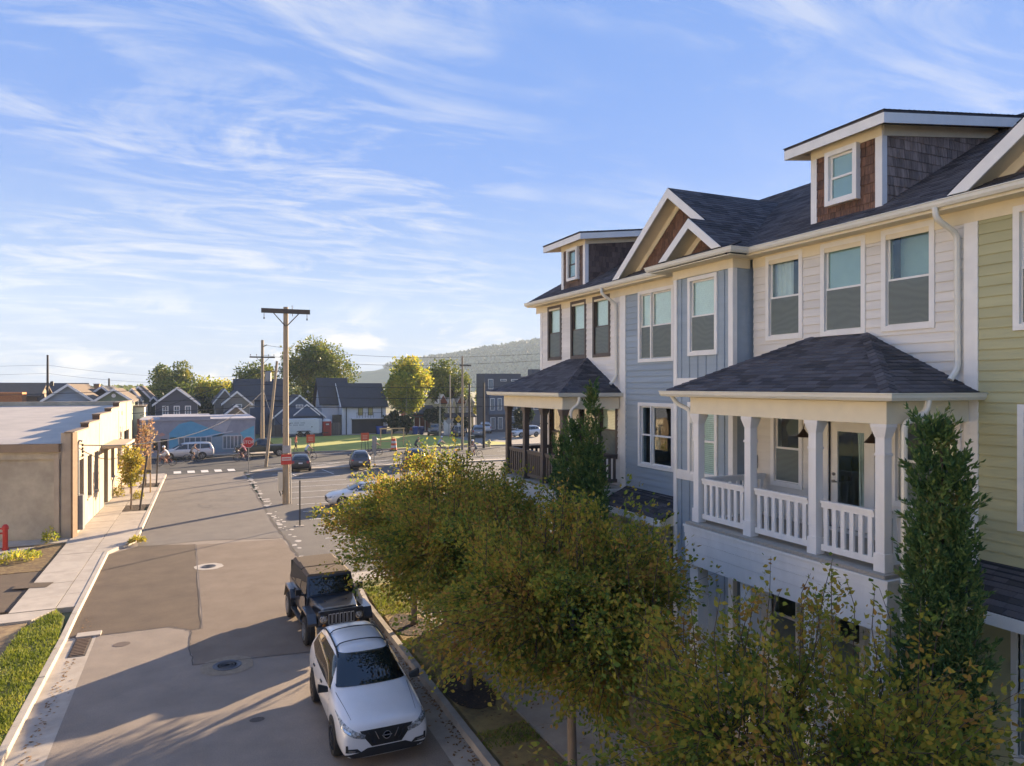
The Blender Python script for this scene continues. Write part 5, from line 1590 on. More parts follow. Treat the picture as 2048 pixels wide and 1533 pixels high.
far = [('dark_jeep', 'bigsuv', 30.6, 96, 250, '#33373c', 'dark boxy car by the far pale pole, front towards us'), ('', 'suv', 33.2, 93.6, 75, '#3d424a', 'grey car at the far kerb left of the black pole'),
       ('', 'bigsuv', 35.3, 91.2, 72, '#6e7a86', 'blue grey car half hidden behind the black pole'), ('', 'suv', 36.4, 101, 70, '#c3c6ca', 'white car in the far row beyond the black pole'),
       ('', 'bigsuv', 39.2, 98.5, 72, '#b9bdc2', 'silver car last in the far row'), ('', 'suv', 41.3, 88.5, 190, '#c9cbcd', 'white car crossing behind the dark porch posts'),
       ('', 'sedan', 31.5, 112, 200, '#8e2a28', 'red car far up the side lane'), ('', 'sedan', 30.2, 117, 205, '#8f9298', 'grey car behind the red one up the side lane'),
       ('', 'minivan', 33.5, 125, 200, '#5f666d', 'grey van farthest up the side lane')]
for n_, k_, x, y, rz, col, lab in far:
    vehicle('parked_car', lab, 'car', (x, y, .02), rz, k_, paint('paint_' + col[1:], col, .6, .2), 'cars parked on the side lane', detail=0)

# enclosed trailer
tr = thing('trailer', 'white enclosed cargo trailer with two axles before the garage door', 'trailer', (13.2, 100.4, .1))
def tb(name, mb, m, bevel=0., parent=None): return mb.build(name, m, parent or tr, local=True, bevel=bevel)
TRW = mat('trailer_white', L('#cfd2d4'), .4, .06, 3)
tb('body', MB().box(-2.6, -1, .45, 2.0, 1, 2.45), TRW, .05)
tb('nose', MB().prism([(2.0, -.98, .5), (2.0, .98, .5), (2.55, 0, .5)], (0, 0, 1.9)), TRW)
tb('door', MB().box(.9, -1.02, .6, 1.55, -1.001, 2.25), TRW, .005)
tb('door_latch', MB().box(.98, -1.05, 1.3, 1.1, -1.021, 1.45), BLACK)
for x in (-.5, .45):
    wheel(tr, x, -.98, .36, .2, RIM, detail=False); wheel(tr, x, .98, .36, .2, RIM, detail=False)
tb('mudguard', MB().hexa([(-1.0, -1.12, .74), (.95, -1.12, .74), (.95, -.99, .74), (-1.0, -.99, .74)], [(-.8, -1.12, .84), (.75, -1.12, .84), (.75, -.99, .84), (-.8, -.99, .84)]), CLAD)
lt = MB()
for k, (a, b) in enumerate(((-2.2, .3), (-1.9, .1))):
    for i in range(int((b - a) / .16)):
        if (i * 7 + k) % 5: lt.box(a + .16 * i, -1.012, 1.85 - .28 * k, a + .16 * i + .11, -1.003, 1.98 - .28 * k)
o_ = tb('lettering', lt, mat('faded_print', L('#8f979f'), .6, .1, 9))
o_['kind'] = 'stuff'
tb('tow_bar', MB().box(2.5, -.05, .4, 3.4, .05, .5), CLAD)

# ------------------------------------------------------------------ people and bicycles
SKIN = mat('skin', L('#b98d73'), .6, .08, 8)
HAIR = mat('dark_hair', L('#2b211b'), .7, .2, 20)
SHOE = mat('shoe', L('#33333a'), .7, .2, 12)
def skin_person(joints, edges, root=0):
    me = bpy.data.meshes.new('person')
    me.from_pydata([j[0] for j in joints], edges, [])
    o = bpy.data.objects.new('person', me)
    C.objects.link(o)
    o.modifiers.new('k', 'SKIN')
    sv = me.skin_vertices[0].data
    for i, j in enumerate(joints):
        r = j[1] if isinstance(j[1], tuple) else (j[1], j[1])
        sv[i].radius = r
        sv[i].use_root = (i == root)
    s_ = o.modifiers.new('s', 'SUBSURF'); s_.levels = s_.render_levels = 2
    dg = bpy.context.evaluated_depsgraph_get()
    m2 = bpy.data.meshes.new_from_object(o.evaluated_get(dg))
    bpy.data.objects.remove(o)
    m2.polygons.foreach_set('use_smooth', [True] * len(m2.polygons))
    return m2
def body_edges():
    return [(0, 1), (1, 2), (2, 3), (3, 4), (4, 5), (2, 6), (6, 7), (7, 8), (8, 9), (2, 10), (10, 11), (11, 12), (12, 13), (0, 14), (14, 15), (15, 16), (16, 17), (0, 18), (18, 19), (19, 20), (20, 21)]
def pose(pel, chest, neck, head, crown, arms, legs):
    J = [(pel, (.15, .12)), (tuple((Vector(pel) + Vector(chest)) / 2), (.14, .11)), (chest, (.17, .12)), (neck, .06), (head, (.085, .1)), (crown, (.07, .08))]
    for sh, el, wr, ha in arms:
        J += [(sh, .062), (el, .048), (wr, .034), (ha, .042)]
    for hp, kn, an, to in legs:
        J += [(hp, .092), (kn, .062), (an, .042), (to, .042)]
    return J
def ride_pose():
    arms = [((.12, s * .19, 1.38), (.30, s * .25, 1.16), (.50, s * .24, 1.04), (.57, s * .24, 1.03)) for s in (1, -1)]
    legs = [((-.20, .1, .93), (.16, .12, .78), (.06, .12, .38), (.17, .12, .34)), ((-.20, -.1, .93), (.12, -.12, .64), (-.08, -.12, .26), (.04, -.12, .2))]
    return pose((-.22, 0, .98), (.06, 0, 1.34), (.14, 0, 1.46), (.21, 0, 1.58), (.24, 0, 1.68), arms, legs)
def walk_pose():
    arms = [((.02, s * .2, 1.42), (-.02 + s * .1, s * .25, 1.15), (.08 + s * .16, s * .24, .94), (.1 + s * .18, s * .24, .85)) for s in (1, -1)]
    legs = [((0, .09, .9), (.12, .1, .5), (.18, .1, .09), (.3, .1, .05)), ((0, -.09, .9), (-.04, -.1, .5), (-.26, -.1, .12), (-.16, -.1, .05))]
    return pose((0, 0, .97), (.03, 0, 1.36), (.03, 0, 1.5), (.05, 0, 1.62), (.05, 0, 1.72), arms, legs)
RM, WM = skin_person(ride_pose(), body_edges()), skin_person(walk_pose(), body_edges())
def person(mesh, label, loc, rz, shirt, shorts, helmet=None, bike=True):
    me = mesh.copy()
    t = bpy.data.objects.new('person', me)
    C.objects.link(t)
    t.location = loc; t.rotation_euler = (0, 0, R(rz))
    tag(t, label, 'person', 'people in the street')
    sh = mat('shirt_' + shirt[1:], L(shirt), .85, .1, 12); so = mat('shorts_' + shorts[1:], L(shorts), .85, .1, 12)
    me.materials.clear()
    for m_ in (SKIN, sh, so, SHOE, HAIR): me.materials.append(m_)
    ride = mesh is RM
    for p in me.polygons:
        c = p.center
        mi = 0
        if c.z < (.1 if not ride else 0) : mi = 3
        elif ride:
            tors = (c.x + .22) * .45 + .86
            if c.z > .9 and abs(c.y) < .24 and c.x < .16 and c.z < 1.45 and c.z > .98 - c.x * .0: mi = 1
            elif .62 < c.z <= 1.0 and c.x < .1: mi = 2
            elif c.z > 1.62: mi = 4
            elif c.z < .3 and c.x > .0: mi = 3
        else:
            if .98 < c.z < 1.47 and (abs(c.y) < .26) and c.z > 1.12 - (0 if abs(c.y) > .2 else .2): mi = 1
            elif .5 < c.z <= 1.0 and abs(c.y) < .2: mi = 2
            elif c.z > 1.64 or (c.z > 1.54 and c.x < .02): mi = 4
        p.material_index = mi
    hx = (.22, 1.66) if ride else (.05, 1.69)
    f = MB()
    hd = (.21, 0, 1.585) if ride else (.05, 0, 1.63)
    MB().lathe([(.012, -.02), (.016, 0), (.004, .02)], (hd[0] + .105, 0, hd[2]), 6).build('nose', SKIN, t, local=True)
    for s_ in (1, -1):
        MB().lathe([(.004, -.01), (.012, 0), (.004, .01)], (hd[0] + .088, s_ * .034, hd[2] + .03), 6).build('eye', BLACK, t, local=True)
    if helmet:
        MB().lathe([(.125, -.03), (.13, .0), (.11, .07), (.06, .11), (.01, .12)], (hx[0], 0, hx[1]), 14).build('helmet', mat('helmet_' + helmet[1:], L(helmet), .4, .05, 6), t, local=True)
    return t
def bicycle(label, loc, rz, col):
    t = thing('bicycle', label, 'bicycle', loc, R(rz), 'bicycles in the street')
    fm = mat('bike_' + col[1:], L(col), .4, .05, 8)
    for x in (-.5, .55):
        w = MB()
        pts = [(x + .335 * math.cos(a), 0, .34 + .335 * math.sin(a)) for a in [2 * math.pi * k / 22 for k in range(23)]]
        w.tube(pts, .022, 6, caps=False)
        wo = w.build('wheel', TYRE, t, local=True)
        sp = MB()
        for k in range(8):
            a = math.pi * 2 * k / 8
            sp.tube([(x, .0, .34), (x + .32 * math.cos(a), 0, .34 + .32 * math.sin(a))], .004, 4)
        sp.lathe([(.03, -.05), (.03, .05)], (x, 0, .34), 8, 'y')
        sp.build('spokes', METAL_G, wo, local=True)
    f = MB()
    for a, b in (((-.5, 0, .34), (-.03, 0, .3)), ((-.03, 0, .3), (-.16, 0, .86)), ((-.16, 0, .82), (.40, 0, .86)), ((-.03, 0, .3), (.42, 0, .78)), ((-.5, 0, .34), (-.14, 0, .78)), ((.39, 0, .95), (.55, 0, .34))):
        f.tube([a, b], .018, 6)
    f.build('frame', fm, t, local=True)
    MB().tube([(.5, .27, 1.0), (.44, .1, 1.0), (.38, 0, .98), (.44, -.1, 1.0), (.5, -.27, 1.0)], .014, 6).build('handlebar', BLACK, t, local=True)
    MB().hexa([(-.3, -.07, .86), (-.02, -.03, .87), (-.02, .03, .87), (-.3, .07, .86)], [(-.3, -.08, .91), (0, -.02, .9), (0, .02, .9), (-.3, .08, .91)]).build('saddle', BLACK, t, local=True)
    pd = MB().tube([(-.03, .09, .3), (.1, .09, .32)], .012, 5).tube([(-.03, -.09, .3), (-.1, -.09, .2)], .012, 5)
    pd.box(.05, .09, .3, .17, .17, .33); pd.box(-.16, -.17, .17, -.04, -.09, .2)
    pd.lathe([(.09, -.02), (.09, .0)], (-.03, -.05, .3), 12, 'y')
    pd.build('crank', METAL_G, t, local=True)
    return t
riders = [(-2.5, 69.3, 172, '#d9cfc8', '#8b6b58', '#8f4a3c', '#e2e2e2', 'cyclist in a pale shirt riding left at the crosswalk'),
          (-.4, 72.2, 8, '#8f8272', '#4c4338', '#39393b', None, 'cyclist in a grey brown shirt beside the minivan'),
          (3.95, 70.9, 175, '#b06a78', '#6a5a4c', '#7c5c74', None, 'cyclist in a pink shirt behind the stop sign'),
          (9.5, 69.2, 5, '#c3c8cf', '#48505a', '#3a3f46', None, 'cyclist in a white shirt left of the black hatchback'),
          (16.35, 71.3, 6, '#cfd2d3', '#4a4a4c', '#5b4740', '#dadada', 'cyclist in a white shirt behind the grey post'),
          (21.0, 72.0, 4, '#3b4038', '#2e2f33', '#33373a', None, 'cyclist in dark clothes above the large dark car'),
          (23.2, 71.0, 6, '#9da3ab', '#3f4247', '#40454b', '#cfd2d6', 'cyclist in grey leaning over the bars near the black pole'),
          (24.9, 65.2, 185, '#7f8794', '#5b5350', '#4c5056', '#e0e0de', 'cyclist in a white helmet nearest the dark porch')]
for x, y, rz, sc, shc, bc, hc, lab in riders:
    bicycle('bicycle under the ' + lab, (x, y, .012), rz, bc)
    person(RM, lab, (x, y, .012), rz, sc, shc, hc)
person(WM, 'walker in an orange shirt on the lawn edge beside the tall pole', (9.5, 78.0, .12), 10, '#c85a2c', '#2f3438')
person(WM, 'person in a red shirt beyond the dark porch rail', (33.8, 76.6, .0), 195, '#b23a34', '#7c3430', '#d8c24a')
# ------------------------------------------------------------------ stucco shop building on the left
STUCCO = mat('tan_stucco', L('#a09280'), .9, .1, 1.2, bump=.2, bscale=60, col2=L('#b6a691'), c2lo=.3, c2hi=.7, detail=8)
STUCCO_D = mat('stained_glow_stucco', L('#9f9482'), .92, .2, .9, bump=.25, bscale=50, col2=L('#c2b69f'), c2lo=.35, c2hi=.7, detail=8)  # stains, plus patches of reflected light put into the paler tone
COPING = mat('parapet_coping', L('#7c6a57'), .7, .15, 5)
MEMB = mat('roof_membrane', L('#a79f94'), .7, .1, .7, col2=L('#b9b0a4'), c2lo=.35, c2hi=.7)
WGREEN = mat('green_window_frame', L('#4c5a4d'), .6, .1, 6)
RZ = -math.atan(.69 / 23.17)
lb = thing('shop_building', 'tan stucco shop building on the left with a stepped parapet and pale roof', 'building', (-5.19, 37.83, 0), RZ)
steps = [(0, 3.9, 4.88), (3.9, 7.4, 5.12), (7.4, 11.8, 5.42), (11.8, 15.4, 5.62), (15.4, 22.6, 5.9)]
ops = [(1.35, 2.65, 1.4, 3.5), (3.65, 4.95, 1.35, 3.5), (5.75, 7.1, 1.35, 3.5), (9.0, 10.6, .12, 3.35), (11.8, 13.3, 1.4, 3.5), (14.7, 16.2, 1.5, 3.55), (18.0, 20.8, 1.2, 3.9)]
mb = MB()
for a, b, z in steps:
    band_boxes(mb, -.32, 0, a, b, 0, z, [o for o in ops])
wall = mb.build('wall', STUCCO, lb, local=True)
for i, (a, b, z) in enumerate(steps):
    MB().box(-.36, a - .04 if i else -.05, z + .002, .05, b - .045, z + .07).build('coping', COPING, lb, local=True)
    if i: MB().box(-.34, a - .035, steps[i - 1][2] + .08, .02, a - .002, z + .0).build('coping', mat('rusty_flashing', L('#5b4433'), .7, .2, 9), lb, local=True)
for i, (a, b, c, d) in enumerate(ops):
    if i == 3:
        dd = MB().box(-.26, a, c, -.2, b, d).build('door', WGREEN, lb, local=True)
        MB().box(-.199, a + .2, c + .9, -.19, b - .2, d - .2).build('pane', AUTO_GLASS, dd, local=True)
        continue
    f = MB()
    f.box(-.27, a, c, -.2, a + .1, d); f.box(-.27, b - .1, c, -.2, b, d); f.box(-.27, a + .1, c, -.2, b - .1, c + .1); f.box(-.27, a + .1, d - .1, -.2, b - .1, d)
    f.box(-.26, a + .1, (c + d) / 2 - .03, -.205, b - .1, (c + d) / 2 + .03)
    w = f.build('window', WGREEN, lb, local=True)
    MB().box(-.245, a + .1, c + .1, -.235, b - .1, d - .1).build('pane', AUTO_GLASS, w, local=True)
    MB().box(-.19, a - .06, c - .1, .05, b + .06, c - .002).build('sill', STUCCO, lb, local=True)
for yy, zt in ((7.36, 5.0), (15.2, 5.4)):
    MB().box(.002, yy, .1, .012, yy + .025, zt).build('control_joint', COPING, lb, local=True)
aw = MB().box(.0, 7.9, 3.52, 1.15, 13.2, 3.68).build('awning', mat('awning_metal', L('#a99c88'), .6, .1, 4), lb, local=True)
# front wall, fascia beam, roof (in world axes turned into the building's own)
fd = Vector((-2.94, .74, 0)).normalized()
Mi = Matrix.Rotation(-RZ, 3, 'Z')
fl = Mi @ fd
fn = Vector((fl.y, -fl.x, 0))
if fn.y > 0: fn = -fn
def FW(s_, o_, z): p = fl * s_ + fn * o_; return (p.x, p.y, z)
def fbox(s0, s1, o0, o1, z0, z1): return MB().hexa([FW(s0, o0, z0), FW(s1, o0, z0), FW(s1, o1, z0), FW(s0, o1, z0)], [FW(s0, o0, z1), FW(s1, o0, z1), FW(s1, o1, z1), FW(s0, o1, z1)])
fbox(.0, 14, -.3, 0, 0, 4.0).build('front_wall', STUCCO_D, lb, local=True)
fbox(-.01, .5, .001, .06, 0, 4.9).build('pilaster', STUCCO, lb, local=True)
fbox(-.05, .03, -.3, .2, 0, 4.92).build('corner_trim', mat('rusty_trim', L('#6b553f'), .8, .2, 4), lb, local=True)
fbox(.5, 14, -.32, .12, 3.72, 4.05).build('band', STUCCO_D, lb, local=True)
fbox(.5, 14, -.32, .3, 4.05, 4.42).build('fascia', mat('brown_fascia', L('#897560'), .7, .12, 3), lb, local=True)
fbox(.55, .75, .07, .16, .1, 4.0).build('downspout', STUCCO, lb, local=True)
fbox(.5, .8, .1, .25, 0, .12).build('splash_block', CONC, lb, local=True)
a, b = FW(.4, .28, 4.43), FW(14, .28, 4.43)
MB().poly([a, b, (-22, 22.5, 5.62), (-.33, 22.5, 5.62)], [(0, 1, 2, 3)]).build('roof', MEMB, lb, local=True)
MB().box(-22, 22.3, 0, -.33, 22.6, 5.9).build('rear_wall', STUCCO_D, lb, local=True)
MB().box(.001, .45, .35, .3, 1.0, 1.95).build('meter_cabinet', METAL_G, lb, local=True)
MB().box(.002, 1.05, .9, .2, 1.25, 1.9).build('meter_box', METAL_G, lb, local=True)
cdt = MB().tube([(.07, .62, 1.96), (.07, .62, 4.3)], .05, 8).tube([(.07, .85, 1.96), (.07, .85, 4.0)], .03, 6).tube([(.07, .62, 4.3), (.12, .64, 4.5), (.25, .66, 4.45)], .05, 8)
cdt.build('conduit', METAL_G, lb, local=True)
ins = MB()
for k in range(4):
    ins.lathe([(.02, -.06), (.06, -.02), (.03, 0), (.06, .03), (.02, .06)], (.2, 1.0 + .02 * k, 4.25 - .16 * k), 8)
ins.tube([(.0, 1.0, 4.3), (.22, 1.0, 4.3)], .02, 6).tube([(.2, 1.06, 3.7), (.02, 2.6, 3.62)], .02, 5)
ins.build('insulators', BLACK, lb, local=True)
MB().lathe([(.14, 0), (.14, .03), (.01, .03)], (.0, 16.9, 5.2), 10, 'x').build('vent', COPING, lb, local=True)

# ------------------------------------------------------------------ street furniture
RED = mat('red_enamel', L('#b02a20'), .4, .08, 8)
t = thing('standpipe', 'red fire standpipe on the concrete apron at the left edge', 'standpipe', (-7.45, 36.2, .09))
MB().lathe([(.13, 0), (.13, .1), (.1, .11), (.1, .86), (.13, .87), (.13, .95), (.11, 1.02), (.06, 1.08), (.01, 1.09)], (-7.45, 36.2, .09), 14).build('pipe', RED, t, smooth='auto')
MB().tube([(-7.45, 36.2, 1.0), (-9.2, 36.5, 1.0)], .04, 8).tube([(-7.45, 36.2, .8), (-9.2, 36.5, .8)], .04, 8).build('branch_pipe', RED, t)
# utility poles
def pole(name, label, x, y, h, r0, r1, lean=(0, 0), m=WOOD_POLE, group='utility poles'):
    t = thing(name, label, 'utility pole', (x, y, 0), 0, group)
    MB().tube([(x + lean[0] * k / 6, y + lean[1] * k / 6, h * k / 6) for k in range(7)], [r0 + (r1 - r0) * k / 6 for k in range(7)], 12).build('shaft', m, t, smooth='auto')
    return t
DARKW = mat('dark_timber', L('#4b4640'), .85, .2, 9, stretch=(1, 6, 6))
p1 = pole('utility_pole', 'tall wooden utility pole with one long bare crossarm at the lot edge', 4.82, 44.2, 11.75, .19, .14)
MB().box(3.42, 44.0, 11.35, 6.2, 44.13, 11.62).build('crossarm', DARKW, p1)
MB().tube([(4.1, 44.02, 11.36), (4.78, 44.05, 10.6)], .03, 6).tube([(5.55, 44.02, 11.36), (4.86, 44.05, 10.6)], .03, 6).build('brace', DARKW, p1)
for x in (3.58, 6.03):
    MB().tube([(x, 44.06, 11.34), (x, 44.06, 11.12)], .018, 6).lathe([(.02, -.1), (.05, -.06), (.03, -.03), (.05, 0), (.02, .03)], (x, 44.06, 11.08), 8).build('insulator', BLACK, p1)
MB().tube([(5.2, 44.1, 11.2), (5.17, 44.1, 11.85)], .02, 6).build('pin', BLACK, p1)
MB().box(4.52, 43.88, 2.38, 5.12, 43.95, 2.98).build('warning_sign', mat('faded_red', L('#b4382c'), .6, .1, 9), p1)
wsn = MB()
wsn.box(4.56, 43.86, 2.62, 5.08, 43.875, 2.82)
wsn.build('sign_band', PAINT_W, p1)
sg_ = MB()
for k in range(7):
    sg_.box(4.6 + .066 * k, 43.85, 2.67, 4.64 + .066 * k, 43.858, 2.77)
sg_.build('lettering', MATS['faded_red'], p1, kind='stuff')
MB().box(4.6, 43.9, 3.05, 5.02, 43.95, 3.5).build('notice', mat('grey_notice', L('#8f8f91'), .6, .25, 18), p1)
MB().box(4.35, 43.8, .85, 4.6, 44.0, 1.95).build('meter_panel', mat('pale_panel', L('#c9bfa8'), .6, .06, 4), p1)
MB().tube([(5.1, 44.15, 0), (5.06, 44.1, 3.9)], .05, 8).build('conduit', mat('pale_conduit', L('#bdb5a4'), .6, .08, 9), p1)
MB().tube([(4.42, 43.9, .86), (4.5, 43.85, .55), (4.62, 43.85, .7), (4.55, 43.86, .95)], .03, 6).build('cable_loop', BLACK, p1)
p2 = pole('utility_pole', 'wooden utility pole with a short crossarm and a grey transformer can', 6.3, 79.6, 11.9, .2, .14)
MB().box(5.0, 79.36, 10.0, 7.55, 79.48, 10.15).build('crossarm', DARKW, p2)
MB().tube([(5.7, 79.4, 10.0), (6.28, 79.4, 9.4)], .025, 5).tube([(6.95, 79.4, 10.0), (6.35, 79.4, 9.4)], .025, 5).build('brace', DARKW, p2)
for x in (5.1, 5.7, 6.9, 7.45):
    MB().tube([(x, 79.42, 10.15), (x, 79.42, 10.3)], .02, 5).lathe([(.05, 0), (.06, .05), (.03, .1)], (x, 79.42, 10.28), 7).build('insulator', BLACK, p2)
MB().tube([(6.35, 79.4, 11.2), (6.75, 79.4, 11.4)], .05, 6).build('bracket', DARKW, p2)
MB().lathe([(.3, 0), (.34, .05), (.34, 1.0), (.25, 1.08), (.01, 1.1)], (6.85, 79.3, 7.5), 14).build('transformer', METAL_G, p2)
MB().box(6.4, 79.3, 8.55, 8.9, 79.42, 8.66).build('crossarm', DARKW, p2)
p3 = pole('utility_pole', 'thin leaning utility pole between the two straight ones', 5.4, 64.8, 9.2, .14, .1, lean=(.95, .2))
p4 = pole('utility_pole', 'dark utility pole sticking up beyond the flat roof on the left', -14.9, 91, 10.4, .16, .1, m=DARKW)
MB().lathe([(.14, 0), (.17, .05), (.17, .5), (.01, .56)], (-14.5, 91, 7.0), 10).build('transformer', BLACK, p4)
p5 = pole('utility_pole', 'short dark pole behind the green gable on the left', -9.96, 100, 7.95, .12, .1, m=DARKW)
mat('pale_pole_wood', L('#a59a86'), .8, .15, 9, stretch=(4, 4, .4))
poles_far = [(26.2, 70.2, 7.3, 'black iron pole near the hydrant', BLACK), (30.6, 93.6, 6.0, 'pale pole beside the dark boxy car', MATS['pale_pole_wood']),
             (26.5, 73.2, 10.3, 'tall pole with a single arm before the mountain', WOOD_POLE), (35.8, 104.5, 8.8, 'pole in front of the darker green tree', MATS['pale_pole_wood']),
             (27.9, 101.0, 8.0, 'pole before the bright yellow green tree', MATS['pale_pole_wood']), (16.6, 115.2, 8.0, 'pole with a lamp behind the blue garage', MATS['pale_pole_wood']),
             (29.5, 74.4, 7.4, 'dark pole nearest the dark porch', BLACK)]
for x, y, h, lab, m in poles_far:
    q = pole('utility_pole', lab, x, y, h, .15, .1, m=m)
    if 'single arm' in lab:
        MB().box(x - .3, y - .1, h - 1.1, x + 1.0, y + .02, h - .95).build('crossarm', DARKW, q)
    if 'lamp' in lab:
        MB().lathe([(.1, -.3), (.34, -.1), (.34, .1), (.1, .3)], (x - .6, y - .3, h - 1.9), 10).build('lamp_head', PAINT_W, q)
t = thing('steel_stake', 'thin black steel stake standing in the parking lot', 'post', (4.7, 36.9, 0))
MB().box(4.67, 36.87, 0, 4.73, 36.93, 2.3).build('stake', BLACK, t)
MB().box(4.5, 36.75, 0, 4.9, 37.05, .03).build('foot', CONC_D, t)
# STOP sign
st = thing('stop_sign', 'red octagonal STOP sign on a thin post at the street corner', 'sign', (3.75, 60.6, 0))
MB().tube([(3.75, 60.6, 0), (3.75, 60.6, 2.95)], .035, 8).build('post', METAL_G, st)
def octa(r, y0, y1, c): return MB().prism([(c[0] + r * math.cos(R(22.5 + 45 * k)), y0, c[2] + r * math.sin(R(22.5 + 45 * k))) for k in range(8)], (0, y1 - y0, 0))
octa(.47, 60.53, 60.555, (3.72, 0, 2.52)).build('rim', PAINT_W, st)
octa(.435, 60.52, 60.529, (3.72, 0, 2.52)).build('plate', mat('sign_red', L('#b3201f'), .45, .04, 9), st)
text_mesh('STOP', .36, PAINT_W, 'lettering', st, Matrix.Translation((3.72 - 3.75, 60.512 - 60.6, 2.52)) @ Matrix.Rotation(R(90), 4, 'X'), .004)
# construction signs, barrel, lumber frame, bins, toilet
ORANGE = mat('safety_orange', L('#d2562a'), .6, .08, 8)
for x, y, z, lab in ((10.75, 75.9, 1.55, 'orange construction sign nearer the tall pole'), (16.35, 75.6, 1.6, 'orange construction sign beside the grey post')):
    t = thing('road_work_sign', lab, 'sign', (x, y, 0), 0, 'orange construction signs')
    MB().box(x - .42, y - .02, z - .42, x + .42, y + .02, z + .42).build('panel', ORANGE, t)
    m_ = MB()
    for k in range(3): m_.box(x - .25, y - .032, z - .22 + .16 * k, x + .25, y - .023, z - .14 + .16 * k)
    m_.build('lettering', mat('faded_orange', L('#dda483'), .7, .1, 20), t)
    MB().tube([(x - .3, y + .03, z - .3), (x - .4, y + .2, 0)], .025, 5).tube([(x + .3, y + .03, z - .3), (x + .4, y + .2, 0)], .025, 5).tube([(x, y + .03, z - .4), (x, y - .4, 0.02)], .025, 5).build('stand', BLACK, t)
t = thing('traffic_barrel', 'orange and white striped traffic barrel on the lawn edge', 'barrel', (19.45, 75.5, 0))
for k in range(5):
    MB().lathe([(.36 - .025 * k, .12 + .24 * k), (.345 - .025 * k, .355 + .24 * k)], (19.45, 75.5, 0), 14).build('band', ORANGE if k % 2 == 0 else PAINT_W, t)
MB().lathe([(.45, 0), (.45, .1), (.36, .12)], (19.45, 75.5, 0), 14).build('base', BLACK, t)
MB().tube([(19.35, 75.5, 1.3), (19.35, 75.5, 1.45), (19.55, 75.5, 1.45), (19.55, 75.5, 1.3)], .03, 5).build('handle', ORANGE, t)
t = thing('lumber_frame', 'open frame of pale lumber posts standing on the lawn', 'frame', (20.5, 80.5, .1))
for i, x in enumerate((19.2, 20.5, 21.9)):
    MB().box(x - .06, 80.4, .1, x + .06, 80.52, 2.05).build('post', WOOD_NEW, t)
MB().box(19.1, 80.38, 2.051, 22.0, 80.54, 2.18).build('beam', WOOD_NEW, t)
MB().box(19.1, 80.53, .6, 22.0, 80.57, .7).build('rail', WOOD_NEW, t)
MB().prism([(22.0, 80.45, .9), (22.0, 80.45, 1.0), (22.9, 80.45, .2), (22.9, 80.45, .1)], (0, .08, 0)).build('brace', WOOD_NEW, t)
t = thing('sign_back', 'back of a tall grey double road sign on a post beyond the lot', 'sign', (14.9, 65.0, 0))
MB().tube([(14.9, 65, 0), (14.9, 65, 2.4)], .04, 8).build('post', METAL_G, t)
MB().box(14.7, 64.92, 1.0, 14.88, 64.95, 2.4).build('panel', METAL_G, t); MB().box(14.92, 64.92, .6, 15.1, 64.95, 2.4).build('panel', METAL_G, t)
t = thing('portable_toilet', 'red portable toilet with a white roof between garage and white house', 'toilet', (16.5, 101, .1))
MB().box(15.95, 100.5, .1, 17.05, 101.6, 2.1).build('cabin', RED, t, bevel=.06)
MB().lathe([(.62, 0), (.6, .08), (.45, .25), (.2, .33), (.01, .34)], (16.5, 101.05, 2.1), 14).build('roof', PAINT_W, t)
MB().box(16.15, 100.46, .2, 16.85, 100.49, 1.95).build('door', mat('dark_red', L('#8e1f1b'), .45, .06, 8), t)
MB().box(16.3, 100.43, 1.6, 16.7, 100.455, 1.8).build('label_plate', PAINT_W, t)
BIN = mat('bin_blue', L('#1f4a9a'), .5, .08, 8)
for x, y, lab, c in ((23.9, 101.2, 'blue wheeled bin before the garage opening, left one of the pair', BIN), (24.7, 101.5, 'darker blue wheeled bin partly behind the left one', mat('bin_dark_blue', L('#1a3468'), .5, .08, 8)),
                     (28.5, 98.6, 'blue wheeled bin at the lane by the dark bush', BIN), (29.35, 98.4, 'dark blue wheeled bin beside the boxy dark car', MATS['bin_dark_blue']),
                     (29.6, 78.6, 'dark green wheeled bin by the black pole', mat('bin_green', L('#22352c'), .5, .08, 8))):
    t = thing('wheeled_bin', lab, 'bin', (x, y, .05), 0, 'wheeled bins')
    MB().hexa([(x - .25, y - .25, .05), (x + .25, y - .25, .05), (x + .25, y + .28, .05), (x - .25, y + .28, .05)], [(x - .36, y - .36, 1.1), (x + .36, y - .36, 1.1), (x + .36, y + .36, 1.1), (x - .36, y + .36, 1.1)]).build('tub', c, t)
    MB().hexa([(x - .4, y - .4, 1.101), (x + .4, y - .4, 1.101), (x + .4, y + .4, 1.101), (x - .4, y + .4, 1.101)], [(x - .36, y - .34, 1.17), (x + .36, y - .34, 1.17), (x + .36, y + .4, 1.2), (x - .36, y + .4, 1.2)]).build('lid', c, t)
    for s_ in (-.27, .27): MB().lathe([(.1, -.03), (.1, .03), (.01, .03)], (x + s_, y + .32, .15), 10, 'x').build('wheel', TYRE, t)
t = thing('fire_hydrant', 'pale yellow fire hydrant on the corner beyond the cyclists', 'hydrant', (30.8, 76.0, 0))
MB().lathe([(.2, 0), (.2, .06), (.13, .08), (.13, .6), (.17, .62), (.15, .75), (.06, .84), (.01, .85)], (30.8, 76.0, 0), 12).build('barrel', mat('hydrant_yellow', L('#c8b878'), .5, .1, 9), t)
MB().tube([(30.57, 76, .48), (31.03, 76, .48)], .08, 8).build('nozzle', MATS['hydrant_yellow'], t)
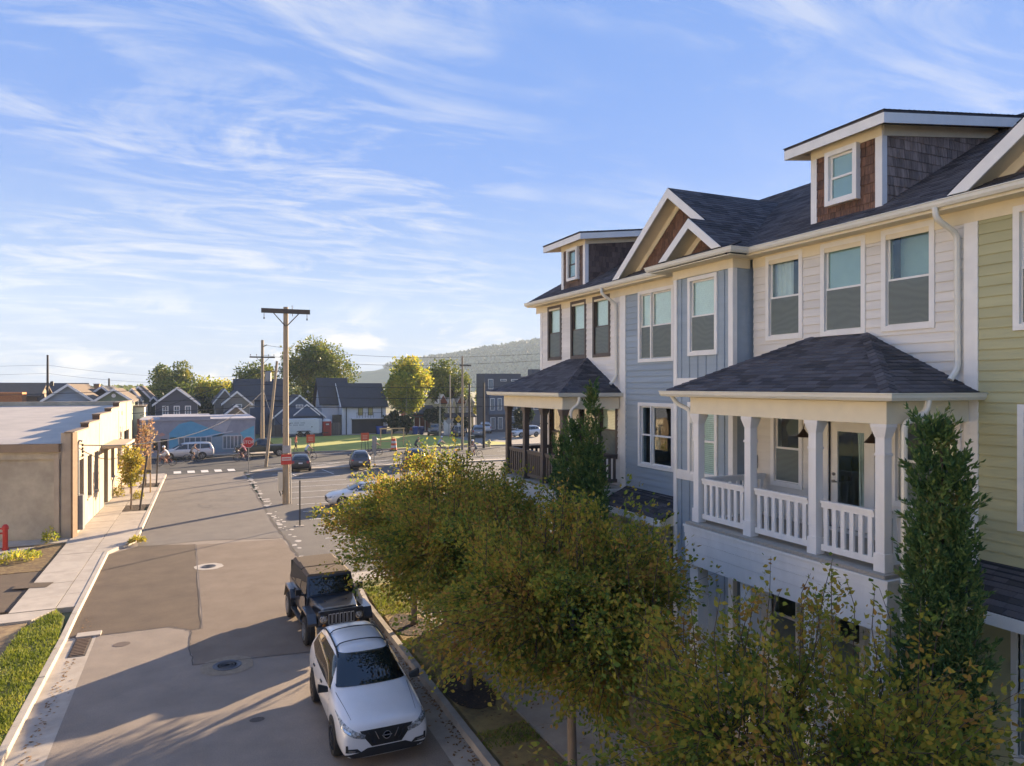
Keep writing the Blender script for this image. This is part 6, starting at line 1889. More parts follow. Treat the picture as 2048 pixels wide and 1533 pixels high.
def diamond(name, lab, x, y, z, r, m, plate=None):
    t = thing(name, lab, 'sign', (x, y, 0))
    MB().tube([(x, y + .04, 0), (x, y + .04, z + r * .5)], .035, 6).build('post', METAL_G, t)
    MB().prism([(x - r, y, z), (x, y, z - r), (x + r, y, z), (x, y, z + r)], (0, .02, 0)).build('panel', m, t)
    if plate:
        MB().box(x - .2, y - .005, z - r - .5, x + .2, y + .015, z - r - .08).build('plate', plate, t)
    return t
d_ = diamond('warning_sign', 'yellow diamond warning sign above the far cars', 31.9, 89.6, 2.62, .5, mat('sign_yellow', L('#d8a81e'), .5, .05, 9), PAINT_W)
MB().box(31.68, 89.585, 2.5, 32.12, 89.595, 2.6).box(31.74, 89.585, 2.66, 32.06, 89.595, 2.76).build('symbol', BLACK, d_)
diamond('sign_back', 'unpainted back of a diamond road sign left of the yellow one', 30.2, 88.6, 2.4, .5, METAL_G, None)
t = thing('notice_board', 'white notice board below the unpainted diamond sign', 'sign', (31.5, 93.1, 0))
MB().box(31.0, 95.5 - 2.4, .3, 32.0, 95.56 - 2.4, 2.3).build('panel', PAINT_W, t)
for s_ in (31.1, 31.9): MB().box(s_ - .05, 93.17, 0, s_ + .05, 93.25, 2.3).build('post', METAL_G, t)
# board on posts in the left pavement and tree stakes
t = thing('wooden_planter_board', 'pale wooden board on two thin posts by the farther tree pit', 'board', (-3.2, 51.6, .12))
MB().box(-4.1, 51.5, 1.6, -2.75, 51.6, 2.35).build('board', WOOD_NEW, t)
MB().box(-4.1, 51.45, 1.42, -2.75, 51.65, 1.58).build('shelf', DARKW, t)
MB().box(-2.84, 51.62, .12, -2.76, 51.7, 3.2).build('post', WOOD_NEW, t)
MB().box(-3.98, 51.62, .12, -3.92, 51.68, 2.4).build('post', WOOD_NEW, t)
for x, y, l_, h, lab in ((-2.95, 44.7, .35, 3.1, 'dark tree stake leaning right beside the nearer yellow tree'), (-2.6, 54.8, .1, 2.6, 'dark tree stake beside the farther pink tree')):
    t = thing('tree_stake', lab, 'stake', (x, y, .1))
    MB().tube([(x, y, .1), (x + l_, y + .3, h)], .055, 7).build('stake', DARKW, t)
# overhead wires
def wire(label, pts, sag, r=.014):
    P = []
    for a, b in zip(pts[:-1], pts[1:]):
        a, b = Vector(a), Vector(b)
        for k in range(14):
            f = k / 14
            p = a.lerp(b, f); p.z -= sag * 4 * f * (1 - f); P.append(p)
    P.append(Vector(pts[-1]))
    t = thing('overhead_wire', label, 'wire', tuple(P[0]), 0, 'overhead wires')
    MB().tube(P, r, 4).build('cable', BLACK, t)
wire('service wire swinging from the shop corner up to the transformer pole', [(-4.95, 38.8, 4.25), (6.3, 79.6, 6.4)], 1.6, .028)
wire('lowest street wire crossing before the white house', [(-60, 79.6, 4.6), (6.3, 79.6, 4.9), (62, 79.0, 6.1)], .9, .035)
wire('second street wire crossing before the white house', [(-60, 79.6, 5.6), (6.3, 79.6, 6.0), (62, 79.0, 7.4)], 1.0, .03)
wire('third street wire above the white house windows', [(-60, 79.5, 6.6), (6.3, 79.5, 7.2), (62, 79.0, 8.5)], .9, .025)
wire('upper street wire across the mountain foot', [(6.3, 79.5, 10.3), (26.5, 73.2, 9.4), (64, 76, 13.0)], .5, .018)
wire('top street wire across the mountain', [(6.3, 79.5, 11.4), (26.5, 73.2, 10.2), (64, 76, 13.8)], .5, .016)
wire('wire over the flat roof to the dark pole', [(-75, 92, 9.2), (-14.9, 91, 9.3), (6, 95, 8.3)], .6, .011)
wire('lower wire over the flat roof to the dark pole', [(-75, 92, 8.2), (-14.9, 91, 8.4), (6, 95, 7.6)], .6, .011)
wire('guy wire slanting down left from the transformer pole', [(6.3, 79.6, 8.6), (-5.5, 84, 3.9)], 0, .03)
wire('loose cable drooping between leaning and straight poles', [(6.35, 79.5, 6.9), (6.1, 65.0, 4.4), (7.6, 66, 3.7)], .5, .025)

# ------------------------------------------------------------------ background buildings
def gable_house(label, x0, x1, y0, y1, ze, zp, m, mroof, axis='y', wins=(), trim=WHITE, name='house', ov=.35, group='houses across the street', cat='house', zb=0., rmat=None):
    """ridge along axis; gable end with windows faces the camera when axis is y"""
    t = thing(name, label, cat, ((x0 + x1) / 2, (y0 + y1) / 2, zb), 0, group)
    if axis == 'y':
        xm_ = (x0 + x1) / 2
        MB().prism([(x0, y0, zb), (x1, y0, zb), (x1, y0, ze), (xm_, y0, zp), (x0, y0, ze)], (0, y1 - y0, 0)).build('wall', m, t)
        sl = (zp - ze) / (xm_ - x0)
        for s_, xe in ((-1, x0), (1, x1)):
            a = (xe + s_ * ov, ze - sl * ov)
            MB().prism([(xm_, y0 - ov, zp + .02), (a[0], y0 - ov, a[1] + .02), (a[0], y0 - ov, a[1] + .2), (xm_, y0 - ov, zp + .2)], (0, y1 - y0 + 2 * ov, 0)).build('roof', mroof, t)
            MB().prism([(xm_, y0 - ov - .05, zp - .06), (a[0], y0 - ov - .05, a[1] - .06), (a[0], y0 - ov - .05, a[1] + .21), (xm_, y0 - ov - .05, zp + .21)], (0, .045, 0)).build('barge_board', trim, t)
            MB().box(xe + (0 if s_ > 0 else -.02) , y0 - .03, zb, xe + (.02 if s_ > 0 else 0), y0 + .12, ze).build('corner_board', trim, t)
    else:
        ym_ = (y0 + y1) / 2
        MB().prism([(x0, y0, zb), (x0, y1, zb), (x0, y1, ze), (x0, ym_, zp), (x0, y0, ze)], (x1 - x0, 0, 0)).build('wall', m, t)
        sl = (zp - ze) / (ym_ - y0)
        for s_, ye in ((-1, y0), (1, y1)):
            MB().prism([(x0 - ov, ym_, zp + .02), (x0 - ov, ye + s_ * ov, ze - sl * ov + .02), (x0 - ov, ye + s_ * ov, ze - sl * ov + .2), (x0 - ov, ym_, zp + .2)], (x1 - x0 + 2 * ov, 0, 0)).build('roof', mroof, t)
    for w in wins:
        xa, xb_, za, zb_ = w[:4]
        f = MB()
        tw = .1
        Y = y0 - .05
        f.box(xa, Y, za, xa + tw, Y + .045, zb_); f.box(xb_ - tw, Y, za, xb_, Y + .045, zb_); f.box(xa + tw, Y, za, xb_ - tw, Y + .045, za + tw); f.box(xa + tw, Y, zb_ - tw, xb_ - tw, Y + .045, zb_)
        n = 2 if len(w) < 5 else w[4]
        for k in range(1, n): f.box(xa + (xb_ - xa) * k / n - .025, Y, za + tw, xa + (xb_ - xa) * k / n + .025, Y + .04, zb_ - tw)
        f.box(xa + tw, Y + .001, (za + zb_) / 2 - .025, xb_ - tw, Y + .039, (za + zb_) / 2 + .025)
        wo = f.build('window', trim, t)
        MB().box(xa + tw, Y + .042, za + tw, xb_ - tw, Y + .048, zb_ - tw).build('pane', PANE, wo)
    return t
PANE = mat('far_pane', L('#5d6b74'), .1, .3, 3, spec=.8)
RF_D = mat('dark_roof', L('#3a3c42'), .9, .15, 3, bump=.2, bscale=20)
RF_B = mat('brown_roof', L('#625548'), .9, .15, 3, bump=.2, bscale=20)
def sid(name, col): return mat(name, L(col), .7, .06, 1.5, stretch=(1, 1, 12))
# painted mural shop
mu = thing('mural_shop', 'low shop with a grey and blue painted mural front', 'shop', (.1, 82, 0))
MUW = mat('mural_grey', L('#8f9099'), .85, .12, 1.5, bump=.1, bscale=30)
MB().box(-5.3, 78.5, 0, 5.5, 90, 3.55).build('wall', MUW, mu)
MB().box(-5.35, 78.4, 3.551, 5.55, 90, 3.7).build('coping', mat('shop_coping', L('#9b9aa0'), .7, .1, 4), mu)
MB().box(-3.4, 78.45, 3.701, 1.2, 86, 3.95).build('parapet', MUW, mu)
def mural(pts, col, k): return MB().prism([(x, 78.498 - .004 * k, z) for x, z in pts], (0, -.003, 0)).build('mural_shape', mat('mural_' + col[1:], L(col), .8, .08, 2), mu)
mural([(-2.6, 2.3), (-1.7, 3.2), (-.6, 3.5), (.2, 3.15), (1.6, 2.5), (2.6, 2.1), (2.1, 1.9), (-.1, 1.75), (-2.5, 1.75)], '#5a9ab8', 1)
mural([(-2.6, .3), (-2.6, 1.9), (-1.9, 1.9), (-1.5, .3)], '#5f9fba', 1)
mural([(4.0, 2.2), (5.4, 2.9), (5.4, 1.0), (4.6, 1.4)], '#63a3b8', 1)
mural([(1.9, 3.5), (3.2, 3.5), (2.6, 2.2), (1.4, 2.6)], '#a5a4aa', 2)
mural([(-.4, .25), (.2, 1.6), (2.2, 2.1), (3.9, 2.2), (3.4, .25)], '#7f919c', 1)
mural([(.3, 1.75), (3.3, 2.35), (3.32, 2.42), (.3, 1.85)], '#b9bcc2', 3)
mural([(-5.2, .4), (-5.2, 2.6), (-4.3, 2.9), (-3.5, 2.3), (-3.1, 1.4), (-3.4, .4)], '#9b8f8c', 1)
mural([(-4.6, 2.5), (-4.2, 2.75), (-3.8, 2.55), (-4.1, 2.3)], '#c2a27a', 2)
mural([(-3.6, 2.2), (-3.2, 2.4), (-2.9, 2.15), (-3.3, 2.0)], '#b58a80', 2)
for x0, x1, z0, z1, n in ((-1.75, 1.35, .7, 1.9, 6), (2.35, 4.2, .55, 1.95, 5)):
    f = MB()
    f.box(x0, 78.4, z0, x1, 78.47, z0 + .08); f.box(x0, 78.4, z1 - .08, x1, 78.47, z1)
    for k in range(n + 1):
        xx = x0 + (x1 - x0 - .07) * k / n
        f.box(xx, 78.4, z0 + .08, xx + .07, 78.47, z1 - .08)
    w = f.build('window', mat('pale_window_frame', L('#b4b8bd'), .6, .05, 5), mu)
    MB().box(x0 + .07, 78.45, z0 + .08, x1 - .07, 78.47, z1 - .08).build('pane', PANE, w)
MB().box(-3.35, 78.44, .15, -2.75, 78.48, 1.75).build('door', BLACK, mu)
MB().box(-4.0, 78.44, .7, -3.6, 78.48, 1.5).build('window', AUTO_GLASS, mu)
MB().box(-5.4, 78.35, 0, -5.2, 78.49, 3.8).build('brick_pier', mat('brick', L('#7d4a3a'), .9, .2, 30), mu)
# houses behind the mural shop and the flat roof
G_DARK, G_TAN, G_BLUE = sid('charcoal_siding', '#54565e'), sid('taupe_siding', '#86827b'), sid('slate_blue_siding', '#4f5e72')
gable_house('charcoal gabled house with three white windows above the mural shop', -4.45, .0, 92, 104, 4.95, 6.7, G_DARK, RF_D, wins=[(-3.75, -3.1, 3.6, 4.7, 2), (-2.55, -1.9, 3.6, 4.7, 2), (-1.35, -.7, 3.6, 4.7, 2)])
gable_house('taupe gabled house with one wide window right of the charcoal one', 3.0, 6.0, 95, 106, 4.9, 6.2, G_TAN, RF_D, wins=[(4.0, 5.1, 3.8, 4.75)])
gable_house('rear taupe gable stepping back left of the taupe house', 2.1, 4.3, 98, 108, 5.1, 6.5, G_TAN, RF_D)
gable_house('small tan gabled porch roof peeking over the mural shop', 2.9, 5.5, 91, 95, 3.5, 4.6, sid('tan_siding', '#8b7d6c'), RF_D)
gable_house('wide dark roofed house behind the transformer pole', 5.2, 12.2, 110, 118, 5.0, 7.9, G_BLUE, RF_D, axis='x', wins=[(6.2, 7.6, 3.8, 4.8)])
gh = gable_house('slate blue garage house with a white panelled garage door', 9.8, 16.4, 103.2, 112, 2.75, 5.6, G_BLUE, RF_D, wins=[(12.6, 13.6, 3.9, 4.4)])
MB().box(11.0, 103.12, .1, 15.0, 103.18, 2.3).build('garage_door_or_shade', TRW, gh)
for k in range(6):
    MB().box(11.15 + .64 * k, 103.09, 1.9, 11.6 + .64 * k, 103.115, 2.15).build('pane', AUTO_GLASS, gh)
MB().prism([(12.2, 102.5, 2.8), (15.8, 102.5, 2.8), (14.0, 102.5, 4.3)], (0, .6, 0)).build('porch_gable', G_BLUE, gh)
for s_, xe in ((-1, 12.2), (1, 15.8)):
    MB().prism([(14.0, 102.4, 4.3), (xe, 102.4, 2.8), (xe, 102.4, 3.0), (14.0, 102.4, 4.5)], (0, .09, 0)).build('barge_board', WHITE, gh)
# white barn like house
WB = mat('white_boards', L('#d3d4d6'), .7, .05, 2, stretch=(10, 10, 1))
wh = thing('barn_house', 'white board house with a steep dark roof and an open dark garage', 'house', (22, 108, 0), 0, 'houses across the street')
MB().prism([(19.0, 103.2, 0), (19.0, 111, 0), (19.0, 111, 4.2), (19.0, 107.1, 7.2), (19.0, 103.2, 4.2)], (6.4, 0, 0)).build('wall', WB, wh)
MB().prism([(18.8, 107.1, 7.25), (18.8, 102.7, 3.9), (18.8, 102.7, 4.05), (18.8, 107.1, 7.45)], (6.9, 0, 0)).build('roof', RF_D, wh)
MB().prism([(18.8, 107.1, 7.25), (18.8, 111.5, 3.9), (18.8, 111.5, 4.05), (18.8, 107.1, 7.45)], (6.9, 0, 0)).build('roof', RF_D, wh)
MB().prism([(18.78, 107.1, 7.2), (18.78, 102.7, 3.85), (18.78, 102.7, 4.08), (18.78, 107.1, 7.46)], (-.05, 0, 0)).build('barge_board', WHITE, wh)
MB().box(20.4, 103.1, .1, 25.0, 103.19, 2.15).build('garage_door_or_shade', mat('garage_shadow', L('#3b3a3a'), .8, .1, 3), wh)  # no door here: dark panel painted as the shade inside the open garage
for x in (21.3, 22.75):
    w = MB().box(x, 103.1, 2.75, x + .7, 103.18, 4.1).build('window', BLACK, wh)
    MB().box(x + .08, 103.08, 2.83, x + .62, 103.095, 4.0).build('pane', mat('warm_pane', L('#a99f66'), .2, .2, 3), w)
for x in (19.6, 24.75):
    MB().tube([(x, 103.05, 0), (x, 103.05, 4.0)], .07, 6).build('downspout', BLACK, wh)
rl = MB()
for k in range(7): rl.box(21.0 + .4 * k, 102.55, 2.4, 21.04 + .4 * k, 102.6, 3.1)
rl.box(20.9, 102.55, 3.1, 24.8, 102.6, 3.15)
rl.build('balcony_rail', BLACK, wh)
MB().box(20.3, 102.5, 2.25, 25.3, 103.19, 2.38).build('balcony', WB, wh)
MB().prism([(16.6, 106, 0), (16.6, 112, 0), (16.6, 112, 4.6), (16.6, 109, 8.0), (16.6, 106, 4.6)], (2.35, 0, 0)).build('side_wing', WB, wh)
MB().prism([(16.2, 109, 8.05), (16.2, 105.6, 4.2), (16.2, 105.6, 4.4), (16.2, 109, 8.25)], (4.6, 0, 0)).build('roof', RF_D, wh)
MB().prism([(16.2, 109, 8.05), (16.2, 112.4, 4.2), (16.2, 112.4, 4.4), (16.2, 109, 8.25)], (4.6, 0, 0)).build('roof', RF_D, wh)
MB().box(17.6, 102.9, 0, 18.9, 103.1, 2.9).build('entry', DARK, wh)
# fence pieces
fe = thing('board_fence', 'grey board fence between the toilet and the white house', 'fence', (17.8, 102.3, 0))
for k in range(9): MB().box(17.15 + .16 * k, 102.2, .1, 17.29 + .16 * k, 102.24, 1.8 + random.uniform(-.04, .04)).build('board', mat('grey_board', L('#6f675d'), .85, .15, 6, orand=.15), fe)
fe = thing('board_fence', 'grey board fence left of the garage door', 'fence', (9.5, 102.3, 0))
for k in range(14): MB().box(8.2 + .17 * k, 102.2, .1, 8.35 + .17 * k, 102.24, 1.7 + random.uniform(-.04, .04)).build('board', MATS['grey_board'], fe)
# houses beyond the flat roof on the left
gable_house('pale blue gable showing above the flat roof', -14.0, -10.0, 84, 98, 5.6, 7.05, sid('pale_blue_siding', '#8d9aa8'), RF_B)
sg2 = gable_house('sage green gable with a round vent above the flat roof', -9.2, -6.3, 82, 91, 5.6, 6.6, sid('sage_siding', '#7f8c76'), RF_B)
vt = MB().lathe([(.2, 0), (.2, .06), (.14, .07), (.01, .05)], (0, 0, 0), 14, 'y')
vt.v = [(x - 7.75, 81.9 - y, z + 6.05) for x, y, z in vt.v]
vt.build('round_vent', WHITE, sg2)
gable_house('dark brown gable behind the sage one', -10.8, -9.2, 93, 106, 6.2, 6.85, sid('dark_brown_siding', '#5d5148'), RF_D)
gable_house('olive gabled house with white corner posts left of the charcoal house', -7.8, -5.3, 97, 108, 5.5, 6.85, sid('olive_siding', '#6f7462'), RF_B)
gable_house('grey gable in front of the olive house', -7.75, -6.05, 92, 97, 5.5, 6.6, sid('grey_siding', '#85868a'), RF_B, ov=.2)
cw = thing('cream_house', 'cream walled house catching the sun beyond the shop', 'house', (-5.8, 88, 0), 0, 'houses across the street')
MB().box(-6.35, 86, 0, -5.25, 91.5, 4.75).build('wall', sid('cream_far_siding', '#d8d0bb'), cw)
MB().prism([(-6.5, 85.8, 4.751), (-5.1, 85.8, 4.751), (-5.1, 91.6, 5.0), (-6.5, 91.6, 5.0)], (0, 0, .12)).build('roof', RF_B, cw)
for k in range(3): MB().box(-6.3 + .45 * k, 85.9, 4.9, -6.24 + .45 * k, 85.96, 5.5).build('post', WHITE, cw)
gable_house('dark green house edge beside the cream wall', -5.15, -4.6, 96, 100, 5.3, 5.6, sid('bottle_green_siding', '#3f4a3e'), RF_D, ov=.15)
gable_house('brown roofed house at the far left edge', -20.5, -16.0, 92, 99, 5.9, 7.2, sid('brown_siding', '#7b6a58'), RF_B, axis='x')
gable_house('dark roofed house behind the wire pole', -19.0, -13.0, 101, 108, 5.9, 7.2, sid('dusk_siding', '#3a3d45'), RF_D, axis='x')
bw = thing('brick_block', 'sunlit orange brick block at the far left edge', 'building', (-17, 84, 0), 0)
MB().box(-19.5, 84, 0, -15.9, 86, 6.4).build('wall', mat('orange_brick', L('#a9683f'), .9, .25, 14, col2=L('#c08a5c')), bw)
ch = thing('brick_chimney', 'tan brick chimney above the brown gable', 'chimney', (-11.7, 104, 0))
MB().box(-12.0, 103.5, 0, -11.4, 104.6, 7.2).build('stack', mat('tan_brick', L('#b0835c'), .9, .2, 14), ch)
MB().box(-12.06, 103.4, 7.201, -11.34, 104.7, 7.32).build('cap', CONC_D, ch)
# right hand far buildings
YG = sid('pale_yellow_siding', '#a9a582')
for i, (x0, yb, lab) in enumerate(((35.6, 109.4, 'pale townhouse with a red gable left in the far row'), (39.0, 110.2, 'pale townhouse with a red gable right in the far row'))):
    t = gable_house(lab, x0, x0 + 2.85, yb, yb + 8, 4.15, 5.6, YG, RF_D, axis='x', group='far townhouses', name='townhouse', wins=[(x0 + .3, x0 + .75, 2.7, 3.7), (x0 + 1.5, x0 + 1.95, 2.7, 3.7), (x0 + 2.2, x0 + 2.6, 2.7, 3.7), (x0 + .3, x0 + .9, .6, 1.8), (x0 + 1.6, x0 + 2.5, .5, 1.9)], ov=.2)
    for gx, gw_, gz in ((x0 + .6, .75, 5.55), (x0 + 1.7, .5, 5.0), (x0 + 2.4, .45, 4.9)):
        MB().prism([(gx - gw_, yb - .4, gz - 1.3), (gx + gw_, yb - .4, gz - 1.3), (gx, yb - .4, gz)], (0, 2, 0)).build('gable', CEDAR_R if gw_ > .6 else YG, t)
        for s_ in (-1, 1):
            MB().prism([(gx, yb - .5, gz), (gx + s_ * gw_ * 1.1, yb - .5, gz - 1.42), (gx + s_ * gw_ * 1.1, yb - .5, gz - 1.27), (gx, yb - .5, gz + .15)], (0, 2.2, 0)).build('barge_board', WHITE, t)
    MB().prism([(x0 + .05, yb - 1.6, 2.05), (x0 + .05, yb, 2.6), (x0 + .05, yb, 2.45), (x0 + .05, yb - 1.6, 1.92)], (2.75, 0, 0)).build('porch_roof', RF_D, t)
    for k in range(4): MB().box(x0 + .15 + .82 * k, yb - 1.5, 0, x0 + .27 + .82 * k, yb - 1.4, 1.915).build('post', WHITE, t)
ap = thing('apartment_block', 'dark grey flat roofed apartment block right of the far townhouses', 'building', (44, 103, 0))
G_AP, G_AP2 = sid('graphite_cladding', '#4d5058'), sid('blue_graphite_cladding', '#5a6573')
MB().box(39.6, 99.5, 0, 45.6, 103, 8.9).build('wall', G_AP, ap)
MB().box(45.61, 100, 0, 54, 107, 8.5).build('wall', G_AP, ap)
MB().box(47.0, 98.6, 0, 49.2, 99.99, 9.6).build('stair_tower', G_AP, ap)
MB().box(40.2, 99.1, 2.7, 43.4, 99.49, 5.8).build('bay', G_AP2, ap)
for x, z, w_, h_ in ((40.2, 6.6, .7, 1.4), (42.2, 7.8, .9, .2), (44.0, 7.8, 1.0, .2), (42.6, 6.4, .8, .6), (40.4, 3.4, .55, 1.7), (41.6, 3.4, .5, 1.7), (44.2, 3.3, .65, 1.7), (40.6, .5, .65, 1.7), (41.8, .5, .65, 1.7), (44.0, .5, .65, 1.8), (47.4, 3.4, 1.2, 1.4), (50.5, 3.4, 1.2, 1.4), (50.5, .5, 1.2, 1.6)):
    yv = 99.0 if 40.1 < x < 43.0 and 3.0 < z < 5 else (99.4 if x < 45 else (98.5 if x < 49 else 99.9))
    w = MB().box(x - .06, yv, z - .06, x + w_ + .06, yv + .08, z + h_ + .06).build('window', WHITE, ap)
    MB().box(x, yv - .02, z, x + w_, yv - .001, z + h_).build('pane', PANE, w)
ph = gable_house('small red porch house under the dark far tree', 30.6, 34.6, 108, 114, 2.6, 3.7, sid('red_siding', '#7a3f36'), RF_D, axis='x')
for k in range(5): MB().box(30.7 + .9 * k, 106.9, 0, 30.82 + .9 * k, 107.02, 2.1).build('post', WHITE, ph)
MB().box(30.5, 106.6, 2.11, 34.7, 108, 2.25).build('porch_roof', RF_D, ph)

# the sunlit row across the street from the townhouses, which the porch windows mirror
for i, (y0, col, h_) in enumerate(((-9.5, '#ece4d3', 7.4), (-1.5, '#e6dfd2', 8.2), (6.5, '#efe8d8', 7.6), (14.5, '#e8dfcd', 8.0), (22.5, '#eee8dc', 7.4))):
    t = thing('townhouse', ('cream', 'grey cream', 'ivory', 'tan', 'pale')[i] + ' gabled house in the sunlit row opposite the porches, outside the picture', 'townhouse', (-22, y0 + 3.6, 0), 0, 'opposite row of houses')
    m = sid('opposite_siding_' + col[1:], col)
    MB().prism([(-19, y0, 0), (-19, y0 + 7.2, 0), (-19, y0 + 7.2, h_), (-19, y0 + 3.6, h_ + 2.6), (-19, y0, h_)], (-9, 0, 0)).build('wall', m, t)
    for s_, ye in ((-1, y0 - .35), (1, y0 + 7.55)):
        zr = h_ - .25
        MB().prism([(-18.5, y0 + 3.6, h_ + 2.62), (-18.5, ye, zr + .02), (-18.5, ye, zr + .22), (-18.5, y0 + 3.6, h_ + 2.84)], (-10, 0, 0)).build('roof', RF_D, t)
    for zz in (.8, 4.4):
        for yy in (y0 + 1.0, y0 + 3.1, y0 + 5.2):
            w = MB().box(-19, yy, zz, -18.93, yy + 1.1, zz + 1.8).build('window', WHITE, t)
            MB().box(-18.93, yy + .1, zz + .1, -18.92, yy + 1.0, zz + 1.7).build('pane', PANE, w)
# ------------------------------------------------------------------ hill, distant woods
def ridge(x): 
    return x
hv, hf = [], []
NX, NY = 150, 26
rng = np.random.default_rng(2)
ph_ = rng.uniform(0, 6.28, 12); fr_ = rng.uniform(.004, .06, 12)
for j in range(NY):
    for i in range(NX):
        # a long ridge running across the view, rising to the right
        s_ = i / (NX - 1)
        x = -250 + 1500 * s_
        f = j / (NY - 1)
        y = 820 + 520 * f - .25 * (x - 300)
        top = 8 + 130 * min(1, max(0, (x - 165) / 720)) ** .85
        if x < 165: top = 8
        prof = math.sin(min(1, f * 1.25) * math.pi / 2) if f < .8 else 1 - (f - .8) * .6
        z = top * prof + sum(math.sin(fr_[k] * x * 2 + ph_[k] + f * 5 * (k % 3)) for k in range(12)) * .35 * prof
        hv.append((x, y, z - 1))
for j in range(NY - 1):
    for i in range(NX - 1):
        hf.append((j * NX + i, j * NX + i + 1, (j + 1) * NX + i + 1, (j + 1) * NX + i))
HILL = mat('wooded_slope', L('#3b4a2c'), .95, .3, .06, col2=L('#58622f'), bump=1., bscale=.25, c2lo=.35, c2hi=.7, detail=8)
hill = npmesh('hill', np.array(hv), np.array(hf), HILL, kind='structure', smooth=True)
hill['label'] = 'long wooded mountain ridge rising to the right behind the houses'
# ------------------------------------------------------------------ foliage
LF_NEAR = leafmat('pear_leaves', [L('#4c6130'), L('#647a32'), L('#808836'), L('#959138'), L('#a5943c'), L('#a8853e'), L('#936c3e')], .55, .6, .8)
LF_OAK = leafmat('oak_leaves', [L('#3d5024'), L('#5a6c2d'), L('#7e8436'), L('#a3963e')], .32, .5, .25)
LF_YEL = leafmat('yellow_green_leaves', [L('#6b7e34'), L('#95a03a'), L('#bab041'), L('#c4aa40')], .45, .5, .3)
LF_DARK = leafmat('dark_green_leaves', [L('#1d2a1c'), L('#2a3a24'), L('#3e4d2a')], .25, .5, .3)
LF_HILL = leafmat('hill_leaves', [L('#28351f'), L('#344327'), L('#465030')], .15, .7, .02)
LF_GOLD = leafmat('golden_leaves', [L('#878c3a'), L('#a89c40'), L('#b3953e')], .45, .5, .9)
LF_PINK = leafmat('russet_leaves', [L('#a98a66'), L('#b18d70'), L('#a39a66')], .45, .5, .9)
LF_JUN = leafmat('juniper_sprays', [L('#3a5434'), L('#4f6b3b'), L('#6b8044'), L('#968a50')], .15, .6, 1.6)
BARK = mat('grey_bark', L('#7d6f60'), .9, .2, 12, stretch=(3, 3, .6), bump=.4, bscale=40)
BARK_D = mat('dark_twig_bark', L('#4a3d33'), .9, .2, 12, stretch=(3, 3, .6))
def leaf_mesh(name, pos, dirs, size, m, parent, origin, rng, kind='stuff', aspect=.62, fold=.25, jitter=.7):
    """folded two-quad leaves at pos, pointing roughly along dirs"""
    n = len(pos)
    d = dirs + rng.normal(0, jitter, (n, 3))
    d /= np.linalg.norm(d, axis=1)[:, None] + 1e-9
    r = rng.normal(0, 1, (n, 3))
    s_ = np.cross(d, r); s_ /= np.linalg.norm(s_, axis=1)[:, None] + 1e-9
    nn = np.cross(s_, d)
    L_ = (size * rng.uniform(.6, 1.25, n))[:, None]
    W_ = L_ * aspect * .5
    v = np.zeros((n, 6, 3))
    v[:, 0] = pos
    v[:, 1] = pos + d * L_ * .45 + s_ * W_ + nn * W_ * fold
    v[:, 2] = pos + d * L_
    v[:, 3] = pos + d * L_ * .45 - s_ * W_ + nn * W_ * fold
    v[:, 4] = pos + d * L_ * .2 + s_ * W_ * .6 + nn * W_ * fold * .6
    v[:, 5] = pos + d * L_ * .2 - s_ * W_ * .6 + nn * W_ * fold * .6
    b = (np.arange(n) * 6)[:, None]
    f = np.concatenate([b + np.array([[0, 4, 1, 2]]), b + np.array([[0, 2, 3, 5]])])
    return npmesh(name, v.reshape(-1, 3), f, m, parent, kind, origin=origin)
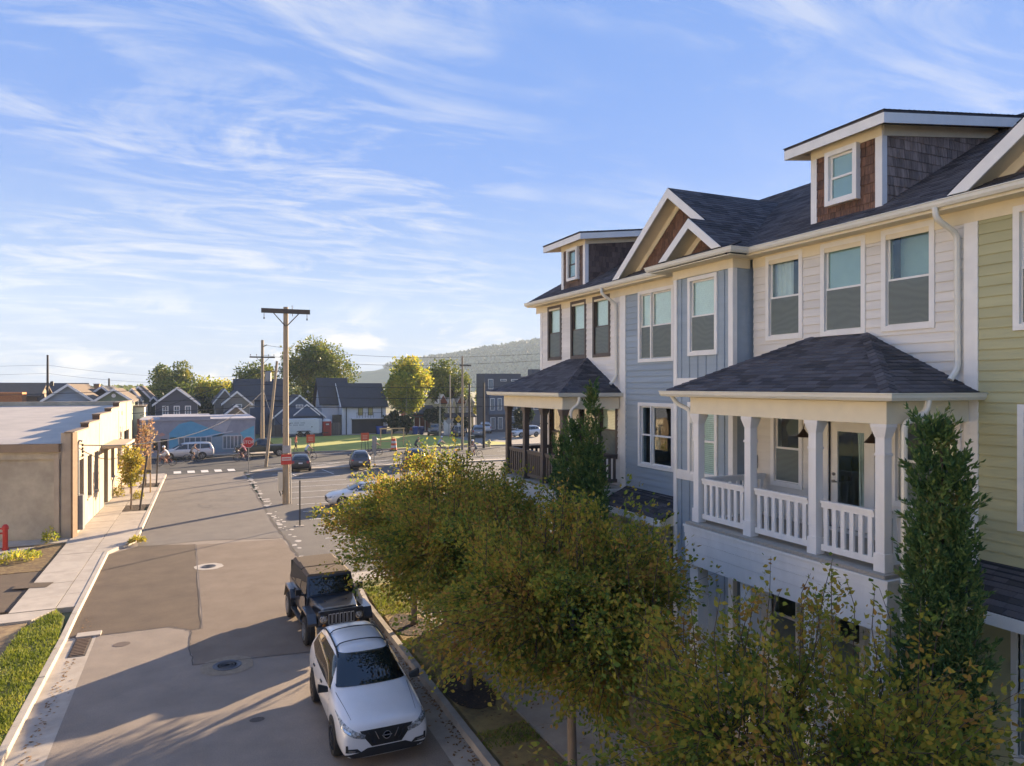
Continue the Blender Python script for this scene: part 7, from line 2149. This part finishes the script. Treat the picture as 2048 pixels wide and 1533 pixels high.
def street_tree(label, x, y, seed, zc, rx, ry, rz, ntw, shoots, group='street trees along the kerb', lean=(0, 0), lpt=34, size=.085, r0=.085):
    rng = np.random.default_rng(seed)
    t = thing('street_tree', label, 'tree', (x, y, .12), 0, group)
    o3 = (x, y, .12)
    c = np.array([x + lean[0], y + lean[1], zc])
    fork = np.array([x + lean[0] * .3, y + lean[1] * .3, zc - rz * .62])
    MB().tube([(x, y, .1), (x + .02, y, .6), tuple((np.array([x, y, .6]) + fork) / 2), tuple(fork), tuple(c + [0, 0, rz * .2])], [r0 * 1.25, r0, r0 * .92, r0 * .8, r0 * .35], 10).build('trunk', BARK, t, smooth=True)
    limbs = MB()
    tips = []
    for k in range(11):
        a = 2 * math.pi * k / 11 + rng.uniform(-.2, .2)
        e = rng.uniform(-.25, 1.0)
        tip = c + np.array([rx * .62 * math.cos(a) * math.cos(e * .8), ry * .62 * math.sin(a) * math.cos(e * .8), rz * .62 * math.sin(e)])
        st_ = fork + (c + [0, 0, rz * .2] - fork) * rng.uniform(0, .7)
        mid = (st_ + tip) / 2 + rng.normal(0, .1, 3) + [0, 0, .12]
        limbs.tube([tuple(st_), tuple(mid), tuple(tip)], [r0 * .42, r0 * .28, r0 * .14], 6)
        tips.append((st_, mid, tip))
    limbs.build('limbs', BARK_D, t, smooth=True, kind='stuff')
    tw = MB()
    pos, dr = [], []
    for k in range(ntw):
        # twig end: uneven shell made of lumps
        u = rng.normal(0, 1, 3); u /= np.linalg.norm(u)
        lump = 1 + .24 * math.sin(u[0] * 5 + seed) * math.cos(u[1] * 4 + seed * 2) + .18 * math.sin(u[2] * 7 + u[0] * 6)
        rad = rng.uniform(.3, 1.0) ** .6 * lump * rng.choice([1, 1, 1, 1.14])
        if u[2] < -.35: rad *= .82
        e = c + u * np.array([rx, ry, rz]) * rad
        ti = min(tips, key=lambda q: np.linalg.norm(q[2] - e) + rng.uniform(0, .5))
        s0 = ti[1] + (ti[2] - ti[1]) * rng.uniform(0, 1)
        d = e - s0
        ln = np.linalg.norm(d)
        if ln > 1.25: s0 = e - d / ln * 1.25
        m_ = (s0 + e) / 2 + rng.normal(0, .11, 3) + [0, 0, .08]
        tw.tube([tuple(s0), tuple(m_), tuple(e)], [.008, .005, .002], 3, caps=False)
        for q in range(lpt):
            f = rng.uniform(.1, 1.0) ** .8
            p = s0 + (m_ - s0) * min(1, f * 2) if f < .5 else m_ + (e - m_) * (f * 2 - 1)
            pos.append(p + rng.normal(0, .085, 3)); dr.append(d / (ln + 1e-6) * .7 + u * .4 + np.array([0, 0, -.15]))
    for k in range(shoots):
        a = rng.uniform(0, 6.28); rr_ = rng.uniform(0, .85)
        b = c + np.array([rx * rr_ * math.cos(a), ry * rr_ * math.sin(a), rz * math.sqrt(max(0, 1 - rr_ ** 2)) * .9])
        h = rng.uniform(.35, .85)
        e = b + np.array([rng.normal(0, .14) + math.cos(a) * .2 * rr_, rng.normal(0, .14), h])
        tw.tube([tuple(b - [0, 0, .4]), tuple((b + e) / 2 + rng.normal(0, .03, 3)), tuple(e)], [.009, .006, .003], 4, caps=False)
        for q in range(34):
            f = q / 34
            pos.append(b + (e - b) * f + rng.normal(0, .045, 3)); dr.append(np.array([rng.normal(0, 1), rng.normal(0, 1), .4]))
    tw.build('twigs', BARK_D, t, kind='stuff')
    pos, dr = np.array(pos), np.array(dr)
    leaf_mesh('leaves', pos, dr, size, LF_NEAR, t, o3, rng)
    return t
street_tree('broad yellowing street tree farthest along, its crown touching the silver car', 5.75, 20.0, 11, 3.05, 2.6, 2.9, 1.75, 1300, 26, lpt=54, size=.09, lean=(.5, .1))
street_tree('olive street tree in the mulch bed beside the white car', 5.62, 15.2, 12, 2.95, 2.4, 2.5, 1.85, 1300, 26, lpt=56, size=.084, lean=(.1, 0))
street_tree('dense olive street tree at the lower middle with a straight trunk', 5.75, 10.5, 13, 3.1, 2.3, 2.4, 1.8, 1300, 26, lpt=58, size=.078)
street_tree('nearest street tree with bare upright shoots at the lower right', 6.1, 5.9, 14, 2.65, 2.35, 2.8, 1.8, 680, 26, lpt=46, size=.078)
# ivory junipers before the porches
def juniper(label, x, y, h, r, seed, lobes):
    rng = np.random.default_rng(seed)
    t = thing('juniper', label, 'shrub', (x, y, .1), 0, 'columnar junipers before the porches')
    MB().tube([(x, y, .1), (x + .03, y, h * .5), (x, y, h * .9)], [.09, .06, .015], 8).build('trunk', BARK_D, t)
    pos, dr = [], []
    for lx, ly, lh, lr in lobes:
        ns = int(620 * lr / .5 * lh / 6)
        for k in range(ns):
            z = rng.uniform(.02, 1) ** .9
            prof = min(1, (1 - z) * 2.4 + .10) * (.75 + .25 * min(1, z * 5))
            a = rng.uniform(0, 6.28)
            lump = 1 + .26 * math.sin(a * 2 + z * 15 + seed) + .16 * math.sin(a * 5 - z * 27)
            q = rng.uniform(.35, 1) ** .5 * lr * prof * lump
            b = np.array([x + lx + q * math.cos(a), y + ly + q * math.sin(a), .25 + z * (lh - .45)])
            tip = np.array([math.cos(a) * rng.uniform(.02, .22), math.sin(a) * rng.uniform(.02, .22), rng.uniform(.12, .34)]) + rng.normal(0, .04, 3)
            f = rng.uniform(0, 1, 26)[:, None]
            pos.append(b + tip * f + rng.normal(0, .022, (26, 3)) * (1.2 - f))
            dr.append(np.repeat((tip / np.linalg.norm(tip))[None], 26, 0) + rng.normal(0, .35, (26, 3)))
    leaf_mesh('foliage', np.concatenate(pos), np.concatenate(dr), .085, LF_JUN, t, (x, y, .1), rng, aspect=.36, fold=.4, jitter=.15)
juniper('tall dark juniper column at the right corner of the white porch', 9.2, 6.42, 6.9, .58, 3, [(.05, .05, 6.78, .23), (.1, -.15, 6.2, .28), (-.1, .14, 6.7, .23), (.0, -.03, 4.4, .4), (.1, -.15, 5.3, .3), (-.12, .12, 5.5, .31)])
juniper('twin topped dark juniper before the dark brown porch', 8.97, 15.9, 6.9, .66, 4, [(.1, -.42, 7.1, .26), (-.1, .2, 6.2, .42), (0, 0, 5.6, .6), (-.25, .75, 5.8, .2), (.1, -.5, 5.6, .34)])
# background trees: clumped leaf clouds
def bg_tree(label, x, y, h, w, seed, m, zb=2.5, n=5200, size=.42, name='tree', group='background trees', nl=16, tr=.3):
    rng = np.random.default_rng(seed)
    t = thing(name, label, 'tree', (x, y, 0), 0, group)
    MB().tube([(x, y, 0), (x + .1, y, zb), (x - .1, y + .1, (zb + h) / 2), (x, y, h * .85)], [tr, tr * .8, tr * .5, .05], 8).build('trunk', BARK_D, t)
    c = np.array([x, y, (zb + h) / 2]); R3 = np.array([w / 2, w / 2, (h - zb) / 2])
    lob = []
    lm_ = MB()
    for k in range(nl):
        u = rng.normal(0, 1, 3); u /= np.linalg.norm(u)
        rr_ = rng.uniform(.35, .8)
        p = c + u * R3 * rr_
        lob.append((p, rng.uniform(.24, .42)))
        lm_.tube([(x, y, zb + rng.uniform(0, .4) * (h - zb)), tuple((p + c) / 2), tuple(p)], [tr * .4, tr * .25, .04], 5)
    lm_.build('limbs', BARK_D, t, kind='stuff')
    pos, dr = [], []
    for p, s_ in lob:
        k = int(n / nl)
        u = rng.normal(0, 1, (k, 3)); u /= np.linalg.norm(u, axis=1)[:, None]
        q = rng.uniform(.25, 1, k)[:, None] ** .5
        ls = 1 + .25 * np.sin(u[:, :1] * 6 + seed) * np.cos(u[:, 1:2] * 7)
        pos.append(p + u * q * ls * R3.mean() * s_ * np.array([1.15, 1.15, .9])); dr.append(u + [0, 0, .2])
    leaf_mesh('crown', np.concatenate(pos), np.concatenate(dr), size, m, t, (x, y, 0), rng, aspect=.8, jitter=.8)
    return t
def at_u(u, D):
    a = (u - 1024) / 1419.0
    s_, c_ = math.sin(YAW), math.cos(YAW)
    return (D * (s_ + a * c_), D * (c_ - a * s_))
bgt = [('wispy tree above the charcoal house', -3.9, 133, 11.4, 9.0, LF_OAK, 3, 4200),  # positions worked out from image pixel columns at an assumed distance
       ('round yellow green tree right of the wispy one', 2.6, 135.6, 9.2, 7.4, LF_YEL, 1.5, 4200),
       ('dark round tree behind the transformer pole', 8.9, 125, 11.8, 9.6, LF_OAK, 2.5, 5200),
       ('tall spreading oak with sunlit right side behind the big pole', 17.9, 118, 14.7, 12.6, LF_OAK, 2.5, 9500),
       ('tall bright yellow green tree right of the white house', 28.6, 103.2, 11.8, 7.0, LF_YEL, 1.3, 7600),
       ('dark green tree with orange tinge behind the bright one', 38.1, 112.3, 11.5, 7.6, LF_OAK, 2, 6200)]
for i, (lab, x, y, h, w, m, zb, n) in enumerate(bgt):
    bg_tree(lab, x, y, h, w, 40 + i, m, zb, int(n * 1.9), .36, nl=26 if n < 6000 else 40)
small = [('small tree beside the dark wire pole', -26.8, 154, 8.3, 3.9, LF_YEL), ('low dark tree left of the charcoal house', -6.3, 125, 5.8, 6, LF_DARK), ('dark tree between charcoal and taupe houses', 1.4, 117.4, 6.4, 7.5, LF_DARK),
         ('low tree behind the blue garage', 17.5, 116, 6.2, 6, LF_DARK), ('dark bush right of the white house', 26.9, 97.5, 2.9, 2.6, LF_DARK), ('low shrub under the bright tree', 25.9, 101, 3.2, 2.6, LF_DARK),
         ('dark shrub beside the far porch house', 33.0, 104.5, 4.2, 4.0, LF_DARK), ('rust shrub before the far townhouses', 35.6, 98.5, 2.6, 2.2, LF_DARK), ('small yellow tree before the grey apartments', 46.0, 117, 7.2, 3.0, LF_YEL), ('dark garden tree behind the dark porch', 42, 90, 4.2, 3.2, LF_DARK)]
for i, (lab, x, y, h, w, m) in enumerate(small):
    bg_tree(lab, x, y, h, w, 70 + i, m, .6, 1900, .33, group='small background trees', nl=9, tr=.12)
# young trees in the left pavement
def young(label, x, y, h, zb, w, m, n, seed):
    rng = np.random.default_rng(seed)
    t = thing('young_tree', label, 'tree', (x, y, .1), 0, 'young trees in the left pavement')
    MB().tube([(x, y, .1), (x + .03, y, 1.2), (x, y, h * .75)], [.06, .045, .015], 8).build('trunk', BARK, t)
    tw = MB(); pos, dr = [], []
    for k in range(60):
        z0 = rng.uniform(zb - .5, h * .75)
        a = rng.uniform(0, 6.28); f = 1 - ((z0 - zb) / (h - zb)) ** 2 * .6
        e = np.array([x + w / 2 * f * math.cos(a) * rng.uniform(.4, 1), y + w / 2 * f * math.sin(a) * rng.uniform(.4, 1), z0 + rng.uniform(.3, .9)])
        b = np.array([x, y, z0])
        tw.tube([tuple(b), tuple((b + e) / 2 + [0, 0, .05]), tuple(e)], [.012, .008, .004], 3, caps=False)
        for q in range(n // 60):
            g = rng.uniform(.35, 1.05)
            pos.append(b + (e - b) * g + rng.normal(0, .1, 3)); dr.append(e - b)
    tw.build('twigs', BARK_D, t, kind='stuff')
    leaf_mesh('leaves', np.array(pos), np.array(dr), .15, m, t, (x, y, .1), rng, jitter=.8)
young('young golden tree in the nearer pavement pit', -3.42, 45.2, 3.75, 1.75, 1.5, LF_GOLD, 2000, 5)
young('young russet tree in the farther pavement pit', -3.3, 55.3, 5.2, 2.4, 1.5, LF_PINK, 720, 6)
def shrub(label, x, y, r, h, m, n, seed, name='shrub'):
    rng = np.random.default_rng(seed)
    t = thing(name, label, 'plant', (x, y, .1), 0)
    a = rng.uniform(0, 6.28, n); q = rng.uniform(0, 1, n) ** .5 * r
    z = rng.uniform(.05, 1, n) * h * (1 - (q / r) ** 2 * .6)
    pos = np.c_[x + q * np.cos(a), y + q * np.sin(a), .1 + z]
    dr = np.c_[np.cos(a) * .6, np.sin(a) * .6, np.full(n, .8)]
    leaf_mesh('foliage', pos, dr, .14, m, t, (x, y, .1), rng, aspect=.4)
shrub('yellow grass clump at the shop wall beside the door', -4.55, 50.6, .35, .8, LF_GOLD, 300, 21)
shrub('second grass clump under the golden tree', -3.3, 48.9, .3, .6, LF_GOLD, 220, 22)
shrub('weed tuft at the corner of the stucco front wall', -6.0, 37.2, .3, .7, LF_YEL, 200, 23)
shrub('dry yellow weed at the kerb bend', -2.45, 35.6, .35, .25, LF_GOLD, 260, 24)
for k, (x, y) in enumerate(((-8.2, 33.0), (-6.6, 34.0), (-9.5, 34.8))):
    shrub(('low weeds in the planting bed left of the pavement', 'weeds near the pavement edge of the planting bed', 'weeds beside the concrete apron')[k], x, y, .8, .3, LF_YEL, 420, 30 + k)
# woods along the left horizon and a ragged tree line on the ridge
rng = np.random.default_rng(9)
pos, dr = [], []
for k in range(1500):
    x = rng.uniform(-420, 60); y = rng.uniform(300, 480)
    h = rng.uniform(4.5, 8.2) + 1.2 * math.sin(x * .03)
    m_ = 26
    u = rng.normal(0, 1, (m_, 3)); u /= np.linalg.norm(u, axis=1)[:, None]
    pos.append(np.array([x, y, h * .5]) + u * np.array([4, 4, h * .45])); dr.append(u)
wood = leaf_mesh('distant_woods', np.concatenate(pos), np.concatenate(dr), 2.0, LF_OAK, None, None, rng, aspect=.9)
tag(wood, 'distant woods along the left horizon', 'woods')
pos, dr = [], []
hv_ = np.array(hv).reshape(NY, NX, 3)
for k in range(9000):
    i = rng.integers(55, NX - 2); j = rng.integers(2, 21)
    if rng.random() < .35: j = 20
    fx = rng.random()
    p = hv_[j, i] * (1 - fx) + hv_[j, i + 1] * fx + np.array([0, rng.uniform(-10, 10), rng.uniform(0, 4.0)])
    u = rng.normal(0, 1, (3, 3)); u /= np.linalg.norm(u, axis=1)[:, None]
    pos.append(p + u * np.array([4, 4, 2.2])); dr.append(u)
wood = leaf_mesh('ridge_woods', np.concatenate(pos), np.concatenate(dr), 4.2, LF_HILL, None, None, rng, aspect=.9)
tag(wood, 'woods covering the mountain ridge', 'woods')
# ------------------------------------------------------------------ haze
hz = MB().box(-800, -50, -2, 1270, 1450, 162)
hm = bpy.data.materials.new('haze')
hm.use_nodes = True
n, l = hm.node_tree.nodes, hm.node_tree.links
n.clear()
ho = n.new('ShaderNodeOutputMaterial')
hp = n.new('ShaderNodeVolumePrincipled')
hp.inputs['Density'].default_value = .0003
hp.inputs['Color'].default_value = (.72, .86, 1, 1)
hp.inputs['Anisotropy'].default_value = -0.1
l.new(hp.outputs[0], ho.inputs['Volume'])
hzo = hz.build('haze', hm, None, kind='stuff')
